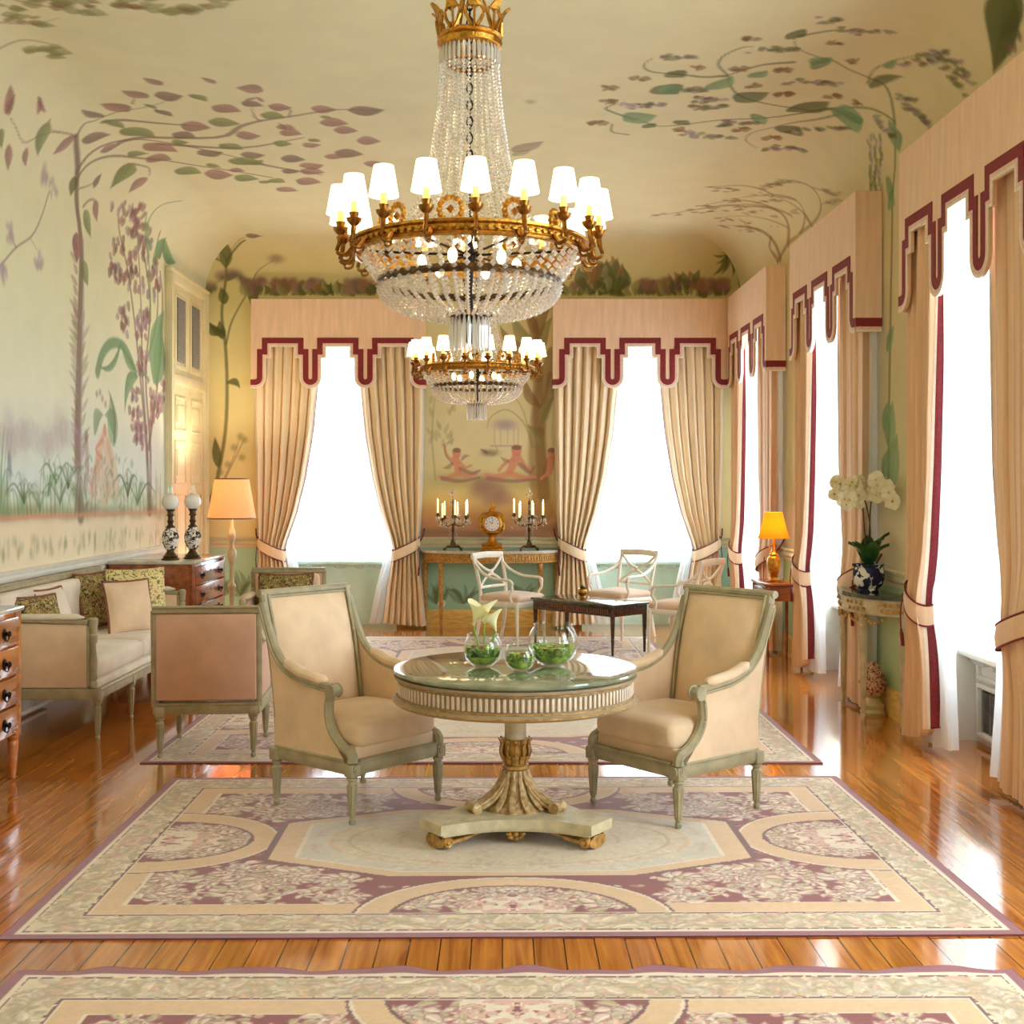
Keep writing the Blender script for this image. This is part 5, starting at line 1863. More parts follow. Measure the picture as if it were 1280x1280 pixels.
f 3 .5 .2 .22 .25 .26 .17 .51
f 3 .5 .2 .15 .25 .26 .42 .47
f 3 .5 .2 -.25 .25 .26 .09 .48
f 3 .5 .2 -.09 .25 .26 .1 .49
f 3 .5 .2 .11 .25 .26 .34 .51
f 3 .5 .2 -.21 .84 .26 1.01 .47
f 3 .5 .2 -.11 .84 .26 .84 .52
f 3 .5 .2 -.27 .84 .26 .93 .51
f 3 .5 .2 .13 .84 .26 .62 .45
f 3 .5 .2 .01 .84 .26 1.04 .45
f 3 .5 .2 -.2 .84 .26 .57 .39
f 3 .5 .2 -.08 .84 .26 .98 .49
f 3 .5 .22 .18 -3.27 .35 -3.35 .65
f 3 .5 .22 -.14 -3.27 .35 -3.17 .63
f 3 .5 .22 .26 -3.27 .35 -3.38 .63
f 3 .5 .22 .29 -3.27 .35 -3.2 .65
f 3 .5 .22 -.18 -3.27 .35 -3.27 .67
f 3 .5 .22 .17 -3.27 .35 -3.41 .58
f 3 .5 .22 -.21 -3.16 .35 -3.12 .66
f 3 .5 .22 -.06 -3.16 .35 -3.32 .55
f 3 .5 .22 .3 -3.16 .35 -3.31 .58
f 3 .5 .22 .17 -3.16 .35 -3.02 .58
f 3 .5 .22 .01 -3.16 .35 -3.24 .65
f 3 .5 .22 -.06 -3.16 .35 -3.26 .63
f 3 .5 .22 .12 -2.98 .35 -3.04 .66
f 3 .5 .22 -.11 -2.98 .35 -2.88 .63
f 3 .5 .22 -.01 -2.98 .35 -3.03 .66
f 3 .5 .22 -.2 -2.98 .35 -3.02 .67
f 3 .5 .22 .16 -2.98 .35 -2.81 .53
f 3 .5 .22 .27 -2.98 .35 -3.13 .58'''
MURAL_R='''l 3 .7 .05 .01 8.43 1.53 8.4 2.37 8.35 3.31 8.33 3.64 8.23 3.89 8.04 4.07 7.87 4.21 7.82 4.29 7.86 4.4 7.85 4.54 7.74 4.68 7.67 4.8 7.53 4.95 7.37 5.01
l 3 .7 .02 .01 7.95 4.37 7.73 4.4 7.5 4.35 7.21 4.25
l 3 .7 .03 .02 8.05 4.06 8.15 4.18 8.28 4.28 8.57 4.44 8.74 4.58 8.63 4.89 8.45 5.13 8.2 5.25 8.04 5.29 7.84 5.39 7.67 5.39 7.53 5.31 7.5 5.24
l 3 .7 .04 .02 8.57 4.44 8.83 4.61 8.95 4.82 9.01 5.17 9.13 5.45 9.15 5.63 8.97 5.8
l 3 .7 .05 .01 8.04 5.32 8.06 5.45 8.01 5.62 7.96 5.81 7.84 5.88 7.7 5.84
l 3 .7 .03 .01 8.6 4.37 8.91 4.5 9.17 4.71 9.33 4.86 9.53 4.87 9.75 4.74
l 3 .7 .04 .02 7.33 4.99 7.24 4.82 7.24 4.72
l 3 .7 .04 .02 9.01 5.8 8.81 6 8.72 6.05 8.63 5.99
l 3 .7 .02 .03 9.11 5.97 9.31 5.95 9.38 5.82
l 3 .7 .05 .02 7.78 4.92 7.84 5.12 8.06 5.32
f 3 .8 .18 -.07 7.99 4.34 7.54 4.22
f 4 .8 .92 .12 8.66 4.41 8.42 4.22
f 4 .8 .82 .07 8.42 4.22 8.6 4.42
f 4 .8 .51 .11 8.33 5.4 8.03 5.26
f 3 .8 .9 -.09 8.59 5.13 8.37 4.93
f 3 .8 .52 .1 8.81 4.72 8.46 4.49
f 4 .8 1.71 -.03 7.81 4.67 7.78 4.81
f 4 .8 .98 .14 7.7 4.71 7.84 4.78
f 3 .8 1.45 -.09 7.29 5.07 7.34 4.95
f 3 .8 1.11 -.03 7.96 5.7 8.07 5.58
f 4 .8 1.14 -.07 9.03 5.89 8.89 5.65
f 3 .8 1.1 -.07 8.25 5.75 8.42 5.57
f 4 .8 .86 -.02 8.23 5.61 8.42 5.7
f 4 .8 .77 .11 8.07 5.15 7.93 5.05
f 4 .8 .32 .05 7.63 4.36 7.43 4.34
f 4 .8 1.27 .03 8.12 4.04 8.16 3.87
f 4 .8 1.41 .05 8.13 4.01 8.12 4.1
f 4 .8 2.5 -.01 9.01 4.93 8.95 4.82
f 3 .8 1.35 .11 9.11 5.49 9.01 5.41
f 3 .8 1.29 -.07 9.13 5.73 9.19 5.63
f 3 .8 1.18 .05 9.31 4.65 9.11 4.54
f 2 .65 1.26 0 7.65 5.76 7.63 5.71
f 6 .65 1 0 7.66 5.8 7.68 5.74
f 3 .65 1.28 0 7.68 5.65 7.68 5.58
f 1 .65 1.25 0 7.7 5.78 7.68 5.72
f 1 .65 1.26 0 7.68 5.71 7.67 5.67
f 2 .65 .97 0 7.67 5.63 7.7 5.57
f 2 .65 .69 0 7.72 5.74 7.76 5.68
f 2 .65 1.24 0 7.71 5.75 7.71 5.7
f 1 .65 1.24 0 7.69 5.8 7.69 5.75
f 1 .65 1.25 0 7.74 5.77 7.73 5.73
f 1 .65 .93 0 7.69 5.63 7.71 5.57
f 6 .65 1.28 0 7.68 5.61 7.67 5.55
f 2 .65 1.27 0 7.68 5.77 7.67 5.71
f 6 .65 .72 0 7.68 5.67 7.72 5.62
f 2 .65 .95 0 7.68 5.72 7.71 5.65
f 2 .65 .86 0 7.68 5.61 7.72 5.54
f 1 .65 1.05 0 7.71 5.7 7.72 5.64
f 1 .65 .61 0 7.56 4.98 7.59 4.92
f 3 .65 1.31 0 7.57 5.08 7.55 5.02
f 2 .65 .82 0 7.57 5.08 7.61 5.01
f 6 .65 1.29 0 7.62 5.26 7.6 5.22
f 1 .65 1.03 0 7.56 5.02 7.58 4.95
f 2 .65 1.3 0 7.54 5.09 7.52 5.03
f 2 .65 1.24 0 7.53 5.11 7.53 5.06
f 1 .65 1.31 0 7.55 5.03 7.54 4.96
f 2 .65 1.06 0 7.55 5.05 7.56 4.99
f 3 .65 1.14 0 7.56 5.14 7.57 5.09
f 3 .65 1.27 0 7.55 4.97 7.53 4.92
f 1 .65 1.31 0 7.55 4.98 7.54 4.93
f 3 .65 1.08 0 7.56 5.12 7.57 5.05
f 2 .65 1.12 0 7.53 5.12 7.49 5.07
f 2 .65 1.24 0 7.57 5.09 7.57 5.05
f 2 .65 1.3 0 7.55 5 7.53 4.94
f 3 .65 1.3 0 7.55 5.2 7.54 5.13
f 1 .65 1.11 0 7.25 4.69 7.21 4.63
f 6 .65 .77 0 7.17 4.48 7.13 4.44
f 6 .65 1.05 0 7.21 4.57 7.2 4.53
f 2 .65 1.03 0 7.27 4.75 7.24 4.72
f 3 .65 .96 0 7.21 4.57 7.18 4.53
f 2 .65 .89 0 7.19 4.52 7.15 4.46
f 6 .65 .81 0 7.21 4.71 7.24 4.64
f 1 .65 .98 0 7.24 4.66 7.25 4.59
f 6 .65 1.04 0 7.23 4.57 7.21 4.52
f 3 .65 1.21 0 7.21 4.79 7.18 4.74
f 2 .65 1.29 0 7.26 4.78 7.24 4.74
f 6 .65 .98 0 7.19 4.5 7.17 4.46
f 1 .65 .96 0 7.23 4.73 7.25 4.67
f 3 .65 .88 0 7.29 4.66 7.31 4.61
f 1 .65 1.08 0 7.24 4.6 7.24 4.56
f 6 .65 .88 0 7.27 4.71 7.28 4.65
f 2 .65 .92 0 7.25 4.6 7.21 4.55
f 2 .65 1.32 0 8.17 4.71 8.17 4.66
f 6 .65 .83 0 8.16 4.58 8.11 4.54
f 3 .65 1.29 0 8.13 4.82 8.09 4.76
f 3 .65 1.39 0 8.17 4.76 8.16 4.7
f 1 .65 .86 0 8.18 4.9 8.22 4.82
f 6 .65 1.3 0 8.19 4.69 8.16 4.62
f 2 .65 .9 0 8.17 4.59 8.12 4.54
f 3 .65 .76 0 8.15 4.85 8.18 4.8
f 3 .65 1.27 0 8.16 4.64 8.14 4.57
f 6 .65 .64 0 8.14 4.54 8.07 4.49
f 6 .65 1.07 0 8.15 4.68 8.11 4.63
f 3 .65 .88 0 8.17 4.64 8.12 4.61
f 6 .65 1.35 0 8.16 4.79 8.16 4.74
f 1 .65 1.01 0 8.19 4.66 8.21 4.59
f 2 .65 1.17 0 8.17 4.58 8.17 4.51
f 6 .65 1.22 0 8.17 4.61 8.16 4.54
f 1 .65 .96 0 8.16 4.62 8.1 4.57
f 1 .65 1.12 0 8.35 5.46 8.37 5.4
f 6 .65 1.03 0 8.34 5.44 8.36 5.38
f 6 .65 1.16 0 8.33 5.56 8.36 5.48
f 2 .65 1.06 0 8.34 5.56 8.3 5.51
f 2 .65 1.14 0 8.34 5.47 8.37 5.4
f 2 .65 1.2 0 8.33 5.45 8.29 5.38
f 2 .65 1.25 0 8.33 5.45 8.34 5.39
f 2 .65 1.16 0 8.34 5.55 8.36 5.48
f 1 .65 .93 0 8.33 5.43 8.37 5.36
f 2 .65 .87 0 8.33 5.48 8.36 5.43
f 6 .65 1.35 0 8.37 5.5 8.34 5.43
f 1 .65 1.25 0 8.3 5.49 8.26 5.42
f 3 .65 1.38 0 8.36 5.52 8.34 5.48
f 2 .65 .98 0 8.35 5.45 8.37 5.39
f 2 .65 1.4 0 8.32 5.46 8.31 5.41
f 3 .65 .72 0 8.3 5.52 8.35 5.45
f 1 .65 1.05 0 8.31 5.53 8.27 5.48
f 3 .65 .91 0 8.64 5.69 8.69 5.62
f 2 .65 .84 0 8.62 5.91 8.67 5.85
f 2 .65 1.43 0 8.64 5.85 8.63 5.8
f 6 .65 .78 0 8.61 5.87 8.66 5.81
f 3 .65 1.3 0 8.62 5.78 8.64 5.7
f 1 .65 1.18 0 8.67 5.82 8.62 5.76
f 6 .65 1.38 0 8.63 5.97 8.64 5.89
f 1 .65 .71 0 8.68 5.77 8.73 5.72
f 6 .65 .85 0 8.65 5.88 8.69 5.83
f 6 .65 1.36 0 8.66 5.73 8.64 5.68
f 3 .65 1 0 8.72 5.88 8.75 5.83
f 3 .65 1.23 0 8.63 5.77 8.65 5.7
f 6 .65 1.08 0 8.68 5.91 8.72 5.82
f 1 .65 1.44 0 8.69 5.78 8.68 5.71
f 1 .65 1.27 0 8.65 5.68 8.61 5.61
f 6 .65 .87 0 8.64 5.7 8.69 5.62
f 3 .65 .87 0 8.69 5.82 8.72 5.77
f 3 .65 1.46 0 8.7 5.36 8.68 5.28
f 1 .65 1.29 0 8.74 5.41 8.76 5.35
f 2 .65 1.42 0 8.7 5.46 8.67 5.4
f 6 .65 1.17 0 8.68 5.23 8.7 5.16
f 1 .65 1.2 0 8.74 5.35 8.76 5.28
f 2 .65 1.45 0 8.69 5.46 8.67 5.39
f 3 .65 1.12 0 8.68 5.24 8.63 5.18
f 3 .65 1.03 0 8.7 5.25 8.65 5.2
f 1 .65 .99 0 8.65 5.46 8.69 5.39
f 6 .65 .88 0 8.68 5.29 8.73 5.21
f 2 .65 1.47 0 8.72 5.39 8.7 5.32
f 1 .65 .94 0 8.69 5.37 8.73 5.29
f 2 .65 1.4 0 8.73 5.36 8.74 5.28
f 1 .65 1.42 0 8.68 5.41 8.68 5.36
f 3 .65 1.25 0 8.69 5.21 8.65 5.16
f 2 .65 1.15 0 8.69 5.24 8.71 5.17
f 3 .65 .95 0 8.71 5.29 8.75 5.22
f 1 .65 1.22 0 9.04 5.14 9.06 5.07
f 3 .65 1.29 0 9.11 4.99 9.07 4.94
f 3 .65 1.51 0 9.12 5.01 9.09 4.95
f 2 .65 1.2 0 9.16 5.12 9.1 5.05
f 2 .65 1.49 0 9.1 5 9.07 4.94
f 1 .65 1.14 0 9.14 5.14 9.08 5.08
f 1 .65 1.55 0 9.08 4.96 9.06 4.9
f 1 .65 1.34 0 9.1 4.97 9.06 4.92
f 3 .65 1.32 0 9.12 5.13 9.13 5.04
f 1 .65 1.27 0 9.05 5.15 9 5.08
f 3 .65 1.07 0 9.14 5.17 9.18 5.09
f 1 .65 .89 0 9.04 5.11 9.09 5.02
f 1 .65 1.05 0 9.07 4.96 9.1 4.89
f 3 .65 .78 0 9.13 5.16 9.18 5.1
f 1 .65 .74 0 9.08 4.97 9.13 4.9
f 3 .65 1.56 0 9.09 4.91 9.07 4.84
f 2 .65 1.27 0 9.11 4.97 9.06 4.91
f 2 .65 1.15 0 9.44 5.2 9.38 5.13
f 1 .65 1.09 0 9.41 5.42 9.36 5.36
f 1 .65 1.31 0 9.41 5.14 9.43 5.07
f 2 .65 1.47 0 9.35 5.29 9.36 5.21
f 1 .65 1.41 0 9.46 5.33 9.41 5.25
f 6 .65 1.57 0 9.42 5.33 9.41 5.26
f 1 .65 1.09 0 9.41 5.17 9.45 5.08
f 6 .65 1.58 0 9.41 5.2 9.4 5.13
f 1 .65 1.27 0 9.45 5.05 9.47 4.97
f 6 .65 .87 0 9.32 5.39 9.38 5.31
f 3 .65 1.48 0 9.34 5.35 9.35 5.29
f 6 .65 1.55 0 9.32 5.38 9.3 5.3
f 6 .65 1.6 0 9.44 5.14 9.43 5.07
f 2 .65 .93 0 9.46 5.02 9.51 4.93
f 2 .65 1.48 0 9.44 5.23 9.45 5.15
f 3 .65 1.55 0 9.43 5.12 9.43 5.05
f 2 .65 1.59 0 9.47 5.18 9.46 5.1
f 3 .65 .53 0 9.64 4.47 9.55 4.43
f 6 .65 .71 0 9.75 4.57 9.68 4.53
f 6 .65 1.35 0 9.76 4.61 9.72 4.53
f 3 .65 .49 0 9.67 4.52 9.54 4.46
f 6 .65 1.46 0 9.77 4.61 9.76 4.55
f 1 .65 .91 0 9.61 4.46 9.57 4.41
f 1 .65 .79 0 9.67 4.52 9.6 4.46
f 3 .65 1.53 0 9.81 4.69 9.81 4.62
f 3 .65 .92 0 9.68 4.62 9.62 4.57
f 6 .65 .97 0 9.7 4.53 9.64 4.46
f 1 .65 1.17 0 9.75 4.63 9.69 4.56
f 6 .65 .43 0 9.62 4.45 9.52 4.41
f 6 .65 .92 0 9.57 4.42 9.53 4.36
f 1 .65 .58 0 9.64 4.49 9.54 4.43
f 1 .65 .96 0 9.56 4.41 9.52 4.35
f 2 .65 .98 0 9.61 4.43 9.56 4.36
f 2 .65 1.54 0 9.78 4.69 9.78 4.61
f 3 .65 .91 0 9.15 4.52 9.09 4.45
f 1 .65 .34 0 8.82 4.31 8.7 4.26
f 1 .65 .42 0 8.8 4.31 8.7 4.25
f 2 .65 1.34 0 9.25 4.58 9.23 4.51
f 2 .65 .94 0 9.32 4.62 9.26 4.56
f 3 .65 .6 0 9.32 4.61 9.23 4.57
f 2 .65 .39 0 8.91 4.35 8.79 4.29
f 1 .65 .48 0 8.83 4.32 8.77 4.27
f 3 .65 1.32 0 9.19 4.56 9.18 4.51
f 3 .65 .42 0 8.74 4.28 8.66 4.23
f 1 .65 .6 0 8.86 4.34 8.78 4.27
f 6 .65 1.15 0 9.26 4.57 9.23 4.51
f 3 .65 .62 0 9.07 4.43 9.01 4.38
f 1 .65 .4 0 8.8 4.3 8.71 4.26
f 2 .65 .54 0 9.05 4.45 8.99 4.41
f 2 .65 .46 0 8.93 4.38 8.84 4.33
f 3 .65 .49 0 9.06 4.43 8.94 4.37
f 1 .65 1.04 0 7.07 4.88 7.08 4.83
f 2 .65 .61 0 7.07 4.87 7.1 4.82
f 3 .65 1.05 0 7.08 4.83 7.08 4.78
f 6 .65 1.24 0 7.04 4.97 7.03 4.93
f 2 .65 1.03 0 7.08 4.87 7.09 4.8
f 2 .65 .79 0 7.1 4.91 7.13 4.83
f 2 .65 1.04 0 7.08 4.83 7.05 4.8
f 3 .65 1.04 0 7.06 4.88 7.07 4.82
f 1 .65 .69 0 7.11 4.92 7.14 4.87
f 6 .65 1.07 0 7.06 4.87 7.03 4.83
f 3 .65 .95 0 7.12 4.94 7.13 4.9
f 3 .65 .99 0 7.08 4.85 7.09 4.8
f 6 .65 .94 0 7.05 4.96 7.01 4.93
f 3 .65 1.14 0 7.07 4.85 7.04 4.81
f 6 .65 1.24 0 7.07 4.87 7.05 4.83
f 2 .65 1.15 0 7.09 4.87 7.1 4.81
f 6 .65 1.25 0 7.12 4.93 7.11 4.88
f 1 .65 .37 0 7.34 4.27 7.25 4.22
f 6 .65 .33 0 7.48 4.29 7.39 4.25
f 1 .65 .37 0 7.11 4.23 7.02 4.18
f 6 .65 .42 0 7.5 4.31 7.42 4.27
f 2 .65 .37 0 7.28 4.27 7.2 4.23
f 3 .65 .34 0 7.25 4.27 7.19 4.24
f 3 .65 .34 0 7.21 4.25 7.11 4.2
f 2 .65 .36 0 7.3 4.26 7.24 4.23
f 2 .65 .41 0 7.18 4.24 7.1 4.19
f 6 .65 .51 0 7.47 4.3 7.4 4.25
f 3 .65 .36 0 7.43 4.29 7.34 4.25
f 2 .65 .48 0 7.28 4.26 7.24 4.22
f 2 .65 .66 0 7.41 4.29 7.38 4.25
f 2 .65 .29 0 7.24 4.25 7.16 4.23
f 6 .65 .28 0 7.26 4.26 7.18 4.24
f 6 .65 .34 0 7.13 4.24 7.08 4.21
f 2 .65 .44 0 7.25 4.27 7.17 4.22
f 1 .65 .4 0 7.29 4.22 7.21 4.17
f 6 .65 .27 0 7.12 4.2 7.05 4.18
f 1 .65 .32 0 7.11 4.19 7.02 4.15
f 1 .65 .39 0 7.22 4.2 7.14 4.15
f 1 .65 .35 0 7.06 4.19 7 4.16
f 2 .65 .3 0 7.02 4.17 6.94 4.14
f 2 .65 .36 0 7.12 4.2 7.04 4.16
f 6 .65 .33 0 7.19 4.21 7.11 4.17
f 1 .65 .38 0 7.02 4.17 6.94 4.12
f 6 .65 .27 0 6.99 4.17 6.91 4.14
f 2 .65 .28 0 7.01 4.17 6.91 4.14
f 1 .65 .27 0 7.11 4.19 7.01 4.16
f 1 .65 .4 0 7.3 4.22 7.22 4.17
f 6 .65 .35 0 7.2 4.22 7.12 4.18
f 6 .65 .43 0 7.21 4.22 7.15 4.18
f 1 .65 .35 0 7.07 4.19 6.99 4.14
f 3 .65 .38 0 7.33 4.22 7.26 4.18
f 6 .65 .27 0 7.14 4.17 7.06 4.14
f 6 .65 .27 0 7.01 4.11 6.9 4.07
f 1 .65 .37 0 7.22 4.21 7.15 4.17
f 1 .65 .28 0 7.05 4.13 6.95 4.09
f 1 .65 .27 0 7.03 4.11 6.94 4.07
f 3 .65 .33 0 7.21 4.2 7.12 4.16
f 2 .65 .25 0 7.07 4.12 6.95 4.09
f 6 .65 .43 0 7.21 4.18 7.15 4.14
f 3 .65 .35 0 7.07 4.14 6.99 4.09
f 6 .65 .31 0 6.99 4.09 6.92 4.06
f 2 .65 .25 0 7.1 4.14 6.98 4.1
f 2 .65 .41 0 7.18 4.19 7.13 4.15
f 2 .65 .24 0 6.94 4.07 6.84 4.04
f 6 .65 .33 0 6.96 4.08 6.9 4.04
f 2 .65 .26 0 6.94 4.07 6.87 4.04
f 2 .65 .28 0 7.16 4.16 7.08 4.13
f 6 .65 .29 0 6.95 4.07 6.86 4.03
f 3 .65 .28 0 7.02 4.18 6.93 4.14
f 6 .65 .22 0 6.96 4.02 6.88 3.99
f 3 .65 .21 0 6.93 3.98 6.85 3.95
f 3 .65 .25 0 7.01 4.09 6.91 4.05
f 1 .65 .23 0 7 4.09 6.92 4.07
f 3 .65 .25 0 7 4.05 6.92 4.02
f 1 .65 .24 0 6.98 4.04 6.87 4
f 2 .65 .23 0 6.98 4.04 6.89 4
f 6 .65 .21 0 6.93 3.98 6.82 3.94
f 2 .65 .32 0 7 4.09 6.93 4.06
f 3 .65 .23 0 6.96 4.02 6.85 3.97
f 2 .65 .32 0 6.99 4.09 6.92 4.05
f 3 .65 .22 0 6.95 4 6.83 3.96
f 3 .65 .25 0 6.94 3.99 6.87 3.95
f 1 .65 .25 0 7 4.07 6.93 4.04
f 2 .65 .27 0 6.96 4.03 6.88 3.98
f 6 .65 .21 0 6.94 3.98 6.86 3.97
f 1 .65 .26 0 7.11 4.1 7.03 4.07
f 2 .65 .27 0 7.07 4.05 6.97 4
f 6 .65 .25 0 7.12 4.11 7.01 4.07
f 3 .65 .24 0 7.04 4.03 6.94 3.99
f 1 .65 .26 0 7.13 4.17 7.04 4.15
f 6 .65 .24 0 6.95 3.95 6.86 3.91
f 1 .65 .27 0 7.12 4.18 7.01 4.14
f 1 .65 .23 0 6.99 3.99 6.87 3.94
f 3 .65 .23 0 7.04 4.05 6.93 4.01
f 6 .65 .31 0 7.13 4.21 7.03 4.16
f 1 .65 .23 0 7.01 4.01 6.89 3.96
f 2 .65 .24 0 7.1 4.1 6.99 4.06
f 3 .65 .26 0 7.12 4.16 7.01 4.13
f 2 .65 .2 0 6.91 3.92 6.78 3.88
f 6 .65 .42 0 7.11 4.15 7.06 4.11
f 6 .65 .2 0 6.94 3.94 6.85 3.92
f 2 .65 .38 0 7.14 4.2 7.08 4.17
f 3 .65 .22 0 7.1 4.02 7 3.98
f 1 .65 .28 0 7.17 4.12 7.08 4.08
f 1 .65 .27 0 7.12 4.04 7.03 3.99
f 2 .65 .27 0 7.15 4.05 7.06 4.01
f 2 .65 .21 0 7.04 3.9 6.92 3.85
f 1 .65 .23 0 7.14 4.1 7.02 4.06
f 3 .65 .21 0 7.11 3.99 6.99 3.96
f 3 .65 .21 0 7.09 3.97 6.96 3.93
f 2 .65 .22 0 7.14 4.05 7.04 4.02
f 1 .65 .2 0 7.09 3.97 6.97 3.94
f 3 .65 .21 0 7.1 3.98 6.98 3.94
f 2 .65 .23 0 7.11 3.99 6.98 3.94
f 1 .65 .22 0 7.11 4.02 6.98 3.99
f 2 .65 .22 0 7.04 3.9 6.96 3.86
f 2 .65 .2 0 7.08 3.96 6.96 3.91
f 2 .65 .24 0 7.13 4.02 7.04 3.98
f 2 .65 .21 0 7.04 3.9 6.94 3.86
f 2 .65 .28 0 7.76 4.12 7.66 4.08
f 6 .65 .26 0 7.74 4.13 7.64 4.09
f 3 .65 .22 0 7.68 4.09 7.56 4.06
f 2 .65 .24 0 7.77 4.12 7.67 4.09
f 6 .65 .24 0 7.77 4.13 7.66 4.1
f 6 .65 .3 0 7.71 4.12 7.63 4.08
f 2 .65 .32 0 7.8 4.17 7.71 4.12
f 2 .65 .24 0 7.72 4.12 7.63 4.09
f 3 .65 .3 0 7.71 4.11 7.62 4.05
f 3 .65 .26 0 7.86 4.17 7.77 4.14
f 6 .65 .31 0 7.82 4.15 7.73 4.11
f 1 .65 .25 0 7.74 4.12 7.65 4.08
f 2 .65 .26 0 7.71 4.1 7.58 4.05
f 2 .65 .3 0 7.82 4.19 7.72 4.15
f 3 .65 .23 0 7.68 4.09 7.59 4.06
f 6 .65 .27 0 7.68 4.09 7.61 4.06
f 3 .65 .26 0 7.77 4.13 7.66 4.1
f 1 .65 .21 0 7.85 4.08 7.75 4.06
f 6 .65 .2 0 7.71 3.98 7.56 3.94
f 2 .65 .29 0 7.86 4.09 7.77 4.04
f 2 .65 .26 0 7.78 4.05 7.69 4.01
f 3 .65 .23 0 7.81 4.07 7.67 4.03
f 3 .65 .26 0 7.82 4.11 7.7 4.06
f 3 .65 .23 0 7.74 4.01 7.62 3.96
f 6 .65 .2 0 7.74 4 7.59 3.96
f 1 .65 .19 0 7.71 3.98 7.57 3.94
f 3 .65 .2 0 7.76 4.01 7.62 3.98
f 2 .65 .24 0 7.77 4.04 7.69 4
f 6 .65 .2 0 7.79 4.07 7.69 4.06
f 2 .65 .27 0 7.84 4.12 7.75 4.09
f 3 .65 .19 0 7.7 3.97 7.56 3.94
f 2 .65 .24 0 7.87 4.1 7.78 4.07
f 1 .65 .2 0 7.7 3.97 7.58 3.93
f 1 .65 .25 0 7.82 4.08 7.73 4.03
f 1 .65 .21 0 7.68 3.94 7.59 3.9
f 3 .65 .18 0 7.67 3.93 7.58 3.9
f 2 .65 .18 0 7.65 3.91 7.51 3.88
f 6 .65 .18 0 7.66 3.91 7.51 3.86
f 2 .65 .2 0 7.72 3.99 7.57 3.94
f 3 .65 .2 0 7.67 3.93 7.56 3.88
f 1 .65 .19 0 7.71 3.97 7.56 3.93
f 2 .65 .2 0 7.72 4 7.59 3.96
f 2 .65 .2 0 7.73 4.03 7.6 3.99
f 3 .65 .18 0 7.69 3.94 7.54 3.9
f 6 .65 .2 0 7.77 4.05 7.66 4.03
f 6 .65 .25 0 7.74 4.03 7.62 3.97
f 6 .65 .18 0 7.63 3.88 7.47 3.82
f 1 .65 .18 0 7.67 3.92 7.51 3.89
f 1 .65 .2 0 7.78 4.05 7.67 4.03
f 1 .65 .26 0 7.73 4.03 7.64 3.99
f 1 .65 .18 0 7.7 3.95 7.56 3.92
f 6 .65 .31 0 8.32 4.1 8.23 4.05
f 2 .65 .2 0 8.26 4.03 8.13 3.99
f 2 .65 .24 0 8.29 4.19 8.15 4.15
f 3 .65 .23 0 8.26 4.05 8.17 4.01
f 1 .65 .21 0 8.28 4.07 8.15 4.04
f 2 .65 .22 0 8.27 4.07 8.17 4.04
f 2 .65 .22 0 8.32 4.14 8.22 4.12
f 2 .65 .33 0 8.31 4.17 8.21 4.12
f 6 .65 .34 0 8.29 4.17 8.18 4.1
f 3 .65 .19 0 8.25 4.02 8.08 3.98
f 1 .65 .2 0 8.25 4.01 8.09 3.96
f 1 .65 .23 0 8.32 4.13 8.21 4.1
f 1 .65 .23 0 8.26 4.02 8.13 3.97
f 6 .65 .2 0 8.31 4.07 8.13 4.03
f 2 .65 .33 0 8.29 4.15 8.21 4.11
f 3 .65 .19 0 8.25 4.01 8.11 3.98
f 3 .65 .21 0 8.32 4.11 8.21 4.08
f 1 .65 1.29 0 8.53 5.39 8.5 5.34
f 6 .65 .92 0 8.58 5.45 8.54 5.41
f 3 .65 1.16 0 8.51 5.45 8.46 5.38
f 3 .65 1.43 0 8.47 5.45 8.47 5.41
f 1 .65 1.35 0 8.59 5.4 8.59 5.32
f 2 .65 1.39 0 8.56 5.33 8.53 5.26
f 1 .65 1.42 0 8.53 5.38 8.52 5.32
f 3 .65 1.44 0 8.51 5.36 8.5 5.29
f 3 .65 1.23 0 8.58 5.46 8.59 5.39
f 3 .65 1.42 0 8.57 5.37 8.57 5.3
f 6 .65 1.44 0 8.56 5.4 8.55 5.35
f 6 .65 1.11 0 8.52 5.31 8.48 5.27
f 6 .65 1.21 0 8.48 5.42 8.49 5.36
f 6 .65 1.05 0 8.52 5.26 8.55 5.18
f 6 .65 .75 0 8.53 5.35 8.57 5.3
f 1 .65 1.03 0 8.53 5.37 8.48 5.32
f 3 .65 1.25 0 8.53 5.3 8.54 5.25
f 5 .7 1.4 0 7.37 5.27 7.38 5.34
f 5 .7 .8 0 7.37 5.27 7.33 5.34
f 5 .7 1.36 0 7.37 5.27 7.37 5.34
f 5 .7 1.07 0 7.37 5.27 7.39 5.2
f 5 .7 1.37 0 7.37 5.27 7.37 5.34
f 5 .7 .35 0 7.43 4.74 7.49 4.69
f 5 .7 1.45 0 7.43 4.74 7.46 4.8
f 5 .7 .6 0 7.43 4.74 7.48 4.67
f 5 .7 .46 0 7.43 4.74 7.49 4.68
f 5 .7 .17 0 7.43 4.74 7.37 4.76
f 5 .7 .28 0 7.71 4.53 7.63 4.53
f 5 .7 .45 0 7.71 4.53 7.66 4.57
f 5 .7 .53 0 7.71 4.53 7.78 4.56
f 5 .7 .21 0 7.71 4.53 7.76 4.51
f 5 .7 1.28 0 7.71 4.53 7.73 4.6
f 5 .7 .4 0 7.89 5.53 7.82 5.51
f 5 .7 .18 0 7.89 5.53 7.96 5.51
f 5 .7 1.46 0 7.89 5.53 7.87 5.46
f 5 .7 .5 0 7.89 5.53 7.83 5.58
f 5 .7 .25 0 7.89 5.53 7.96 5.5
f 5 .7 1.49 0 7.9 5.24 7.88 5.17
f 5 .7 .85 0 7.9 5.24 7.96 5.28
f 5 .7 .42 0 7.9 5.24 7.97 5.18
f 5 .7 .29 0 7.9 5.24 7.98 5.24
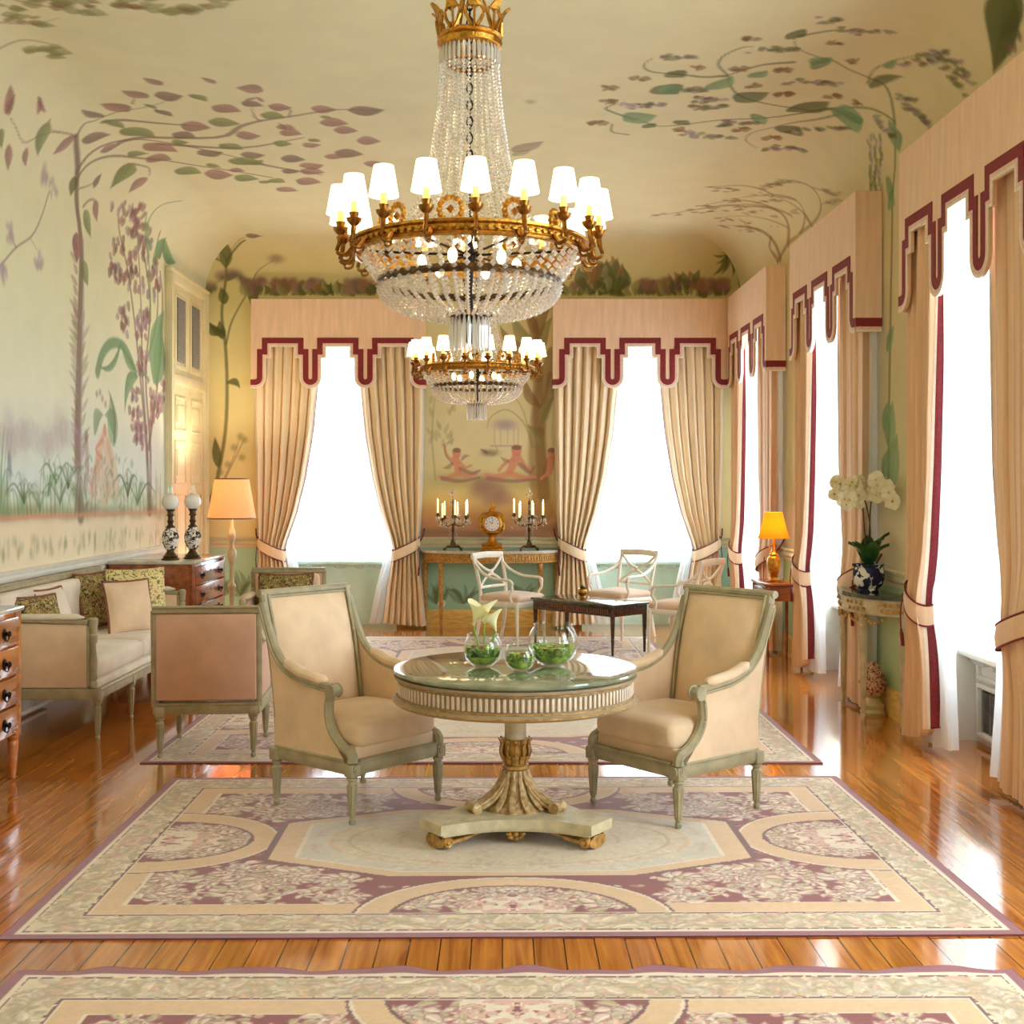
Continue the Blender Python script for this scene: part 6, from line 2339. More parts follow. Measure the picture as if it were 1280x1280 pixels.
f 5 .7 1.45 0 7.9 5.24 7.91 5.32
f 5 .7 .33 0 7.93 4.94 7.86 4.93
f 5 .7 .57 0 7.93 4.94 7.99 4.88
f 5 .7 1.47 0 7.93 4.94 7.94 5.02
f 5 .7 1.49 0 7.93 4.94 7.9 4.88
f 5 .7 .95 0 7.93 4.94 7.89 5.02
f 5 .7 .39 0 8.23 5.09 8.16 5.08
f 5 .7 .44 0 8.23 5.09 8.16 5.07
f 5 .7 .32 0 8.23 5.09 8.31 5.1
f 5 .7 .85 0 8.23 5.09 8.3 5.13
f 5 .7 1.2 0 8.23 5.09 8.26 5.01
f 5 .7 1.58 0 8.42 4.83 8.39 4.76
f 5 .7 1.58 0 8.42 4.83 8.41 4.74
f 5 .7 1.62 0 8.42 4.83 8.43 4.91
f 5 .7 1.26 0 8.42 4.83 8.39 4.91
f 5 .7 1.6 0 8.42 4.83 8.39 4.75
f 5 .7 .72 0 8.36 4.5 8.45 4.55
f 5 .7 1.1 0 8.36 4.5 8.32 4.43
f 5 .7 .6 0 8.36 4.5 8.27 4.45
f 5 .7 .75 0 8.36 4.5 8.28 4.44
f 5 .7 .33 0 8.36 4.5 8.27 4.49
f 5 .7 .26 0 8.25 4.32 8.35 4.34
f 5 .7 .33 0 8.25 4.32 8.29 4.3
f 5 .7 .34 0 8.25 4.32 8.36 4.36
f 5 .7 1 0 8.25 4.32 8.26 4.29
f 5 .7 .92 0 8.25 4.32 8.29 4.38
f 5 .7 .2 0 8.09 5.88 8.01 5.9
f 5 .7 1.36 0 8.09 5.88 8.07 5.96
f 5 .7 1.28 0 8.09 5.88 8.11 5.79
f 5 .7 .42 0 8.09 5.88 8.16 5.83
f 5 .7 .17 0 8.09 5.88 8.17 5.87
f 5 .7 1.36 0 8.58 6.05 8.54 5.97
f 5 .7 .23 0 8.58 6.05 8.66 6.06
f 5 .7 1.05 0 8.58 6.05 8.53 6.12
f 5 .7 1.25 0 8.58 6.05 8.53 5.98
f 5 .7 .75 0 8.58 6.05 8.64 5.98
f 5 .7 .45 0 9.09 6.08 9 6.04
f 5 .7 1.62 0 9.09 6.08 9.06 5.99
f 5 .7 .21 0 9.09 6.08 9.18 6.05
f 5 .7 1.54 0 9.09 6.08 9.07 6.17
f 5 .7 1.44 0 9.09 6.08 9.06 6.17
f 5 .7 1.53 0 9.25 5.4 9.23 5.5
f 5 .7 .17 0 9.25 5.4 9.35 5.37
f 5 .7 .17 0 9.25 5.4 9.35 5.37
f 5 .7 .16 0 9.25 5.4 9.15 5.43
f 5 .7 1.18 0 9.25 5.4 9.31 5.47
f 5 .7 .82 0 9.48 4.67 9.39 4.62
f 5 .7 .14 0 9.48 4.67 9.38 4.7
f 5 .7 .17 0 9.48 4.67 9.38 4.71
f 5 .7 1.6 0 9.48 4.67 9.44 4.59
f 5 .7 1.57 0 9.48 4.67 9.47 4.77
f 5 .7 .51 0 8.28 6.07 8.36 6.11
f 5 .7 .61 0 8.28 6.07 8.35 6.02
f 5 .7 1.51 0 8.28 6.07 8.27 5.99
f 5 .7 .44 0 8.28 6.07 8.21 6.12
f 5 .7 .73 0 8.28 6.07 8.22 6.13
f 5 .7 .82 0 9.25 4.97 9.33 5.01
f 5 .7 .15 0 9.25 4.97 9.15 5
f 5 .7 .92 0 9.25 4.97 9.17 4.92
f 5 .7 1.56 0 9.25 4.97 9.29 5.04
f 5 .7 1.76 0 9.25 4.97 9.23 4.88
f 2 .6 .32 0 8.56 4.07 8.45 4.12
f 2 .6 .53 0 8.49 4.05 8.42 4.11
f 3 .6 .45 0 8.42 4.02 8.33 4.08
f 2 .6 .69 0 8.62 4.04 8.57 4.11
f 6 .6 .28 0 8.54 4.01 8.41 4.06
f 6 .6 .39 0 8.46 3.99 8.36 4.04
f 6 .6 .39 0 8.67 4 8.56 4.06
f 3 .6 .56 0 8.59 3.98 8.51 4.04
f 3 .6 .53 0 8.51 3.95 8.42 4.01
f 3 .6 .57 0 8.71 3.96 8.64 4.03
f 3 .6 .64 0 8.63 3.94 8.56 4
f 3 .6 .38 0 8.54 3.91 8.42 3.96
f 6 .6 .36 0 8.75 3.92 8.63 3.98
f 2 .6 .43 0 8.66 3.9 8.55 3.95
f 3 .6 .74 0 8.57 3.88 8.51 3.94
f 3 .6 .69 0 8.79 3.89 8.72 3.95
f 3 .6 .66 0 8.69 3.86 8.62 3.92
f 6 .6 .93 0 8.59 3.83 8.6 3.92
f 3 .6 1 0 8.81 3.85 8.78 3.92
f 3 .6 1.03 0 8.71 3.82 8.7 3.9
f 6 .6 .89 0 8.61 3.79 8.62 3.88
f 2 .6 .96 0 8.83 3.8 8.78 3.87
f 3 .6 .78 0 8.72 3.77 8.76 3.87
f 2 .6 .94 0 8.61 3.75 8.63 3.83
f 3 .6 1.03 0 8.84 3.76 8.79 3.83
f 3 .6 1.13 0 8.72 3.73 8.69 3.8
f 6 .6 .87 0 8.61 3.7 8.54 3.76
f 4 .75 .36 0 8.48 3.79 8.28 3.53
f 4 .75 .65 0 8.43 3.54 8.3 3.68
f 4 .75 .55 0 8.47 2.55 8.3 2.72
f 4 .75 .76 0 8.43 1.87 8.33 2.2
f 4 .75 .64 0 8.54 1.99 8.4 2.21
f 4 .75 .69 0 8.4 1.59 8.23 1.97
f 4 .75 .69 0 8.54 1.65 8.43 1.87
l 5 .65 .05 .02 11.8 3.81 11.32 3.89 10.86 3.89 10.57 3.99 10.56 4.15 10.88 4.34
l 5 .65 .04 .02 10.86 3.89 10.31 3.89 10.06 3.97 10.06 4.13 10.27 4.29
l 5 .65 .08 .03 11.32 3.89 11.1 4.04 11.14 4.21 11.6 4.46
l 5 .65 .12 .03 11.69 3.83 11.76 4.02 11.93 4.18 12.27 4.36
l 5 .65 .07 .03 10.54 3.97 10.41 3.81
l 5 .65 .08 .03 11.8 3.83 11.97 3.98 11.74 4.06
l 5 .55 .04 .01 10.55 4 10.94 4.37
f 5 .55 .12 0 10.83 4.23 11 4.28
f 11 .55 .08 0 10.63 4.03 10.81 4.07
f 5 .55 .3 0 10.96 4.36 11.05 4.41
f 11 .55 .1 0 10.68 4.05 10.94 4.12
f 1 .55 .08 0 10.63 4.07 10.89 4.12
f 1 .55 .22 0 10.9 4.35 10.99 4.39
f 1 .55 .13 0 10.89 4.27 11.04 4.32
f 1 .55 .12 0 10.9 4.27 11.12 4.33
f 11 .55 .1 0 10.88 4.31 11.03 4.34
f 5 .55 .2 0 10.91 4.31 10.99 4.34
f 5 .55 .13 0 10.91 4.28 11.01 4.31
l 5 .55 .06 .02 10.88 4.34 11.03 4.95
f 5 .55 .86 0 11.1 4.6 11.13 4.68
f 1 .55 .87 0 11.15 4.78 11.19 4.86
f 11 .55 .18 0 10.96 4.41 11.07 4.45
f 1 .55 .75 0 11 4.86 11.05 4.93
f 1 .55 .52 0 11.09 4.68 11.03 4.79
f 5 .55 .68 0 11.08 4.77 11.04 4.87
f 1 .55 .67 0 11.1 4.66 11.06 4.75
f 5 .55 .44 0 11.14 4.63 11.21 4.68
f 11 .55 .32 0 11.09 4.43 11.19 4.5
f 11 .55 .79 0 11.1 4.6 11.14 4.69
f 11 .55 .85 0 11.2 4.68 11.19 4.76
l 5 .55 .03 .01 10.56 4.15 11.58 4.66
f 1 .55 .49 0 11.53 4.56 11.62 4.63
f 5 .55 .67 0 11.47 4.51 11.52 4.58
f 1 .55 .77 0 11.53 4.63 11.51 4.7
f 1 .55 .78 0 11.44 4.53 11.43 4.63
f 1 .55 .2 0 11.09 4.31 11.23 4.37
f 1 .55 .81 0 11.52 4.55 11.51 4.62
f 11 .55 .24 0 11.42 4.53 11.57 4.58
f 11 .55 .2 0 10.94 4.26 11.05 4.32
f 1 .55 .14 0 11.22 4.36 11.39 4.41
f 5 .55 .19 0 11.1 4.32 11.26 4.39
f 5 .55 .1 0 10.79 4.22 11.03 4.28
l 5 .55 .05 .02 11.14 4.21 11.79 4.9
f 11 .55 .13 0 11.38 4.29 11.53 4.33
f 1 .55 .64 0 11.77 4.72 11.87 4.81
f 5 .55 .2 0 11.64 4.5 11.79 4.55
f 5 .55 .77 0 11.73 4.77 11.8 4.86
f 5 .55 .92 0 11.76 4.76 11.76 4.84
f 11 .55 .27 0 11.32 4.3 11.4 4.35
f 11 .55 .68 0 11.91 4.67 11.86 4.78
f 5 .55 .21 0 11.66 4.44 11.84 4.51
f 1 .55 .74 0 11.67 4.46 11.69 4.52
f 1 .55 .56 0 11.73 4.87 11.79 4.91
f 1 .55 .19 0 11.71 4.46 11.88 4.52
l 5 .55 .07 .02 11.6 4.46 12.24 5.3
f 5 .55 .97 0 12.15 4.99 12.17 5.07
f 5 .55 .99 0 11.99 4.68 12 4.77
f 11 .55 .41 0 12.11 5.21 12.21 5.27
f 1 .55 .67 0 12.04 4.77 12.1 4.83
f 5 .55 .38 0 12.12 5.14 12.05 5.21
f 11 .55 .68 0 12.09 5.18 12.13 5.23
f 1 .55 .65 0 12.06 4.83 12.01 4.93
f 11 .55 .51 0 12.2 5.21 12.12 5.31
f 5 .55 .98 0 11.92 4.89 11.93 4.99
f 5 .55 .29 0 12.15 4.98 12.05 5.06
f 11 .55 .6 0 11.85 4.65 11.78 4.76
l 5 .55 .04 .01 11.93 4.18 12.5 4.49
f 5 .55 .13 0 12.49 4.46 12.62 4.49
f 1 .55 .1 0 12.1 4.23 12.34 4.28
f 5 .55 .16 0 12.17 4.32 12.39 4.4
f 11 .55 .65 0 12.49 4.42 12.56 4.52
f 1 .55 .1 0 12.06 4.21 12.29 4.26
f 1 .55 .32 0 12.05 4.26 12.14 4.33
f 11 .55 .12 0 12.32 4.31 12.47 4.35
f 11 .55 .2 0 12.04 4.26 12.14 4.31
f 5 .55 .11 0 12.05 4.24 12.32 4.31
f 11 .55 .09 0 12.11 4.23 12.26 4.26
f 1 .55 .47 0 12.5 4.48 12.59 4.55
l 5 .55 .03 .01 11.15 4.01 12.23 4.58
f 1 .55 .69 0 12.18 4.45 12.24 4.55
f 1 .55 .19 0 12.25 4.51 12.41 4.56
f 1 .55 .36 0 12.17 4.44 12.25 4.49
f 1 .55 .11 0 11.93 4.3 12.16 4.35
f 5 .55 .18 0 12.29 4.53 12.43 4.57
f 11 .55 .07 0 11.34 4.08 11.51 4.1
f 11 .55 .58 0 12.04 4.38 12.07 4.43
f 1 .55 .33 0 12.03 4.34 12.12 4.4
f 5 .55 .1 0 11.91 4.29 12.08 4.32
f 1 .55 .52 0 12.23 4.57 12.32 4.64
f 5 .55 .1 0 11.52 4.12 11.65 4.15
l 5 .55 .01 .01 10.06 3.97 9.65 3.91
f 1 .55 .07 0 9.8 3.92 9.63 3.89
f 5 .55 .07 0 9.78 3.92 9.61 3.89
f 5 .55 .08 0 9.73 3.9 9.62 3.86
f 11 .55 .07 0 9.9 3.93 9.62 3.87
f 5 .55 .07 0 9.74 3.93 9.52 3.88
f 5 .55 .07 0 9.69 3.9 9.45 3.85
f 5 .55 .08 0 9.97 3.96 9.79 3.92
f 1 .55 .07 0 10 3.96 9.78 3.92
f 11 .55 .07 0 9.96 3.96 9.74 3.91
f 11 .55 .07 0 9.85 3.95 9.69 3.92
f 1 .55 .08 0 9.97 3.96 9.8 3.92
l 5 .55 .02 .01 10.27 4.29 10.99 4.44
f 1 .55 .26 0 10.58 4.37 10.69 4.43
f 5 .55 .26 0 10.41 4.33 10.49 4.38
f 1 .55 .33 0 10.51 4.35 10.57 4.39
f 5 .55 .26 0 10.56 4.37 10.64 4.41
f 5 .55 .3 0 10.69 4.37 10.8 4.45
f 5 .55 .31 0 10.81 4.41 10.93 4.48
f 5 .55 .13 0 10.48 4.32 10.65 4.37
f 5 .55 .24 0 10.46 4.35 10.58 4.41
f 11 .55 .39 0 10.76 4.42 10.85 4.49
f 11 .55 .23 0 10.4 4.31 10.52 4.37
f 11 .55 .25 0 10.37 4.33 10.49 4.41
l 5 .55 .02 .01 10.06 4.13 9.64 3.94
f 11 .55 .09 0 9.89 4.03 9.7 3.97
f 5 .55 .11 0 9.89 4.05 9.73 3.99
f 1 .55 .07 0 9.7 3.97 9.44 3.92
f 11 .55 .09 0 9.95 4.08 9.76 4.03
f 5 .55 .07 0 9.73 3.96 9.49 3.91
f 11 .55 .08 0 9.79 4 9.61 3.96
f 11 .55 .09 0 9.81 4 9.64 3.95
f 5 .55 .08 0 9.91 4.05 9.67 4
f 1 .55 .09 0 9.77 3.98 9.6 3.93
f 1 .55 .08 0 9.79 3.99 9.65 3.96
f 5 .55 .11 0 9.89 4.06 9.69 3.98
l 5 .55 .02 .01 10.19 4.23 10.69 4.43
f 11 .55 .17 0 10.6 4.4 10.69 4.43
f 1 .55 .17 0 10.32 4.28 10.43 4.33
f 11 .55 .19 0 10.51 4.33 10.67 4.4
f 1 .55 .46 0 10.65 4.4 10.7 4.45
f 1 .55 .21 0 10.64 4.39 10.79 4.45
f 11 .55 .16 0 10.49 4.34 10.67 4.4
f 11 .55 .41 0 10.68 4.4 10.75 4.46
f 1 .55 .24 0 10.64 4.38 10.71 4.42
f 11 .55 .33 0 10.28 4.28 10.33 4.32
f 5 .55 .27 0 10.3 4.29 10.41 4.36
f 5 .55 .38 0 10.51 4.32 10.59 4.39
l 5 .55 .04 .01 10.89 4.07 11.92 4.72
f 1 .55 .25 0 11.61 4.33 11.7 4.38
f 11 .55 .43 0 11.74 4.36 11.84 4.45
f 5 .55 .13 0 11.61 4.35 11.74 4.38
f 5 .55 .52 0 11.96 4.7 12.06 4.77
f 11 .55 .26 0 11.88 4.55 11.97 4.58
f 5 .55 .13 0 11.21 4.15 11.44 4.22
f 1 .55 .16 0 11.57 4.35 11.74 4.4
f 1 .55 .47 0 11.55 4.32 11.6 4.37
f 5 .55 .74 0 12.01 4.66 11.99 4.71
f 11 .55 .86 0 11.91 4.55 11.94 4.63
f 5 .55 .13 0 11.53 4.33 11.7 4.37
f 3 .95 .49 .05 6.1 4.15 6.61 3.86
f 3 .9 .42 0 6.04 4.11 6.42 3.99
f 1 .8 .81 0 6.32 3.88 6.28 3.94
f 1 .8 .79 0 6.38 3.89 6.33 3.95
f 1 .8 .74 0 6.24 3.91 6.2 3.97
f 1 .6 .48 0 9.87 6.72 9.55 6.47
f 11 .6 .46 0 9.99 6.72 9.78 6.56
b 11 .5 .05 .04 8.58 6.6'''
# ------------------------------------------------------------------ painted surfaces
def noise2(shape, cells, seed, octaves=3):
    rs = np.random.RandomState(seed); out = np.zeros(shape); amp = 1; tot = 0
    for o in range(octaves):
        cy_, cx_ = max(2, int(cells[0]*2**o)), max(2, int(cells[1]*2**o)); g = rs.rand(cy_+2, cx_+2)
        y = np.linspace(0, cy_, shape[0], endpoint=False); x = np.linspace(0, cx_, shape[1], endpoint=False)
        yi = y.astype(int); xi = x.astype(int); fy = y-yi; fx = x-xi; fy = (fy*fy*(3-2*fy))[:, None]; fx = (fx*fx*(3-2*fx))[None]
        a = g[yi][:, xi]; b = g[yi][:, xi+1]; c = g[yi+1][:, xi]; d = g[yi+1][:, xi+1]
        out += amp*((a*(1-fx)+b*fx)*(1-fy)+(c*(1-fx)+d*fx)*fy); tot += amp; amp *= .5
    return out/tot
class Canvas:
    """a painted layer over an unrolled wall, cove and ceiling: a runs along the wall, s up it"""
    def __init__(s, a0, a1, s0, s1, res):
        s.a0, s.s0, s.res = a0, s0, res; s.n = int((a1-a0)/res)+2; s.m = int((s1-s0)/res)+2
        s.rgb = np.zeros((s.m, s.n, 3)); s.al = np.zeros((s.m, s.n))
    def sl(s, amin, amax, smin, smax):
        i0 = max(0, int((amin-s.a0)/s.res)-1); i1 = min(s.n, int((amax-s.a0)/s.res)+3); j0 = max(0, int((smin-s.s0)/s.res)-1); j1 = min(s.m, int((smax-s.s0)/s.res)+3)
        if i1 <= i0 or j1 <= j0: return None
        A = s.a0+np.arange(i0, i1)*s.res; S = s.s0+np.arange(j0, j1)*s.res
        return (slice(j0, j1), slice(i0, i1)), A[None, :], S[:, None]
    def put(s, sl, cov, col):
        al = s.al[sl]; na = cov+al*(1-cov)
        s.rgb[sl] = np.where(na[..., None] > 1e-6, (cov[..., None]*col+(al*(1-cov))[..., None]*s.rgb[sl])/np.maximum(na, 1e-6)[..., None], s.rgb[sl]); s.al[sl] = na
    def line(s, pts, w0, w1, col, alpha):
        n = len(pts)-1; wm = max(w0, w1); xs = [p[0] for p in pts]; ys = [p[1] for p in pts]
        q = s.sl(min(xs)-wm, max(xs)+wm, min(ys)-wm, max(ys)+wm)
        if q is None: return
        sl, A, S = q; cov = np.zeros((S.shape[0], A.shape[1]))
        for k in range(n):
            (a, b), (c, d) = pts[k], pts[k+1]; wa = w0+(w1-w0)*k/n; wb = w0+(w1-w0)*(k+1)/n
            L2 = (c-a)**2+(d-b)**2+1e-9; t = np.clip(((A-a)*(c-a)+(S-b)*(d-b))/L2, 0, 1)
            ds = np.hypot(A-a-t*(c-a), S-b-t*(d-b)); hw = (wa+(wb-wa)*t)/2
            cov = np.maximum(cov, np.clip((hw-ds)/(.35*hw+.006)+.3, 0, 1))
        s.put(sl, alpha*cov, col)
    def leaf(s, b, t, w, bend, col, alpha):
        (x0, y0), (x1, y1) = b, t; L = math.hypot(x1-x0, y1-y0)+1e-6; W = w*L/2
        e = W+abs(bend)*L; q = s.sl(min(x0, x1)-e, max(x0, x1)+e, min(y0, y1)-e, max(y0, y1)+e)
        if q is None: return
        sl, A, S = q; ux, uy = (x1-x0)/L, (y1-y0)/L
        u = ((A-x0)*ux+(S-y0)*uy)/L; v = (-(A-x0)*uy+(S-y0)*ux)-bend*L*4*u*(1-u)
        uc = np.clip(u, 0, 1); hw = W*np.sin(PI*uc**.75)
        cov = np.where((u > 0) & (u < 1), np.clip((hw-abs(v))/(.004+.12*W)+.2, 0, 1), 0)
        tone = 1+.16*np.sign(v)*np.clip(abs(v)/(W+1e-6)*2, 0, 1)+.0*u
        rib = np.clip(1-abs(v)/(.05*W+.003), 0, 1)*.25
        s.put(sl, alpha*cov, col*np.clip(tone-rib, .5, 1.4)[..., None])
    def blob(s, c, rx, rs, col, alpha):
        q = s.sl(c[0]-2*rx, c[0]+2*rx, c[1]-2*rs, c[1]+2*rs)
        if q is None: return
        sl, A, S = q; s.put(sl, alpha*np.exp(-(((A-c[0])/rx)**2+((S-c[1])/rs)**2)**1.5*.9), col)
    def disc(s, c, rx, rs, col, alpha):
        q = s.sl(c[0]-rx*1.2, c[0]+rx*1.2, c[1]-rs*1.2, c[1]+rs*1.2)
        if q is None: return
        sl, A, S = q; e = np.hypot((A-c[0])/rx, (S-c[1])/rs); s.put(sl, alpha*np.clip((1-e)/.25+.3, 0, 1), col*(1.08-.2*np.clip(e, 0, 1))[..., None])
    def sample(s, A, S):
        x = np.clip((A-s.a0)/s.res, 0, s.n-1.001); y = np.clip((S-s.s0)/s.res, 0, s.m-1.001); ok = ((A >= s.a0) & (S >= s.s0) & (A <= s.a0+s.res*(s.n-1)) & (S <= s.s0+s.res*(s.m-1)))
        i = x.astype(int); j = y.astype(int); fx = x-i; fy = y-j
        def g(q):
            if q.ndim == 3: f1, f2 = fx[..., None], fy[..., None]
            else: f1, f2 = fx, fy
            return (q[j, i]*(1-f1)+q[j, i+1]*f1)*(1-f2)+(q[j+1, i]*(1-f1)+q[j+1, i+1]*f1)*f2
        return g(s.rgb*s.al[..., None]), g(s.al)*ok
PAL = [s2l(c) for c in [(156, 112, 106), (128, 100, 92), (132, 138, 88), (92, 98, 52), (118, 152, 108), (140, 104, 66), (172, 150, 158), (214, 146, 118), (206, 156, 110), (96, 104, 140), (214, 226, 222), (146, 142, 92), (206, 190, 90)]]
def paint(cv, txt):
    for ln in txt.strip().split('\n'):
        t = ln.split(); k = t[0]; v = [float(x) for x in t[1:]]; col = PAL[int(v[0])]; al = v[1]; pts = list(zip(v[4::2], v[5::2]))
        if k == 'l' and len(pts) > 2: pts = [(q[0], q[1]) for q in spline([(a, b, 0) for a, b in pts], 4)]
        if k == 'l': cv.line(pts, v[2], v[3], col, al)
        elif k == 'f': cv.leaf(pts[0], pts[1], v[2], v[3], col, al)
        elif k == 'd': cv.disc(pts[0], v[2], v[3], col, al)
        else: cv.blob(pts[0], v[2], v[3], col, al)
CVL = Canvas(6.0, 13.7, .9, 7.0, .009); paint(CVL, MURAL_L)
CVB = Canvas(-3.5, 2.8, .2, 5.2, .008); paint(CVB, MURAL_B)
CVR = Canvas(5.5, 13.7, 1.4, 7.2, .010); paint(CVR, MURAL_R)
CEILC = (224, 217, 180)
def ramp(s, tab):
    z = [t[0] for t in tab]; c = s2l([t[1] for t in tab]); return np.stack([np.interp(s, z, c[:, k]) for k in range(3)], -1)
def base_L(a, s): return ramp(s, [(0, (200, 214, 192)), (1.0, (208, 218, 196)), (1.02, (232, 218, 186)), (1.30, (230, 214, 182)), (1.37, (224, 208, 180)), (1.42, (204, 214, 190)), (1.6, (214, 226, 216)), (1.95, (218, 222, 208)), (2.3, (230, 230, 204)), (3.2, (226, 224, 186)), (4.0, (224, 218, 180)), (4.8, CEILC), (9, CEILC)])
def base_B(a, s):
    o = ramp(s, [(0, (172, 216, 190)), (1.0, (178, 218, 196)), (1.02, (244, 228, 172)), (2.2, (240, 226, 168)), (3.4, (230, 220, 164)), (3.9, (204, 192, 132)), (4.25, (212, 198, 144)), (4.72, CEILC), (9, CEILC)])
    c = ramp(s, [(0, (166, 212, 184)), (1.0, (170, 214, 188)), (1.02, (200, 160, 128)), (1.18, (206, 152, 122)), (1.32, (222, 182, 116)), (1.5, (224, 198, 132)), (1.7, (220, 206, 152)), (2.1, (224, 214, 170)), (3.4, (220, 208, 158)), (3.9, (204, 192, 132)), (4.25, (212, 198, 144)), (4.72, CEILC), (9, CEILC)])
    k = np.clip((.95-np.abs(a+.14))/.15, 0, 1)[..., None]; return o*(1-k)+c*k
def base_R(a, s): return ramp(s, [(0, (184, 206, 160)), (1.0, (190, 210, 164)), (1.02, (228, 212, 176)), (1.36, (222, 206, 168)), (1.45, (206, 200, 156)), (2.5, (212, 198, 152)), (3.6, (216, 200, 154)), (4.7, CEILC), (9, CEILC)])
def over(base, cv, A, S):
    p, al = cv.sample(A, S); p = np.where((al > 0)[..., None], p, 0); return base*(1-al[..., None])+p
MURAL = colattr_mat('painted_mural_plaster', .85, .07, 3.5)
def grid_obj(name, V, colr, material, keep=None, parent=None):
    m, n = V.shape[:2]; idx = np.arange(m*n).reshape(m, n)
    q = np.stack([idx[:-1, :-1], idx[:-1, 1:], idx[1:, 1:], idx[1:, :-1]], -1).reshape(-1, 4)
    if keep is not None: q = q[keep.reshape(-1)]
    return raw_obj(name, V.reshape(-1, 3), q, colr.reshape(-1, 3), material, parent)
def raw_obj(name, V, q, colr, material, parent=None):
    me = D.meshes.new(name); me.vertices.add(len(V)); me.vertices.foreach_set('co', V.astype(np.float32).ravel())
    me.loops.add(q.size); me.loops.foreach_set('vertex_index', q.astype(np.int32).ravel()); me.polygons.add(len(q))
    me.polygons.foreach_set('loop_start', (np.arange(len(q))*4).astype(np.int32))
    me.polygons.foreach_set('use_smooth', np.ones(len(q), bool)); me.update(calc_edges=True)
    at = me.color_attributes.new('paint', 'FLOAT_COLOR', 'POINT'); at.data.foreach_set('color', np.concatenate([colr, np.ones((len(colr), 1))], 1).astype(np.float32).ravel())
    me.materials.append(material); me.validate(); return link(name, me, parent)
WZ = 3.46; WHALF = .64; WHR = .815; WSH = .135          # the niches on the right sit a little beyond their pelmets
# left wall (door opening cut out)
DOOR_Y0, DOOR_Y1, DOOR_Z = 12.02, 13.56, 3.80
def seg(*parts): return np.unique(np.round(np.concatenate([np.arange(a, b, st) for a, b, st in parts]+[np.array([parts[-1][1]])]), 5))
ya = seg((YN, 7.6, .25), (7.6, 12.45, .009), (12.45, YB, .03)); za = seg((0, .95, .08), (.95, Z0, .009))
Y, Z = np.meshgrid(ya, za); V = np.stack([np.full_like(Y, XL), Y, Z], -1)
struct(grid_obj('wall_left', V, over(base_L(Y, Z), CVL, Y, Z), MURAL))
# back wall with two window openings
xa = seg((XL, XR, .0085)); za = seg((0, Z0, .0085)); X, Z = np.meshgrid(xa, za); V = np.stack([X, np.full_like(X, YB), Z], -1)
xc = (xa[1:]+xa[:-1])/2; zc = (za[1:]+za[:-1])/2; XX, ZZ = np.meshgrid(xc, zc); keep = np.ones_like(XX, bool)
for c in WIN_B: keep &= ~((abs(XX-c) < WHALF) & (ZZ < WZ))
struct(grid_obj('wall_back', V, over(base_B(X, Z), CVB, X, Z), MURAL, keep))
# right wall with five openings
ya = seg((YN, 5.4, .08), (5.4, YB, .014)); za = seg((0, Z0, .016)); Y, Z = np.meshgrid(ya, za); V = np.stack([np.full_like(Y, XR), Y, Z], -1)
yc = (ya[1:]+ya[:-1])/2; zc = (za[1:]+za[:-1])/2; YY, ZZ = np.meshgrid(yc, zc); keep = np.ones_like(YY, bool)
for c in WIN_R: keep &= ~((abs(YY-c-WSH) < WHR) & (ZZ < WZ))
struct(grid_obj('wall_right', V, over(base_R(Y, Z), CVR, Y, Z), MURAL, keep))
# near wall behind the camera
mb = MB().box((XL+XR)/2, YN-.1, ZC/2, XR-XL, .2, ZC); struct(mb.build('wall_near', mat('sage_plaster', (214, 208, 160), .85, 0, .04, 3)))
# ceiling: coves on three sides and the flat
def ceil_parts():
    VV, QQ, CC = [], [], []; off = 0
    def put(V, c):
        nonlocal off
        m, n = V.shape[:2]; idx = np.arange(m*n).reshape(m, n)+off; QQ.append(np.stack([idx[:-1, :-1], idx[:-1, 1:], idx[1:, 1:], idx[1:, :-1]], -1).reshape(-1, 4))
        VV.append(V.reshape(-1, 3)); CC.append(c.reshape(-1, 3)); off += m*n
    th = np.linspace(0, PI/2, 70)
    al = np.linspace(0, 1, 900)
    T, A = np.meshgrid(th, al, indexing='ij'); ins = RC*(1-np.cos(T)); z = Z0+RC*np.sin(T); s = Z0+RC*T
    yv = YN+(YB-ins-YN)*A
    put(np.stack([XL+ins, yv, z], -1), over(base_L(yv, s), CVL, yv, s))
    put(np.stack([XR-ins, yv, z], -1), over(base_R(yv, s), CVR, yv, s))
    xv = XL+ins+(XR-XL-2*ins)*A
    put(np.stack([xv, YB-ins, z], -1), over(base_B(xv, s), CVB, xv, s))
    x = seg((XL+RC, XR-RC, .015)); y = seg((YN, 5.9, .3), (5.9, YB-RC, .015)); X, Y = np.meshgrid(x, y)
    c = np.broadcast_to(s2l(CEILC), X.shape+(3,)).copy()
    n = noise2(X.shape, (5, 5), 3)[..., None]; c = c*(.93+.14*n)
    c = over(c, CVB, X, Z0+ARC+(YB-RC-Y)); c = over(c, CVL, Y, Z0+ARC+(X-XL-RC)); c = over(c, CVR, Y, Z0+ARC+(XR-RC-X))
    put(np.stack([X, Y, np.full_like(X, ZC)], -1), c)
    return np.concatenate(VV), np.concatenate(QQ), np.concatenate(CC)
V, q, c = ceil_parts(); struct(raw_obj('ceiling', V, q, c, MURAL))
struct(MB().box((XL+XR)/2+.2, (YN+YB)/2+.2, -.05, XR-XL+1.2, YB-YN+.8, .1).build('floor', FLOOR))

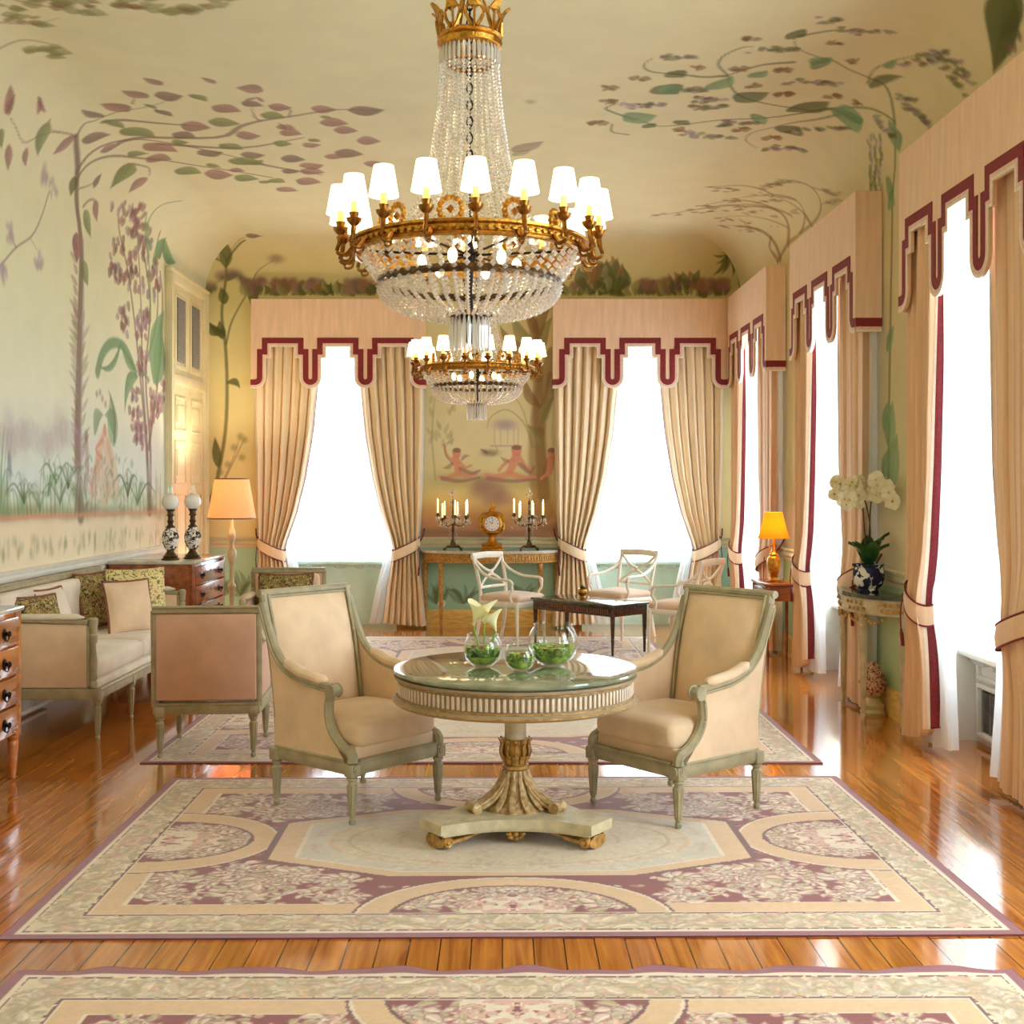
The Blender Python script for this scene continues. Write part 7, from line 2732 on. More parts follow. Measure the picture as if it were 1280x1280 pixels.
# chair rails, skirtings
def rail(p0, p1, prof, name, m, inward):
    mb = MB(); (x0, y0), (x1, y1) = p0, p1; rows = []
    for d, z in prof: rows.append([(x0+inward[0]*d, y0+inward[1]*d, z), (x1+inward[0]*d, y1+inward[1]*d, z)])
    mb.sheet(rows); return struct(mb.build(name, m, smooth=0))
RAIL = [(0, .90), (.012, .905), (.012, .935), (.03, .95), (.035, .975), (.022, .985), (.03, 1.0), (.05, 1.005), (.055, 1.02), (0, 1.022)]
rail((XL, 5), (XL, 11.98), RAIL, 'trim_1', WHITE, (1, 0))
x0s = [XL, WIN_B[0]+WHALF, WIN_B[1]+WHALF]; x1s = [WIN_B[0]-WHALF, WIN_B[1]-WHALF, XR]
PALER = mat('pale_mint_rail', (222, 214, 178), .5, 0, .04, 6)
for i in range(3):
    rail((x0s[i], YB), (x1s[i], YB), RAIL, 'trim_%d' % (2+i), PALER, (0, -1))
    rail((x0s[i], YB), (x1s[i], YB), [(0, 0), (.025, 0), (.025, .17), (.018, .185), (.012, .2), (0, .2)], 'baseboard_back_%d' % (i+1), OCHRE, (0, -1))
ys = sorted(WIN_R); e0 = [YN]+[y+WSH+WHR for y in ys]; e1 = [y+WSH-WHR for y in ys]+[YB]
for i in range(len(e0)):
    rail((XR, e0[i]), (XR, e1[i]), RAIL, 'trim_%d' % (5+i), PALER, (-1, 0))
    rail((XR, e0[i]), (XR, e1[i]), [(0, 0), (.025, 0), (.025, .17), (.018, .185), (.012, .2), (0, .2)], 'baseboard_right_%d' % (i+1), OCHRE, (-1, 0))
rail((XL, YN), (XL, 11.98), [(0, 0), (.025, 0), (.025, .17), (.018, .185), (.012, .2), (0, .2)], 'baseboard_left', WHITE, (1, 0))

# tall double door on the left wall
def door():
    e = D.objects.new('door_1', None); COL.objects.link(e); e.location = (XL, (DOOR_Y0+DOOR_Y1)/2, 0); e.rotation_euler = (0, 0, PI/2); struct(e)
    # local x runs along the wall (far to the +x), local -y into the room
    W = DOOR_Y1-DOOR_Y0; h = DOOR_Z; mb = MB()
    for sx in (-1, 1): mb.box(sx*(W/2-.07), -.03, h/2, .14, .06, h, .008); mb.box(sx*(W/2-.02), -.045, h/2, .03, .05, h, .006)
    mb.box(0, -.03, h-.06, W-.28, .06, .12, .008); mb.box(0, -.045, h-.015, W+.04, .06, .03, .006)
    mb.box(0, -.03, 2.70, W-.28, .06, .10, .008); mb.build('door_frame', PALEDOOR, e)
    mb = MB(); mb.box(0, -.012, (2.75+h-.12)/2, W-.28, .024, h-.12-2.75)
    for sx in (-1, 1):
        x0 = sx*.30
        for dx in (-.2, .2): mb.box(x0+dx, -.03, 3.22, .05, .02, .82, .004)
        for dz in (-.385, .385): mb.box(x0, -.03, 3.22+dz, .40, .02, .05, .004)
    t = mb.build('transom', PALEDOOR, e)
    for sx in (-1, 1):
        mb = MB(); mb.box(sx*.30, -.03, 3.22, .30, .012, .66)
        for k in range(22): mb.at(sx*.30, -.04, 2.91+k*.0295, rx=.5).box(0, 0, 0, .30, .004, .026)
        mb.build('louvre', GREYLV, t)
    LW = (W-.28)/2
    for sx in (-1, 1):
        mb = MB(); cx = sx*LW/2; mb.box(cx, -.015, 1.325, LW-.006, .03, 2.65)
        for z0, z1 in ((.12, .62), (.74, 1.52), (1.64, 2.06), (2.18, 2.52)):
            for dx in (-1, 1): mb.box(cx+dx*(LW/2-.11), -.036, (z0+z1)/2, .022, .016, z1-z0, .004)
            for z in (z0, z1): mb.box(cx, -.036, z, LW-.2, .016, .022, .004)
            mb.box(cx, -.034, (z0+z1)/2, LW-.36, .012, max(.05, z1-z0-.16), .005)
        lf = mb.build('door_leaf', PALEDOOR, e)
        mb = MB(); mb.at(sx*.05, -.03, 1.1, rx=PI/2).lathe([(0, 0), (.018, 0), (.012, .02), (.014, .03), (.028, .045), (.022, .06), (0, .064)], 12); mb.build('knob', GILT, lf)
door()

# ------------------------------------------------------------------ windows, pelmets, curtains (local x along the wall, local y out of the room)
PW = 1.95; PD = .20; PZ1, PZ0 = 3.70, 2.70
def window(i, loc, rz, grille):
    e = D.objects.new('window_%d' % i, None); COL.objects.link(e); e.location = loc; e.rotation_euler = (0, 0, rz); struct(e)
    T = .30; w = WHR if grille else WHALF; mb = MB()
    for sx in (-1, 1): mb.box(sx*(w+.02), T/2+.004, WZ/2, .04, T, WZ)
    mb.box(0, T/2+.004, WZ+.02, 2*w+.08, T, .04); mb.build('reveal', WHITE, e)
    sl = .58 if grille else .74
    mb = MB().box(0, T+.02, (sl-.04)/2, 2*w+.06, .08, sl-.04); mb.box(0, T-.05, sl-.02, 2*w, .18, .035, .008)
    if grille:
        for z0, z1 in ((.05, .36), (.41, .52)):
            for x in (-.75, .75): mb.box(x, T-.03, (z0+z1)/2, .03, .03, z1-z0, .006)
            for z in (z0, z1): mb.box(0, T-.03, z, 1.53, .03, .03, .006)
    p = mb.build('parapet', WHITE if grille else MINT, e)
    if grille:
        mb = MB()
        mb.box(0, T-.018, 205e-3, 1.44, .004, .26)
        for k in range(19): mb.at(0, T-.026, .09+k*.0128, rx=.6).box(0, 0, 0, 1.44, .003, .009)
        for k in range(13): mb.at().box(-.69+k*.115, T-.03, .205, .008, .006, .26)
        mb.build('vent_grille', GREYLV, p)
    mb = MB()
    for sx in (-1, 1): mb.box(sx*(w-.03), T+.02, (WZ+sl)/2, .06, .06, WZ-sl, .008)
    mb.box(0, T+.02, WZ-.03, 2*w-.12, .06, .06, .008); mb.box(0, T+.02, sl+.03, 2*w-.12, .06, .06, .008); mb.build('window_frame', WHITE, e)
    mb = MB().box(0, T+.02, (WZ+sl)/2, 2*w-.1, .006, WZ-sl-.06); mb.build('pane', PANE, e)
def net(loc, rz, label, wd=1.26, zb=.66):
    mb = MB(); rows = []
    for j in range(24):
        z = zb+(3.44-zb)*j/23; rows.append([((i/120-.5)*wd, .22+.012*math.sin(i*.55)+.004*math.sin(i*1.7+z), z+.012*math.sin(i*.3) if j == 0 else z) for i in range(121)])
    mb.sheet(rows); t = mb.build('net_curtain', SHEER, None, loc=loc, rz=rz); tag(t, label, 'net curtain', 'white net curtains in the windows')

def pelmet_edge():
    """lower edge of the board, from -PW/2 to PW/2, z above PZ0"""
    V = [(.168, .548), (.786, 1.164), (1.402, 1.782)]; p = []
    def arc(cx, cz, r, a0, a1, n=8): return [(cx+r*math.cos(math.radians(a0+(a1-a0)*k/n)), cz+r*math.sin(math.radians(a0+(a1-a0)*k/n))) for k in range(n+1)]
    p += [(0, 0), (.05, 0)]+arc(.05, .118, .118, -80, 0)
    for i, (a, b) in enumerate(V):
        p += [(a, .34), (a+.055, .34), (a+.055, .466), (b-.055, .466), (b-.055, .34), (b, .34)]
        if i < 2:
            c = (b+V[i+1][0])/2; r = V[i+1][0]-c; p += arc(c, r, r, 180, 360, 16)
    p += arc(PW-.05, .118, .118, 180, 260)+[(PW-.05, 0), (PW, 0)]
    return [(x-PW/2, z) for x, z in p]
EDGE = pelmet_edge()
def strip(path, o0, o1):
    """quads between two inward offsets of the edge path"""
    n = len(path); nr = []
    for i in range(n):
        a = Vector(path[max(i-1, 0)]); b = Vector(path[i]); c = Vector(path[min(i+1, n-1)])
        d1 = (b-a).normalized() if (b-a).length > 1e-9 else (c-b).normalized(); d2 = (c-b).normalized() if (c-b).length > 1e-9 else d1
        n1 = Vector((-d1.y, d1.x)); n2 = Vector((-d2.y, d2.x)); m = (n1+n2)
        if m.length < 1e-6: m = n1.copy()
        m.normalize(); k = max(.5, m.dot(n1)); nr.append(m/k)
    return [[(path[i][0]+nr[i].x*o, path[i][1]+nr[i].y*o) for i in range(n)] for o in (o0, o1)]
def make_pelmet():
    t = thing('pelmet', '', 'pelmet', group='peach pelmets with maroon braid over the windows')
    y0 = -PD; poly = [(x, PZ0+z) for x, z in EDGE]+[(PW/2, PZ1), (-PW/2, PZ1)]
    mb = MB().prism(poly, y0, y0+.02, 'xz')
    for sx in (-1, 1): mb.box(sx*(PW/2-.01), -PD/2+.004, (PZ0+PZ1)/2, .02, PD-.032, PZ1-PZ0)
    mb.box(0, -PD/2+.004, PZ1-.01, PW-.04, PD-.032, .02); mb.build('board', PELM, t, 0)
    for nm, o0, o1, dy, m in (('white_edging', -.004, .014, .006, WHITETR), ('pink_braid', .014, .036, .004, PINKTR), ('maroon_braid', .036, .098, .005, MAROON)):
        a, b = strip(EDGE, o0, o1); mb = MB(); n = len(a)
        F = [[(p[0], y0-dy, PZ0+p[1]) for p in a], [(p[0], y0-dy, PZ0+p[1]) for p in b]]; K = [[(p[0], y0+.001, PZ0+p[1]) for p in a], [(p[0], y0+.001, PZ0+p[1]) for p in b]]
        mb.sheet(F); mb.sheet([K[0], F[0]]); mb.sheet([F[1], K[1]])
        for sx in (-1, 1): mb.box(sx*(PW/2+dy/2), -PD/2-.006, PZ0+(max(o0, 0)+o1)/2, dy, PD-.012, o1-max(o0, 0))
        mb.build(nm, m, t, 0)
    return t
INN = [(3.45, .80), (3.2, .775), (2.7, .735), (2.2, .685), (1.7, .60), (1.3, .50), (.98, .385), (.88, .36), (.75, .385), (.4, .44), (0.03, .48)]
INN_F = [(3.45, .54), (2.7, .50), (1.7, .44), (1.2, .38), (.98, .345), (.88, .335), (.75, .35), (.4, .40), (.03, .44)]
INN_N = [(3.45, .74), (2.5, .72), (1.7, .69), (1.3, .63), (.98, .55), (.88, .53), (.75, .54), (.03, .56)]
OUT = [(3.45, .03), (2.2, .03), (1.3, .05), (.95, .075), (.8, .075), (.4, .03), (.03, .0)]
def panel_rows(tab, off_in=0, off_y=0, seed=0, nf=7, s0=0, s1=1, ns=150, lift=.12, zmin=.03):
    zs = [3.42-k*.085 for k in range(28)]+[1.05-k*.035 for k in range(12)]+[.62-k*.06 for k in range(11)]
    zs = [z for z in zs if z > zmin]+[zmin]; rs = random.Random(seed); ph = rs.uniform(0, 6); ph2 = rs.uniform(0, 6); rows = []
    for z in zs:
        a = ip(z, OUT); b = ip(z, tab)+off_in*(1 if z > 1.1 else (1+(1.1-z)*1.2)); row = []; g = math.exp(-((z-.88)/.22)**2)
        amp = .032+.02*(1-(b-a)/.8)+.012*g; low = max(0, (.8-z)/.8)
        for i in range(ns+1):
            s = s0+(s1-s0)*i/ns; f = 2*PI*nf*s+ph+.35*math.sin(ph2+z*1.3)
            fold = math.sin(f)+.35*math.sin(2*f+ph2)+.25*math.sin(2*PI*nf*.37*s+ph2)
            u = a+(b-a)*(s+.018*math.cos(f)); y = -.115+fold*amp-.03*g*math.sin(PI*s)+off_y-.02*low
            zz = z
            if z < .8: zz = z+lift*s*s*(1-z/.8)
            if z < 1.0: zz = max(zz, .012)
            row.append((u, y, zz))
        rows.append(row)
    return rows
def make_curtain(label, tab, trimw, trimm, seed, cm, lift, group):
    """a tied-back panel for the -x side; mirrored for the other"""
    t = thing('curtain', label, 'curtain', group=group)
    mb = MB(); rows = panel_rows(tab, seed=seed, lift=lift); X = lambda rr: [[(-PW/2+p[0], p[1], p[2]) for p in r] for r in rr]
    r = X(rows); n = len(r[0])-1; mb.sheet(r, 0); mb.build('drape', cm, t, 60)
    s1 = 1.0; s0 = 1-trimw; mb = MB(); rr = panel_rows(tab, seed=seed, s0=s0-trimw*.9, s1=1, ns=14, lift=lift)
    rr = X(rr); rr = [[(p[0], p[1]-.004, p[2]) for p in q] for q in rr]
    mb.sheet([q[11:15] for q in rr], 1); mb.sheet([q[4:12] for q in rr], 0); mb.sheet([q[2:5] for q in rr], 1); mb.build('border_band', [trimm, WHITETR], t, 60)
    mb = MB(); rr = X(panel_rows(tab, off_in=.075, off_y=.06, seed=seed+9, nf=9, ns=110, lift=.03)); mb.sheet(rr); mb.build('net_lining', SHEER2, t, 60)
    mb = MB(); ring = []; zt = .90; a = ip(zt, OUT)-.012; b = ip(zt, tab)+.012; cx = (a+b)/2
    N = 40; top, bot = [], []
    for k in range(N):
        an = 2*PI*k/N; u = cx+(b-a)/2*math.cos(an)*1.0; y = -.115-.012+.095*math.sin(an)
        zc = zt-.075*math.cos(an)-.01+.015*math.sin(an); top.append((-PW/2+u, y, zc+.065)); bot.append((-PW/2+u, y, zc-.06))
    mid = [((p[0]+q[0])/2+(p[0]+PW/2-cx)*.04, (p[1]+.127)*1.10-.127, (p[2]+q[2])/2) for p, q in zip(top, bot)]
    mb.sheet([bot, mid, top], close=True)
    tb = mb.build('tieback', cm, t, 60)
    mb = MB(); 
    mb.tube(top+top[:1], .006, 6); mb.tube(bot+bot[:1], .006, 6)
    mb.tube(spline([(-PW/2+a+.01, -.10, zt+.06), (-PW/2+a-.03, -.05, zt+.14), (-PW/2+a-.045, -.008, zt+.22)], 5), .008, 6)
    mb.tube(spline([(-PW/2+a+.005, -.20, zt+.03), (-PW/2+a-.005, -.21, zt-.12), (-PW/2+a+.01, -.20, zt-.30)], 5), [.005]*8+[.012]*3, 6)
    mb.build('piping', trimm if trimm is MAROON else PURPLE, tb, 60)
    return t
def mirror_tree(src, label, group):
    """the same panel hung on the other side: mirrored mesh data"""
    t = thing('curtain', label, 'curtain', group=group)
    def cp(o, par):
        me = o.data.copy()
        co = np.empty(len(me.vertices)*3, np.float32); me.vertices.foreach_get('co', co); co[0::3] *= -1; me.vertices.foreach_set('co', co); me.flip_normals(); me.update()
        c = D.objects.new(o.name.split('.')[0], me); COL.objects.link(c); c.parent = par
        for g in o.children: cp(g, c)
    for o in src.children: cp(o, t)
    return t
places = [('back', (x, YB, 0), 0) for x in WIN_B]+[('right', (XR, y, 0), -PI/2) for y in WIN_R]
WN = ['the left window of the back wall', 'the right window of the back wall', 'the nearest visible window on the right', 'the middle window on the right', 'the farthest window on the right by the corner']
pel = None
GB = 'champagne tied-back curtains on the back wall'; GR = 'peach tied-back curtains on the right wall'
mL = make_curtain('', INN, .020, PURPLE, 3, CURT, .05, GB); mR = mirror_tree(mL, '', GB)
rL = make_curtain('', INN_F, .05, MAROON, 11, CURT_R, .14, GR); rN = make_curtain('', INN_N, .04, MAROON, 17, CURT_R, .03, GR); rR = mirror_tree(rN, '', GR)
for o in [rN]+list(rN.children_recursive): D.objects.remove(o)
used = set()
def use(src, loc, rz, label):
    if id(src) not in used: used.add(id(src)); src.location = loc; src.rotation_euler = (0, 0, rz); src['label'] = label; return src
    return dup(src, loc, rz, label)
CL = [('pale curtain at the far left of the back wall beside the floor lamp', 'pale curtain with plum edge between the left back window and the console'),
      ('pale curtain with plum edge between the console and the right back window', 'pale curtain at the right end of the back wall behind the white armchairs'),
      ('peach curtain with wide maroon band right beside the orchid console', 'plain peach curtain cut by the right edge of the photo'),
      ('peach curtain with maroon stripes to the floor behind the right armchair', 'peach curtain hanging behind the white orchid'),
      ('peach curtain in the right back corner, farthest on the right wall', 'peach curtain behind the small amber table lamp')]
for i, (wl, loc, rz) in enumerate(places):
    off = (loc[0], loc[1]+(WSH if wl == 'right' else 0), 0); window(i+1, off, rz, wl == 'right')
    if i > 4: continue
    net(off, rz, 'white net hanging in %s' % WN[i], *((1.26, .66) if wl == 'back' else (1.61, .50)))
    if pel is None: pel = make_pelmet(); pel.location = loc; pel.rotation_euler = (0, 0, rz); p = pel
    else: p = dup(pel, loc, rz)
    p['label'] = 'peach pelmet with stepped maroon braid above %s' % WN[i]
    a, b = (mL, mR) if wl == 'back' else (rL, rR)
    use(a, loc, rz, CL[i][0]); use(b, loc, rz, CL[i][1])
# ------------------------------------------------------------------ rugs: one woven quarter design, mirrored
RU, RV = 1.82, 1.165
def rug_canvas():
    res = .004; cv = Canvas(0, RU+.02, 0, RV+.02, res); A = np.arange(cv.n)*res; B = np.arange(cv.m)*res; U, V = np.meshgrid(A, B); rs = random.Random(5)
    c = {k: s2l(v) for k, v in dict(plum=(150, 92, 100), mar=(140, 68, 66), cream=(230, 212, 188), sand=(220, 184, 142), pale=(224, 204, 172), sage=(194, 178, 134), pink=(218, 172, 152), grey=(210, 198, 176), shade=(172, 146, 112), line=(122, 78, 76), rose=(190, 126, 122)).items()}
    img = np.empty(U.shape+(3,)); img[:] = c['pale']
    dU, dV = RU-U, RV-V; d = np.minimum(dU, dV); n1 = noise2(U.shape, (26, 40), 1); n2 = noise2(U.shape, (60, 90), 2); n3 = noise2(U.shape, (12, 16), 8)
    def setm(m, col): img[m] = c[col] if isinstance(col, str) else col
    inner = d > .235
    setm(inner, 'sand'); fld = d > .335; setm(fld, 'mar')
    setm((d > .335) & (d < .343), 'cream')
    # leafy scrolls over the red field, painted as strokes
    lay = Canvas(0, RU+.02, 0, RV+.02, res)
    def scroll(u, v, r, a0, turns, sgn, cols):
        pts = []
        for k in range(26):
            t = k/25; rr = r*(1-.75*t); a = a0+sgn*turns*2*PI*t; pts.append((u+rr*math.cos(a), v+rr*math.sin(a)))
        lay.line(pts, .016, .008, c['cream'], .9)
        for k in range(0, 25, 2):
            (x, y), (x2, y2) = pts[k], pts[k+1]; an = math.atan2(y2-y, x2-x)
            for sd in (-1, 1):
                b = an+sd*rs.uniform(.5, 1.1); L = rs.uniform(.05, .10)*(1-.4*k/25); lay.leaf((x, y), (x+(L+.006)*math.cos(b), y+(L+.006)*math.sin(b)), .7, sd*.15, c['rose']*.8, .9); lay.leaf((x, y), (x+L*math.cos(b), y+L*math.sin(b)), rs.uniform(.4, .6), sd*.15, c[rs.choice(cols)], .97)
    cols = ['cream', 'cream', 'pale', 'sage', 'grey']
    for (u, v, r, a0, sg) in [(.72, .66, .12, 0, 1), (.95, .62, .12, 2, -1), (1.18, .58, .12, 1, 1), (1.32, .72, .09, 3, -1), (1.05, .74, .08, 1, 1), (.85, .50, .1, 4, 1), (1.15, .42, .09, 5, -1), (1.38, .52, .08, 2, 1), (.62, .76, .07, 2, -1), (.25, .75, .10, 1, 1), (.08, .68, .09, 4, -1), (.38, .82, .07, 2, 1), (.12, .86, .08, 3, -1), (1.40, .08, .10, 1, 1), (1.28, .2, .08, 3, -1), (1.5, .2, .08, 2, 1), (1.22, .05, .07, 4, 1), (1.0, .45, .08, 2, -1), (.98, .56, .06, 5, 1), (1.42, .64, .06, 1, 1), (.70, .56, .06, 3, 1)]:
        scroll(u, v, r, a0, 1.1, sg, cols)
    for _ in range(150):
        u, v = rs.uniform(.03, 1.5), rs.uniform(0, .86); a = rs.uniform(0, 6.3); L = rs.uniform(.03, .06); lay.leaf((u, v), (u+L*math.cos(a), v+L*math.sin(a)), .6, 0, c[rs.choice(['cream', 'rose', 'sage', 'pink'])], .9)
    k = lay.al[..., None]*(fld & (n2 > .2))[..., None]; img = img*(1-k)+np.where(lay.al[..., None] > 0, lay.rgb, 0)*k
    setm(fld & (np.minimum(abs(dU-.345), 9) < .004), 'cream')
    # half medallions on each side
    def med(e_out, e_in, edge):
        nonlocal img
        band = (e_out < 1) & (e_in > 1) & (d > edge); setm(band, 'sand')
        setm((abs(e_out-1) < .02) & (d > edge), 'line'); setm((abs(e_out-.955) < .018) & (d > edge), 'cream')
        core = (e_in < 1) & (d > edge-.004); img[core] = c['mar']; kk = (lay.al*core)[..., None]; img[:] = img*(1-kk)+np.where(lay.al[..., None] > 0, lay.rgb, 0)*kk
        setm((abs(e_in-1) < .035) & (d > edge), 'line')
    su = RU-.235; sv = RV-.20
    med(((su-U)/.55)**2+(V/.45)**2, ((su-U)/.43)**2+(V/.30)**2, .235)
    med((U/.60)**2+((sv-V)/.45)**2, (U/.46)**2+((sv-V)/.34)**2, .235)
    pk = ((su-U-.10)/.2)**2+(V/.15)**2 < 1; img[pk & (n2 > .42)] = c['pink']; img[pk & (n1 > .55)] = c['cream']
    pk = (U/.2)**2+((sv-V-.08)/.13)**2 < 1; img[pk & (n2 > .42)] = c['pink']; img[pk & (n1 > .55)] = c['cream']
    # centre octagon
    oc = np.maximum(U/1.03, np.maximum(V/.50, (U*.42+V*1.0)/.71)); octo = oc < 1
    setm((oc < 1.03), 'line'); setm(octo, 'sand'); setm(oc < .9, 'cream'); setm(oc < .885, 'grey')
    ov = (U/.80)**2+(V/.40)**2; setm((ov < 1) & octo, np.array(c['pale'])*.93); setm(abs(ov-1) < .03, 'sand'); setm((abs(ov-.8) < .02), 'sage')
    fl = Canvas(0, RU+.02, 0, RV+.02, res)
    for _ in range(260):
        u, v = rs.uniform(0, .95), rs.uniform(0, .46); a = rs.uniform(0, 6.3); L = rs.uniform(.03, .08); fl.leaf((u, v), (u+L*math.cos(a), v+L*math.sin(a)), .5, .1, c[rs.choice(['sage', 'grey', 'cream', 'pink', 'pale'])], .55)
    k = (fl.al*(oc < .86))[..., None]*.7; img = img*(1-k)+np.where(fl.al[..., None] > 0, fl.rgb, 0)*k
    # acanthus border
    bd = (d > .06) & (d < .225); setm(bd, 'pale'); fl = Canvas(0, RU+.02, 0, RV+.02, res)
    def along(t): return (t, RV-.143, 0) if t < RU-.143 else (RU-.143, RV-.143-(t-(RU-.143)), -PI/2)
    t = 0
    while t < RU+RV-.3:
        x, y, an = along(t)
        for k in range(9):
            b = an+rs.uniform(-1.3, 1.3)+(PI if rs.random() < .25 else 0); L = rs.uniform(.04, .10); o = rs.uniform(-.05, .05); px, py = x-o*math.sin(an), y+o*math.cos(an)
            fl.leaf((px, py), (px+(L+.008)*math.cos(b), py+(L+.008)*math.sin(b)), .62, 0, c['shade'], .55)
            fl.leaf((px, py), (px+L*math.cos(b), py+L*math.sin(b)), rs.uniform(.35, .6), rs.uniform(-.2, .2), c[rs.choice(['cream', 'sage', 'sand', 'cream', 'grey', 'pink', 'pale'])], .8)
        t += .035
    k = (fl.al*((d > .068) & (d < .218)))[..., None]*.9; img = img*(1-k)+np.where(fl.al[..., None] > 0, fl.rgb, 0)*k
    edge = .222+.006*np.sign(np.sin(U*70)*np.sin(V*70))*(n2 > .5); setm((d > edge) & (d < .233), 'line'); setm((d > .233) & (d < .241), 'cream')
    setm((d < .07) & (d > .06) & (n2 > .45), 'line'); setm(d < .062, 'cream'); setm(d < .044, 'plum')
    return img*(.92+.16*n3[..., None])
RIMG = rug_canvas()
RUGM = colattr_mat('woven_tapestry_wool', .6, .14, 45, .3, 220, .4, .28)
def rug(label, cx, cy, hu, hv, rot, z=.0, res=.0062, wave=0.0, seed=0):
    x = np.linspace(-hu, hu, int(2*hu/res)); y = np.linspace(-hv, hv, int(2*hv/res)); X, Yy = np.meshgrid(x, y)
    # border keeps its width: measured from the edge, stretch only the field
    def fit(a, h, H, e=.34):
        b = np.abs(a); dd = h-b; return np.where(dd < e, H-dd, b*(H-e)/(h-e))
    A = fit(X, hu, RU); B = fit(Yy, hv, RV); i = np.clip(A/.004, 0, RIMG.shape[1]-1).astype(int); j = np.clip(B/.004, 0, RIMG.shape[0]-1).astype(int)
    c = RIMG[j, i]; Z = np.full_like(X, .008)+z; Y2 = Yy.copy()
    if wave: k = np.clip((Yy-(hv-.06))/.06, 0, 1); Y2 += k*wave*(np.sin(X*14+1)+.6*np.sin(X*31+seed)); Z += k*np.maximum(0, np.sin(X*14+1))*.006
    V = np.stack([X, Y2, Z], -1); m, n = X.shape
    top = V.reshape(-1, 3); idx = np.arange(m*n).reshape(m, n); q = np.stack([idx[:-1, :-1], idx[:-1, 1:], idx[1:, 1:], idx[1:, :-1]], -1).reshape(-1, 4)
    ring = np.concatenate([idx[0, :], idx[1:, -1], idx[-1, -2::-1], idx[-2:0:-1, 0]]); low = top[ring].copy(); low[:, 2] = z+.0006
    k = np.arange(len(ring)); q2 = np.stack([ring, np.roll(ring, -1), m*n+np.roll(k, -1), m*n+k], -1)
    cc = np.concatenate([c.reshape(-1, 3), c.reshape(-1, 3)[ring]*.8])
    o = raw_obj('tapestry_rug', np.concatenate([top, low]), np.concatenate([q, q2]), cc, RUGM)
    o.location = (cx, cy, 0); o.rotation_euler = (0, 0, rot); return tag(o, label, 'rug', 'floral tapestry rugs on the plank floor')
rug('large floral tapestry rug with plum edge under the round pedestal table', .03, 5.41, 1.82, 1.165, math.radians(.7))
rug('floral rug with wavy plum edge cut by the bottom of the photo', .05, 2.80, 1.64, 1.16, math.radians(.3), wave=.012)
rug('floral rug just behind the round table under the low chair seen from behind', -.12, 8.18, 1.97, 1.26, math.radians(-.1), res=.009)
rug('pale washed-out rug at the far end under the dark coffee table', -.08, 11.25, 1.62, 1.5, 0, res=.014)
# ------------------------------------------------------------------ seating
RZ = .0085                                    # top of the rugs
def turned_leg(x, y, z1, r=.027, n=14, block=.06):
    mb = MB(); h = z1-block
    mb.box(x, y, z1-block/2, r*2.1, r*2.1, block, .004)
    mb.lathe([(r*.45, 0), (r*.6, .006), (r*.6, .02), (r*.42, .026), (r*.5, .032), (r*.72, h*.55), (r*.9, h-.035), (r*.72, h-.03), (r*.72, h-.02), (r*1.0, h-.014), (r*1.0, h-.004), (r*.7, h)], n, x, y)
    for k in range(8):
        a = 2*PI*k/8; mb.tube([(x+r*.5*math.cos(a), y+r*.5*math.sin(a), .04), (x+r*.88*math.cos(a), y+r*.88*math.sin(a), h-.04)], .0035, 4)
    return mb
def rosette(mb, x, y, z, r, ax):
    mb.at(x, y, z, rx=PI/2 if ax == 'y' else 0, ry=PI/2 if ax == 'x' else 0).lathe([(0, .006), (r*.4, .006), (r*.5, .002), (r*.9, .005), (r, 0), (r, -.003)], 12); mb.at()
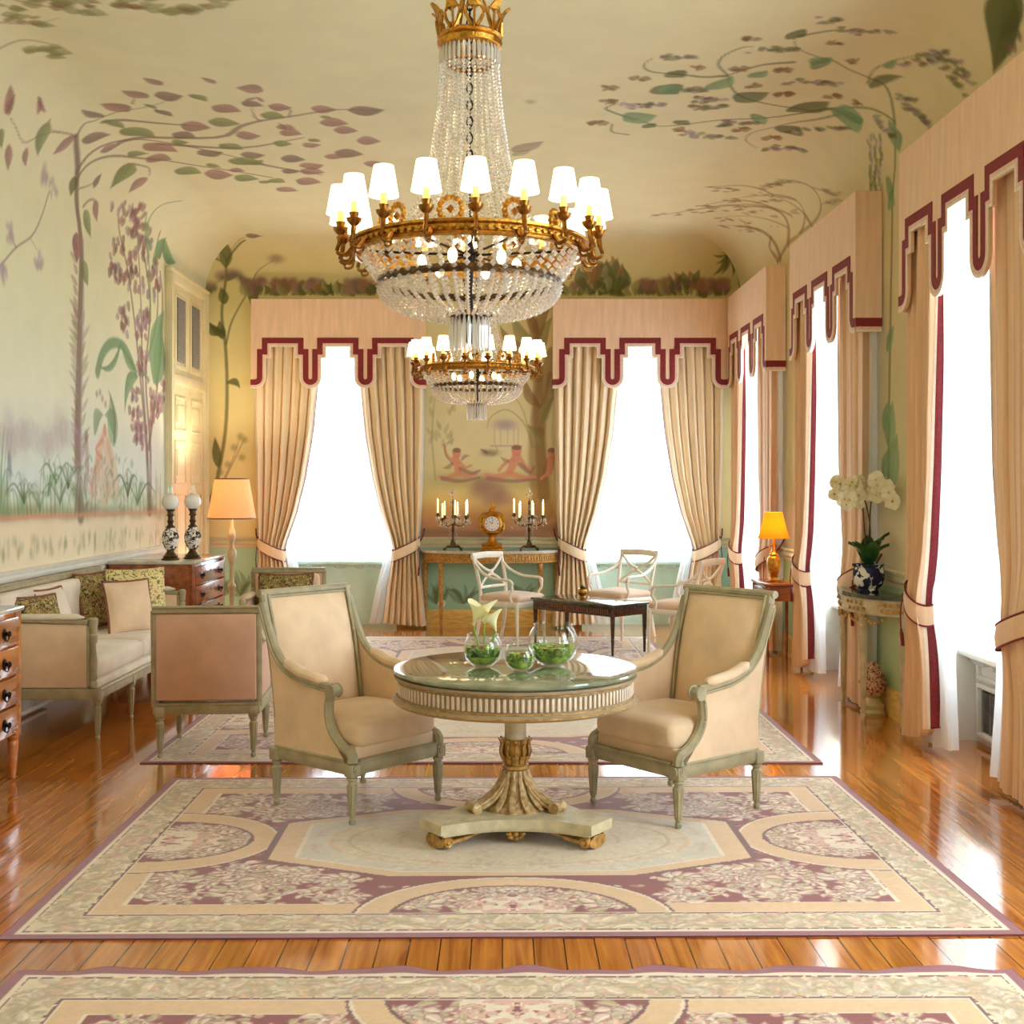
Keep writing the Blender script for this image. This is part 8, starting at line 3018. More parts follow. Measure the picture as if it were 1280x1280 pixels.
def bergere(label, loc, rz):
    t = thing('bergere_armchair', label, 'armchair', loc, rz, 'high-backed armchairs beside the round table')
    hx, yf, yb = .29, -.29, .27; post = [(.27, .22), (.275, .45), (.315, .72), (.35, .87), (.40, 1.045)]
    py = lambda z: ip(z, [(p[1], p[0]) for p in post])
    for x in (-hx, hx):
        for y in (yf, yb): turned_leg(x, y, .285).build('leg', SAGE_G, t)
    mb = MB()
    for x in (-hx, hx): mb.sweep([(x, yf+.02, .265), (x, yb-.02, .265)], .04, .075); mb.sweep([(x+(.012 if x > 0 else -.012), yf+.03, .296), (x+(.012 if x > 0 else -.012), yb-.03, .296)], .03, .012)
    for y in (yf, yb): mb.sweep([(-hx+.02, y, .265), (hx-.02, y, .265)], .04, .075)
    mb.sweep([(-hx+.03, yf-.012, .296), (hx-.03, yf-.012, .296)], .03, .012)
    for x in (-hx, hx): rosette(mb, x, yf-.03, .265, .022, 'y'); rosette(mb, x*1.1, yf, .265, .022, 'x')
    mb.build('seat_rail', SAGE_G, t)
    mb = MB()
    for x in (-hx+.012, hx-.012):
        mb.sweep(spline([(x, p[0], p[1]) for p in post], 4), .040, .045, up=(0, -1, 0)); mb.tube(spline([(x*.945, p[0]-.026, p[1]) for p in post[1:]], 4), .008, 6)
    mb.sweep([(-hx-.012, .402, 1.048), (hx+.012, .402, 1.048)], .045, .038); mb.tube([(-hx+.03, .375, 1.030), (hx-.03, .375, 1.030)], .007, 6)
    mb.build('back_frame', SAGE_G, t)
    # upholstered back
    mb = MB(); F, K = [], []
    for j in range(15):
        z = .40+(1.032-.40)*j/14; rowF, rowK = [], []
        for i in range(17):
            x = -1+2*i/16; b = (1-abs(x)**4)*(1-abs(2*j/14-1)**6); rowF.append((x*.258, py(z)-.012-.042*b, z)); rowK.append((x*.258, py(z)+.018, z))
        F.append(rowF); K.append(rowK)
    mb.sheet(F); mb.sheet(K); mb.sheet([F[-1], K[-1]]); mb.build('backrest', VELVET, t, 60)
    for sx in (-1, 1):
        x = sx*hx
        # sweeping arm rail, scroll and curved support
        mb = MB(); arm = spline([(x, .385, 1.0), (x, .325, .86), (x, .27, .765), (x, .19, .695), (x, .08, .655), (x, -.06, .637), (x, -.14, .63)], 5)
        mb.sweep(arm, .044, .038); mb.tube([(p[0]+sx*.022, p[1], p[2]-.018) for p in arm], .007, 6)
        sup = spline([(x, -.150, .615), (x, -.128, .56), (x, -.125, .49), (x, -.155, .42), (x, -.215, .365), (x, -.285, .33), (x, -.292, .29)], 5)
        mb.sweep(sup, .05, [.04]*12+[.045]*12+[.05]*7, up=(0, -1, 0)); mb.tube([(p[0]+sx*.024, p[1]-.004, p[2]) for p in sup], .007, 6)
        mb.at(x-.03, -.160, .615, ry=PI/2).lathe([(0, 0), (.034, 0), (.036, .008), (.03, .012), (.03, .048), (.036, .052), (.034, .06), (0, .06)], 16); mb.at()
        a = mb.build('armrest', SAGE_G, t)
        pad = [(x, .20-.30*k/12, ip(.20-.30*k/12, [(.27, .765), (.19, .695), (.08, .655), (-.06, .637), (-.14, .63)])+.022) for k in range(13)]
        mb = MB().sweep(pad, [.03]+[.066]*11+[.03], [.015]+[.05]*11+[.015], 12, sq=False); mb.build('arm_pad', VELVET, a)
        poly = [(yf+.045, .30), (yb+.005, .30)]+[(py(z)-.01, z) for z in (.45, .6, .72, .84, .93)]+[(.30, .80), (.25, .735), (.18, .68), (.07, .642), (-.06, .622), (-.125, .60), (-.11, .55), (-.108, .48), (-.14, .405), (-.20, .35)]
        mb = MB().prism(poly, x-.014, x+.014, 'yz'); mb.build('side_panel', VELVET, t, 0)
    mb = MB().box(0, -.015, .325, .53, .54, .07, .012); mb.build('seat_base', VELVET, t)
    mb = MB().rbox(0, -.045, .415, .535, .53, .135, .045, 9, .022)
    e = .30-.033
    mb.build('seat_cushion', VELVET, t, 60); return t
bergere('high-backed beige velvet armchair left of the round table, facing right', (-.736, 6.056, RZ), math.radians(49.1))
bergere('high-backed beige velvet armchair right of the round table, facing left', (.865, 5.995, RZ), math.radians(308.6))

def tub_seat(name, label, cat, loc, rz, w, d, hb, ha, legx, group=None, fabric=VELVET, backm=VELVET_P):
    t = thing(name, label, cat, loc, rz, group); hx, yf, yb = w/2-.03, -d/2+.03, d/2-.03
    for x in legx: turned_leg(x, yf, .30, .026).build('leg', SAGE, t)
    for x in (legx[0], legx[-1]): turned_leg(x, yb, .30, .026).build('leg', SAGE, t)
    mb = MB()
    for x in (-hx, hx): mb.box(x, 0, .29, .045, d-.10, .07, .006)
    for y in (yf, yb): mb.box(0, y, .29, w-.02, .045, .07, .006)
    mb.sweep([(-hx, yf-.022, .315), (hx, yf-.022, .315)], .015, .015); mb.sweep([(-hx, yb+.022, .315), (hx, yb+.022, .315)], .015, .015); mb.build('seat_rail', SAGE, t)
    mb = MB()
    for x in (-hx, hx): mb.sweep([(x*1.03, yb, .30), (x*1.03, yb+.02, hb)], .028, .045)
    mb.sweep([(-hx-.02, yb+.02, hb), (hx+.02, yb+.02, hb)], .05, .05); mb.sweep([(-hx-.02, yb+.024, hb+.02), (hx+.02, yb+.024, hb+.02)], .06, .016); mb.build('back_frame', SAGE, t)
    mb = MB().box(0, yb+.022, (hb+.32)/2, w-.062, .034, hb-.36, .01); mb.build('back_panel', backm, t)
    mb = MB().rbox(0, yb-.03, (hb+.36)/2, w-.10, .10, hb-.40, .035, 9); mb.build('backrest', fabric, t, 60)
    for sx in (-1, 1):
        x = sx*hx; mb = MB()
        mb.sweep(spline([(x, yb, ha+.06), (x, yb-.10, ha+.02), (x, 0, ha), (x, yf+.05, ha-.01)], 5), .06, .035)
        mb.at(x, yf+.02, 0).lathe([(.024, .33), (.026, .36), (.018, .375), (.026, .39), (.022, .42), (.026, .50), (.018, .56), (.015, .60), (.024, .62), (.026, ha-.09), (.018, ha-.08), (.026, ha-.06), (.026, ha-.03), (.03, ha-.02), (.03, ha+.012), (.02, ha+.02)], 14); mb.at()
        mb.sweep([(x, yf+.05, .34), (x, yf+.05, ha-.03)], .04, .03, up=(0, 1, 0))
        a = mb.build('armrest', SAGE, t)
        mb = MB().sweep([(x, yb-.08-(d-.22)*k/10, ha+.022) for k in range(11)], [.03]+[.075]*9+[.03], [.012]+[.045]*9+[.012], 12, sq=False); mb.build('arm_pad', fabric, a)
        mb = MB().box(x, (yf+yb)/2+.02, (ha+.31)/2, .035, d-.13, ha-.345, .01); mb.build('side_panel', backm, t)
    mb = MB().box(0, -.02, .345, w-.10, d-.10, .05, .012); mb.build('seat_base', fabric, t)
    n = max(1, len(legx)-1); n = 1 if w < 1 else 2; cw = (w-.11)/n
    for k in range(n): mb = MB().rbox(-(w-.11)/2+cw*(k+.5), -.05, .435, cw-.006, d-.17, .14, .05, 9, .02); mb.build('seat_cushion', fabric, t, 60)
    return t
tub_seat('low_armchair', 'low square-backed armchair seen from behind, its rose back to the camera', 'armchair', (-1.755, 7.33, RZ), math.radians(184), .64, .62, .865, .66, [-.27, .27], 'low square-backed armchairs')
tub_seat('low_armchair', 'low square-backed armchair facing the camera with a floral cushion, behind the left armchair', 'armchair', (-1.82, 9.98, RZ), math.radians(2), .64, .62, .87, .66, [-.27, .27], 'low square-backed armchairs')
tub_seat('settee', 'long ivory settee with painted frame along the left mural wall', 'sofa', (-2.90, 8.62, .001), math.radians(90), 2.16, .74, .93, .75, [-1.03, -.345, .345, 1.03], None, IVORY, VELVET)
def pillow(label, loc, rot, w, h, m, trim, group='cushions on the settee'):
    mb = MB(); n = 14
    def pt(i, j, s):
        u, v = -1+2*i/n, -1+2*j/n; k = 1-.06*(1-v*v)*abs(u)**3; k2 = 1-.06*(1-u*u)*abs(v)**3
        return (u*w/2*k, s*.075*((1-u*u)*(1-v*v))**.45, v*h/2*k2)
    for s in (-1, 1): mb.sheet([[pt(i, j, s) for i in range(n+1)] for j in range(n+1)])
    t = thing('cushion', label, 'cushion', loc, 0, group); t.rotation_euler = rot; mb.build('cover', m, t, 60)
    per = [pt(i, 0, 0) for i in range(n)]+[pt(n, j, 0) for j in range(n)]+[pt(n-i, n, 0) for i in range(n)]+[pt(0, n-j, 0) for j in range(n)]
    MB().tube([(p[0], 0, p[2]) for p in per], .010, 6, closed=True).build('fringe', trim, t); return t
TRIMD = mat('brown_cord', (140, 84, 62), .8, 0, .2, 60)
pillow('small dark floral cushion at the near end of the settee', (-3.06, 7.94, .70), (math.radians(-16), 0, math.radians(68)), .38, .36, FLORAL_D, TRIMD)
pillow('white cushion with rose edge leaning on the settee back', (-3.10, 8.30, .71), (math.radians(-16), 0, math.radians(84)), .40, .38, IVORY, TRIMD)
pillow('plain beige cushion with brown cord standing before the floral ones', (-2.80, 9.00, .70), (math.radians(-14), 0, math.radians(52)), .40, .40, VELVET, TRIMD)
pillow('large pale floral cushion at the far end of the settee', (-2.84, 9.33, .73), (math.radians(-12), 0, math.radians(38)), .46, .46, FLORAL, FLORAL)
pillow('dark tapestry cushion behind the beige one on the settee', (-3.10, 9.16, .735), (math.radians(-15), 0, math.radians(74)), .42, .42, FLORAL_D, TRIMD)
pillow('floral cushion on the low armchair facing the camera', (-1.82, 10.06, .69), (math.radians(-14), 0, 0), .46, .36, FLORAL_D, TRIMD, 'cushion on the low armchair')

def cross_chair(label, loc, rz):
    t = thing('white_armchair', label, 'armchair', loc, rz, 'white cross-backed armchairs round the coffee table')
    for sx in (-1, 1):
        mb = MB().sweep([(sx*.245, -.235, 0), (sx*.245, -.23, .22), (sx*.245, -.225, .42)], [.022, .03, .04], [.022, .03, .04]); mb.build('leg', WHITEW, t)
        mb = MB().sweep(spline([(sx*.23, .30, 0), (sx*.225, .255, .2), (sx*.225, .235, .43), (sx*.235, .25, .62), (sx*.25, .315, .885)], 5), [.022]*5+[.03]*11+[.032]*5, .034, up=(0, 1, 0)); mb.build('leg', WHITEW, t)
    mb = MB()
    for sx in (-1, 1): mb.sweep([(sx*.235, -.235, .405), (sx*.225, .235, .405)], .03, .06)
    for y, x in ((-.232, .25), (.235, .235)): mb.sweep([(-x, y, .405), (x, y, .405)], .03, .06)
    mb.build('seat_rail', WHITEW, t)
    mb = MB(); Y = lambda z: ip(z, [(.43, .235), (.62, .25), (.885, .315)])
    mb.sweep([(-.27, Y(.875)+.003, .875), (0, Y(.88)+.018, .885), (.27, Y(.875)+.003, .875)], .028, .065)
    mb.sweep([(-.23, Y(.56), .56), (.23, Y(.56), .56)], .024, .03)
    for s in (-1, 1):
        a = spline([(-.235, Y(.70+s*.15), .70+s*.15), (-.12, Y(.70+s*.06), .70+s*.06), (0, Y(.70+s*.016), .70+s*.016), (.12, Y(.70+s*.06), .70+s*.06), (.235, Y(.70+s*.15), .70+s*.15)], 5)
        mb.sweep(a, .022, .026)
    mb.at(0, Y(.70)-.005, .70, rx=PI/2).lathe([(0, .018), (.02, .016), (.03, .008), (.034, -.012), (0, -.014)], 14); mb.at(); mb.build('back_splat', WHITEW, t)
    for sx in (-1, 1):
        mb = MB(); mb.sweep(spline([(sx*.242, .29, .80), (sx*.255, .20, .72), (sx*.27, .06, .665), (sx*.275, -.08, .655), (sx*.275, -.15, .65), (sx*.275, -.185, .625), (sx*.272, -.18, .595)], 5), .03, .026)
        mb.sweep(spline([(sx*.272, -.165, .64), (sx*.27, -.185, .56), (sx*.262, -.15, .50), (sx*.25, -.165, .43)], 5), .026, .026, up=(0, 1, 0)); mb.build('armrest', WHITEW, t)
    MB().rbox(0, -.005, .455, .49, .49, .075, .035, 9, .03).build('seat_cushion', SEATPINK, t, 60); return t
cross_chair('white cross-backed armchair left of the dark coffee table, before the console', (.10, 12.30, RZ), math.radians(55))
cross_chair('white cross-backed armchair behind the dark coffee table, against the back window', (1.24, 12.70, RZ), math.radians(-48))
cross_chair('white cross-backed armchair right of the dark coffee table, nearest the camera', (1.72, 11.47, RZ), math.radians(236))

# ------------------------------------------------------------------ tables
def round_table():
    t = thing('pedestal_table', 'round painted pedestal table with green marble top on the rug centre', 'table', (.06, 5.55, RZ), 0); R = .563
    MB().lathe([(0, .735), (R-.012, .735), (R-.002, .742), (R, .750), (R-.004, .757), (R-.014, .760), (0, .760)], 96).build('marble_top', MARBLE_G, t)
    mb = MB().lathe([(R-.06, .600), (R-.012, .604), (R, .612), (R, .622), (R-.018, .632), (R-.028, .640), (R-.028, .706), (R-.02, .712), (R-.004, .720), (R-.002, .732), (R-.05, .735)], 96); ap = mb.build('apron', mat('taupe_paint', (164, 146, 116), .5, 0, .1, 16), t)
    mb = MB(); N = 132
    for k in range(N):
        a = 2*PI*k/N; mb.at(math.cos(a)*(R-.026), math.sin(a)*(R-.026), 0, rz=a).box(0, 0, .673, .014, .0135, .056, .003)
    o = mb.build('fluted_frieze', mat('pinkish_cream_paint', (222, 204, 180), .5, 0, .06, 16), ap)
    mb = MB()
    for z, r in ((.634, R-.018), (.712, R-.018), (.618, R+.001)): mb.tube([(r*math.cos(2*PI*k/96), r*math.sin(2*PI*k/96), z) for k in range(96)], .004, 6, closed=True)
    mb.build('gilt_moulding', GILT_PAINT, ap)
    MB().lathe([(.075, .575), (.052, .565), (.05, .50), (.049, .42)], 28).lathe([(.2, .600), (.075, .575), (0, .575)], 28).build('column', CREAMW, t)
    mb = MB().lathe([(.045, .285), (.062, .292), (.062, .306), (.05, .312), (.055, .335), (.066, .37), (.062, .405), (.068, .425), (.05, .428)], 28)
    for k in range(12):
        a = 2*PI*k/12; pts = [(r*math.cos(a), r*math.sin(a), z) for r, z in ((.052, .315), (.066, .345), (.073, .375), (.067, .405), (.078, .43))]
        mb.sweep(spline(pts, 3), [.012, .018, .024, .028, .03, .032, .032, .030, .03, .026, .024, .016, .006], .008, 6, up=(0, 0, 1))
    mb.build('carved_cup', GILT_PAINT, t)
    mb = MB().lathe([(.17, .118), (.15, .135), (.11, .165), (.08, .205), (.062, .25), (.055, .285)], 30)
    for k in range(15):
        a = 2*PI*k/15; pts = [(r*math.cos(a), r*math.sin(a), z) for r, z in ((.058, .285), (.075, .24), (.10, .195), (.14, .155), (.18, .128))]
        mb.sweep(spline(pts, 3), [.012]*3+[.02]*4+[.03]*4+[.02]*2, .012, 6)
    mb.build('acanthus_foot', ANTIQ, t)
    for k in range(3):
        a = PI/2+PI/3+2*PI*k/3; a = [-PI/2-.98, -PI/2+.98, PI/2][k]
        mb = MB(); d = (math.cos(a), math.sin(a)); q = (-d[1], d[0])
        pts = [(d[0]*r, d[1]*r, z) for r, z in ((.05, .265), (.085, .215), (.13, .17), (.185, .142), (.225, .136))]
        mb.sweep(spline(pts, 4), [.05, .055, .06, .062, .064, .066, .068, .068, .066, .064, .06, .058, .056, .054, .052, .05, .05], .03)
        for s in range(-1, 2): mb.tube(spline([(p[0]+q[0]*.018*s, p[1]+q[1]*.018*s, p[2]+.016) for p in pts], 4), .006, 6)
        mb.at(d[0]*.228-q[0]*.036, d[1]*.228-q[1]*.036, .142, rz=a, rx=-PI/2).lathe([(0, 0), (.012, 0), (.014, .004), (.022, .004), (.026, 0), (.027, .01), (.022, .02), (.022, .052), (.027, .062), (.026, .072), (.022, .068), (.012, .068), (0, .072)], 18)
        mb.build('scroll_foot', ANTIQ, t)
    # three-armed concave plinth
    ang = [-PI/2-.93, -PI/2+.93, PI/2]; poly = []
    ang = sorted(ang); pts = []
    for k in range(3):
        a = ang[k]; b = ang[(k+1) % 3]+(2*PI if k == 2 else 0); d = Vector((math.cos(a), math.sin(a))); q = Vector((-d.y, d.x)); d2 = Vector((math.cos(b), math.sin(b))); q2 = Vector((-d2.y, d2.x))
        p0 = d*.47-q*.085; p1 = d*.47+q*.085; p2 = d2*.47-q2*.085; mid = (d+d2).normalized()*.14
        pts += [tuple(p0), tuple(p1)]
        for i in range(1, 12): u = i/12; c = p1*(1-u)**2+mid*2*u*(1-u)+p2*u*u; pts.append(tuple(c))
    mb = MB().prism(pts, .075, .118); mb.prism([(x*.97, y*.97) for x, y in pts], .064, .076); mb.build('plinth', CREAMW, t, 30)
    for a in ang:
        mb = MB(); d = (math.cos(a), math.sin(a)); q = (-d[1], d[0]); pts = spline([(d[0]*r, d[1]*r, z) for r, z in ((.12, .058), (.22, .052), (.32, .036), (.40, .03), (.45, .03))], 4)
        mb.sweep(pts, .13, [.012]*4+[.02]*4+[.036]*4+[.05]*4+[.056])
        for s in (-1, 1):
            mb.at(d[0]*.42+q[0]*.062*s, d[1]*.42+q[1]*.062*s, .034, rz=a, rx=-s*PI/2).lathe([(0, .016), (.01, .016), (.012, .008), (.02, .012), (.027, .004), (.028, -.01)], 16)
        mb.at(); mb.build('foot', GILT_PAINT, t)
    mb = MB()
    for k in range(8): a = 2*PI*k/8; mb.at(.05*math.cos(a)*.6, -.205, .045+.028*math.sin(a)*.8, rx=PI/2).ell(0, 0, 0, .016, .012, .012)
    mb.at(0, -.21, .045).ell(0, 0, 0, .016); mb.at(); mb.lathe([(.13, .03), (.14, .064), (.0, .064)], 16); mb.build('rosette', GILT_PAINT, t)
round_table()

def glass_bowl(label, x, y, r, top, ro):
    t = thing('glass_bowl', label, 'vase', (x, y, .7692+.0005), 0, 'round glass bowls on the pedestal table'); mb = MB()
    t0 = math.asin(-.93); t1 = math.acos(ro/r); P = []
    for k in range(19): a = t0+(t1-t0)*k/18; P.append((r*math.cos(a), r*math.sin(a)+r*.93))
    z1 = P[-1][1]; P += [(ro+.006, z1+.006), (ro+.002, z1+.009)]
    ri = r-.004; P += [(ri*math.cos(a), ri*math.sin(a)+r*.93) for a in [t1+(t0*.96-t1)*k/16 for k in range(17)]]+[(0, .012)]
    mb.lathe([(0, 0)]+P, 36).build('bowl', GLASS, t, 80); return t, r
LEAFM = [MOSS, STEMG, mat('dark_green_leaf', (96, 134, 50), .45, 0, .25, 20), mat('dusky_pink_petals', (186, 120, 84), .6, 0, .3, 40)]
def filling(t, r, n, lvl, name='foliage'):
    """curled grassy leaves lying in the bottom of a bowl"""
    rs = random.Random(int(r*1e4)); mb = MB()
    for k in range(n):
        a0 = rs.uniform(0, 2*PI); sp = rs.uniform(.6, 2.4); z0 = rs.uniform(.012, lvl*.75); pts = []; q = rs.uniform(.35, .97)
        for i in range(9):
            z = min(z0+lvl*.35*math.sin(PI*i/8), lvl); R = math.sqrt(max(.0004, (r-.008)**2-(z-r*.93)**2))*q; a = a0+sp*i/8; pts.append((R*math.cos(a), R*math.sin(a), z))
        mb.k = rs.choice([0, 0, 0, 1, 2]); w = rs.uniform(.010, .024)
        mb.sweep(pts, [w*.3]+[w]*7+[w*.2], .002, 6)
    for k in range(n//4):
        a = rs.uniform(0, 6.3); R = r*rs.uniform(.1, .6); mb.k = rs.choice([3, 0, 0]); mb.ell(R*math.cos(a), R*math.sin(a), lvl*rs.uniform(.7, 1.0), .016, .012, .008, 8, 4)
    mb.k = 0; zz = lvl*.5; mb.lathe([(0, .012)]+[(math.sqrt(max(1e-5, (r-.010)**2-(z-r*.93)**2))*.94, z) for z in (.014, .02, .03, .04, zz)]+[(0, zz+.004)], 18)
    mb.build(name, LEAFM, t, 50)
b1, r1 = glass_bowl('round glass bowl holding white calla lilies, left of the three', -.09, 5.53, .090, .7, .068); filling(b1, r1, 46, .092)
b2, r2 = glass_bowl('smallest round glass bowl, in the middle, with pale green leaves', .08, 5.40, .070, .7, .054); filling(b2, r2, 40, .082)
b3, r3 = glass_bowl('largest round glass bowl, right of the three, leaves at its bottom', .235, 5.57, .116, .7, .086); filling(b3, r3, 56, .092)
def calla(label, x, y, z0, dx, dy, h, sc, rz, tilt):
    t = thing('calla_lily', label, 'flower', (x, y, z0), 0, 'calla lilies in the left glass bowl')
    st = spline([(0, 0, 0), (dx*.3, dy*.3, h*.4), (dx*.8, dy*.8, h*.8), (dx, dy, h)], 5); MB().tube(st, [.004]*8+[.005]*8, 8).build('stem', STEMG, t)
    rows = []; H = .085*sc
    for j in range(12):
        v = j/11; row = []
        for i in range(25):
            u = i/24; a = -PI*1.05+2.1*PI*u; fr = math.cos(a)
            r = (.006+.036*v**1.6*(1+.25*max(0, fr)*v))*sc; zz = H*v*(1+.38*max(0, fr)**1.5*v-.12*(1-fr)*v*.5); fl = .016*sc*v**5*(1 if fr > -.2 else .4); row.append(((r+fl)*math.cos(a), (r+fl)*math.sin(a), zz))
        rows.append(row)
    mb = MB(); mb.at(dx, dy, h-.004, rz=rz, rx=tilt).sheet(rows); mb.build('spathe', PETALC, t, 70)
    mb = MB(); mb.at(dx, dy, h-.004, rz=rz, rx=tilt).tube([(0, 0, .01), (0, 0, H*.75)], [.005*sc, .004*sc], 8); mb.build('spadix', mat('yellow_spadix', (232, 190, 60), .6), t)
zb = .7692+.02
calla('left white calla lily opening to the left', -.10, 5.53, zb, -.035, -.01, .175, 1.05, 2.2, .45)
calla('middle white calla lily, the tallest of the three', -.085, 5.54, zb, .0, .01, .180, .95, 0, -.3)
calla('right white calla lily leaning to the right', -.075, 5.525, zb, .045, -.015, .150, .95, -.9, .4)

def demilune(name, label, loc, rz, w, d, h, topm, frame, angs, inlay=None):
    t = thing(name, label, 'console table', loc, rz); hw = w/2
    def el(k, n, s=1.0, o=0): a = PI+PI*k/n; return ((hw*s+o)*math.cos(a), (d*s+o)*math.sin(a))
    n = 40; top = [el(k, n) for k in range(n+1)]
    mb = MB().prism(top, h-.028, h); mb.build('marble_top', topm, t, 30)
    mb = MB(); ins = [el(k, n, 1, -.02) for k in range(n+1)]; mb.prism(ins, h-.135, h-.028)
    for z in (h-.13, h-.034): mb.tube([(p[0]*1.0, p[1], z) for p in [el(k, n, 1, -.016) for k in range(n+1)]], .006, 6)
    f = mb.build('frieze', frame, t, 30)
    mb = MB()
    for k in range(1, 60):
        x, y = el(k, 60, 1, -.017); mb.at(x, y, h-.082, rz=math.atan2(y/d/d, x/hw/hw)).box(0, 0, 0, .008, .012, .062, .002)
    if inlay is None: mb.build('fluting', GILT_PAINT, f)
    else:
        mb = MB()
        for c in range(4):
            for k in range(8):
                x, y = el(c*.25*60+3+k*1.2, 60, 1, -.014); mb.at(x, y, h-.082+.02*(-1)**k, rz=math.atan2(y/d/d, x/hw/hw)).ell(0, 0, 0, .008, .02, .015, 8, 4)
        mb.build('carved_rosettes', inlay, f)
    for a in angs:
        a = math.radians(a); x, y = (hw-.045)*math.cos(a), (d-.045)*math.sin(a); y = min(y, -.03)
        mb = MB(); mb.box(x, y, h-.09, .05, .05, .11, .004); L = h-.145
        mb.lathe([(.012, 0), (.018, .01), (.018, .045), (.012, .055), (.016, .075), (.026, L-.09), (.03, L-.07), (.02, L-.06), (.03, L-.04), (.032, L-.02), (.024, L)], 14, x, y)
        for k in range(8): b = 2*PI*k/8; mb.tube([(x+.016*math.cos(b), y+.016*math.sin(b), .09), (x+.026*math.cos(b), y+.026*math.sin(b), L-.10)], .0035, 4)
        mb.build('leg', frame, t)
    return t
demilune('console_table', 'gilded half-round console with white marble top against the back mural', (-.13, YB-.03, 0), 0, 1.58, .42, .885, MARBLE_W, GILT_PAINT, [183, 222, 318, 357])
t = demilune('console_table', 'small carved half-round console under the orchid by the right wall', (XR-.03, 8.42, 0), -PI/2, 1.06, .30, .87, MARBLE_D, CREAMW, [184, 232, 300, 356], GILT_PAINT)
mb = MB()
for k in range(5):
    x0, x1 = -.48+k*.19, -.48+(k+1)*.19; f = lambda x: -.29*math.sqrt(max(0, 1-(x/.53)**2))
    pts = [(x0+(x1-x0)*i/8, f(x0+(x1-x0)*i/8)+.01, .735-.055*math.sin(PI*i/8)) for i in range(9)]
    for p, q in zip(pts[:-1], pts[1:]): mb.ell((p[0]+q[0])/2, (p[1]+q[1])/2, (p[2]+q[2])/2, .015, .011, .011, 8, 4)
mb.build('garland', GILT_PAINT, t)

def coffee_table():
    t = thing('coffee_table', 'low dark rosewood coffee table with glossy green top among the white chairs', 'coffee table', (.85, 11.80, RZ), math.radians(-48), None); w, d, h = 1.12, .52, .48
    MB().box(0, 0, h-.012, w, d, .024, .006).build('marble_top', MARBLE_D, t)
    mb = MB()
    for y in (-1, 1): mb.box(0, y*(d/2-.025), h-.07, w-.06, .025, .09, .004)
    for x in (-1, 1): mb.box(x*(w/2-.025), 0, h-.07, .025, d-.06, .09, .004)
    f = mb.build('apron', DARKW, t); FL = mat('worn_gilt_fluting', (120, 76, 44), .4, .2, .2, 40)
    for y in (-1, 1):
        mb = MB()
        for k in range(34): mb.box(-.48+k*.96/33, y*(d/2-.011), h-.07, .012, .006, .05, .002)
        mb.build('fluting', FL, f)
    for x in (-1, 1):
        for y in (-1, 1): MB().sweep([(x*(w/2-.035), y*(d/2-.035), 0), (x*(w/2-.035), y*(d/2-.035), h-.13), (x*(w/2-.035), y*(d/2-.035), h-.024)], [.022, .044, .048], [.022, .044, .048]).build('leg', DARKW, t)
    p = thing('brass_pot', 'little brass pot of greenery on the dark coffee table', 'pot', (.80, 11.98, RZ+h+.0005), 0)
    MB().lathe([(0, 0), (.03, 0), (.032, .008), (.022, .015), (.045, .04), (.05, .065), (.044, .085), (.052, .092), (.046, .09), (.03, .08), (0, .08)], 18).build('bowl', GILT, p)
    mb = MB()
    for k in range(26): a = rnd(0, 6.3); r = rnd(0, .035); mb.sweep([(r*.5*math.cos(a), r*.5*math.sin(a), .075), (r*math.cos(a), r*math.sin(a), .10), (r*1.7*math.cos(a+.3), r*1.7*math.sin(a+.3), rnd(.10, .13))], [.006, .012, .003], .002, 6)
    mb.build('greenery', LEAFG, p)
coffee_table()

def chest(label, loc, rz, w, d, h, wood, rows, top):
    """drawers face local -y"""
    t = thing('chest_of_drawers', label, 'chest of drawers', loc, rz, 'marble-topped chests along the left wall'); lz = .24
    MB().box(0, 0, h-.014, w+.03, d+.03, .028, .008).build('marble_top', top, t)
    mb = MB().box(0, .01, (h-.028+lz)/2, w, d-.02, h-.028-lz, .004)
    for x in (-1, 1): mb.sweep([(x*(w/2-.02), -d/2+.02, lz), (x*(w/2-.02), -d/2+.02, h-.03)], .05, .05, up=(0, 1, 0))
    mb.build('carcass', wood, t)
    for x in (-1, 1):
        for y in (-1, 1): MB().lathe([(.012, 0), (.018, .006), (.014, .02), (.02, .05), (.03, lz-.04), (.026, lz-.03), (.034, lz-.01), (.03, lz)], 14, x*(w/2-.035), y*(d/2-.03)).build('leg', wood, t)
    rh = (h-.06-lz)/rows
    for k in range(rows):
        z = lz+.012+rh*(k+.5); mb = MB().box(0, -d/2+.002, z, w-.10, .022, rh-.014, .004); dr = mb.build('drawer', wood, t)
        for x in (-w*.29, w*.29):
            mb = MB(); mb.at(x, -d/2-.009, z, rx=PI/2).lathe([(.03, 0), (.03, .003), (.012, .005), (.010, .018), (.018, .026), (.014, .034), (0, .036)], 12); mb.at()
            mb.tube([(x-.028, -d/2-.018, z-.004), (x-.022, -d/2-.024, z-.03), (x, -d/2-.026, z-.038), (x+.022, -d/2-.024, z-.03), (x+.028, -d/2-.018, z-.004)], .004, 6); mb.build('knob', BLACKM, dr)
        mb = MB(); mb.at(0, -d/2-.009, z+.02, rx=PI/2).lathe([(.012, 0), (.012, .003), (0, .004)], 10); mb.build('escutcheon', BLACKM, dr)
    return t
chest('honey satinwood chest of drawers cut by the left edge of the photo', (-3.0, 6.03, 0), PI/2, 1.15, .70, .945, SATIN, 4, MARBLE_W)
chest('mahogany chest of drawers beyond the settee carrying the two oil lamps', (-2.98, 10.74, 0), PI/2, 1.13, .72, .965, MAHOG, 4, MARBLE_W)

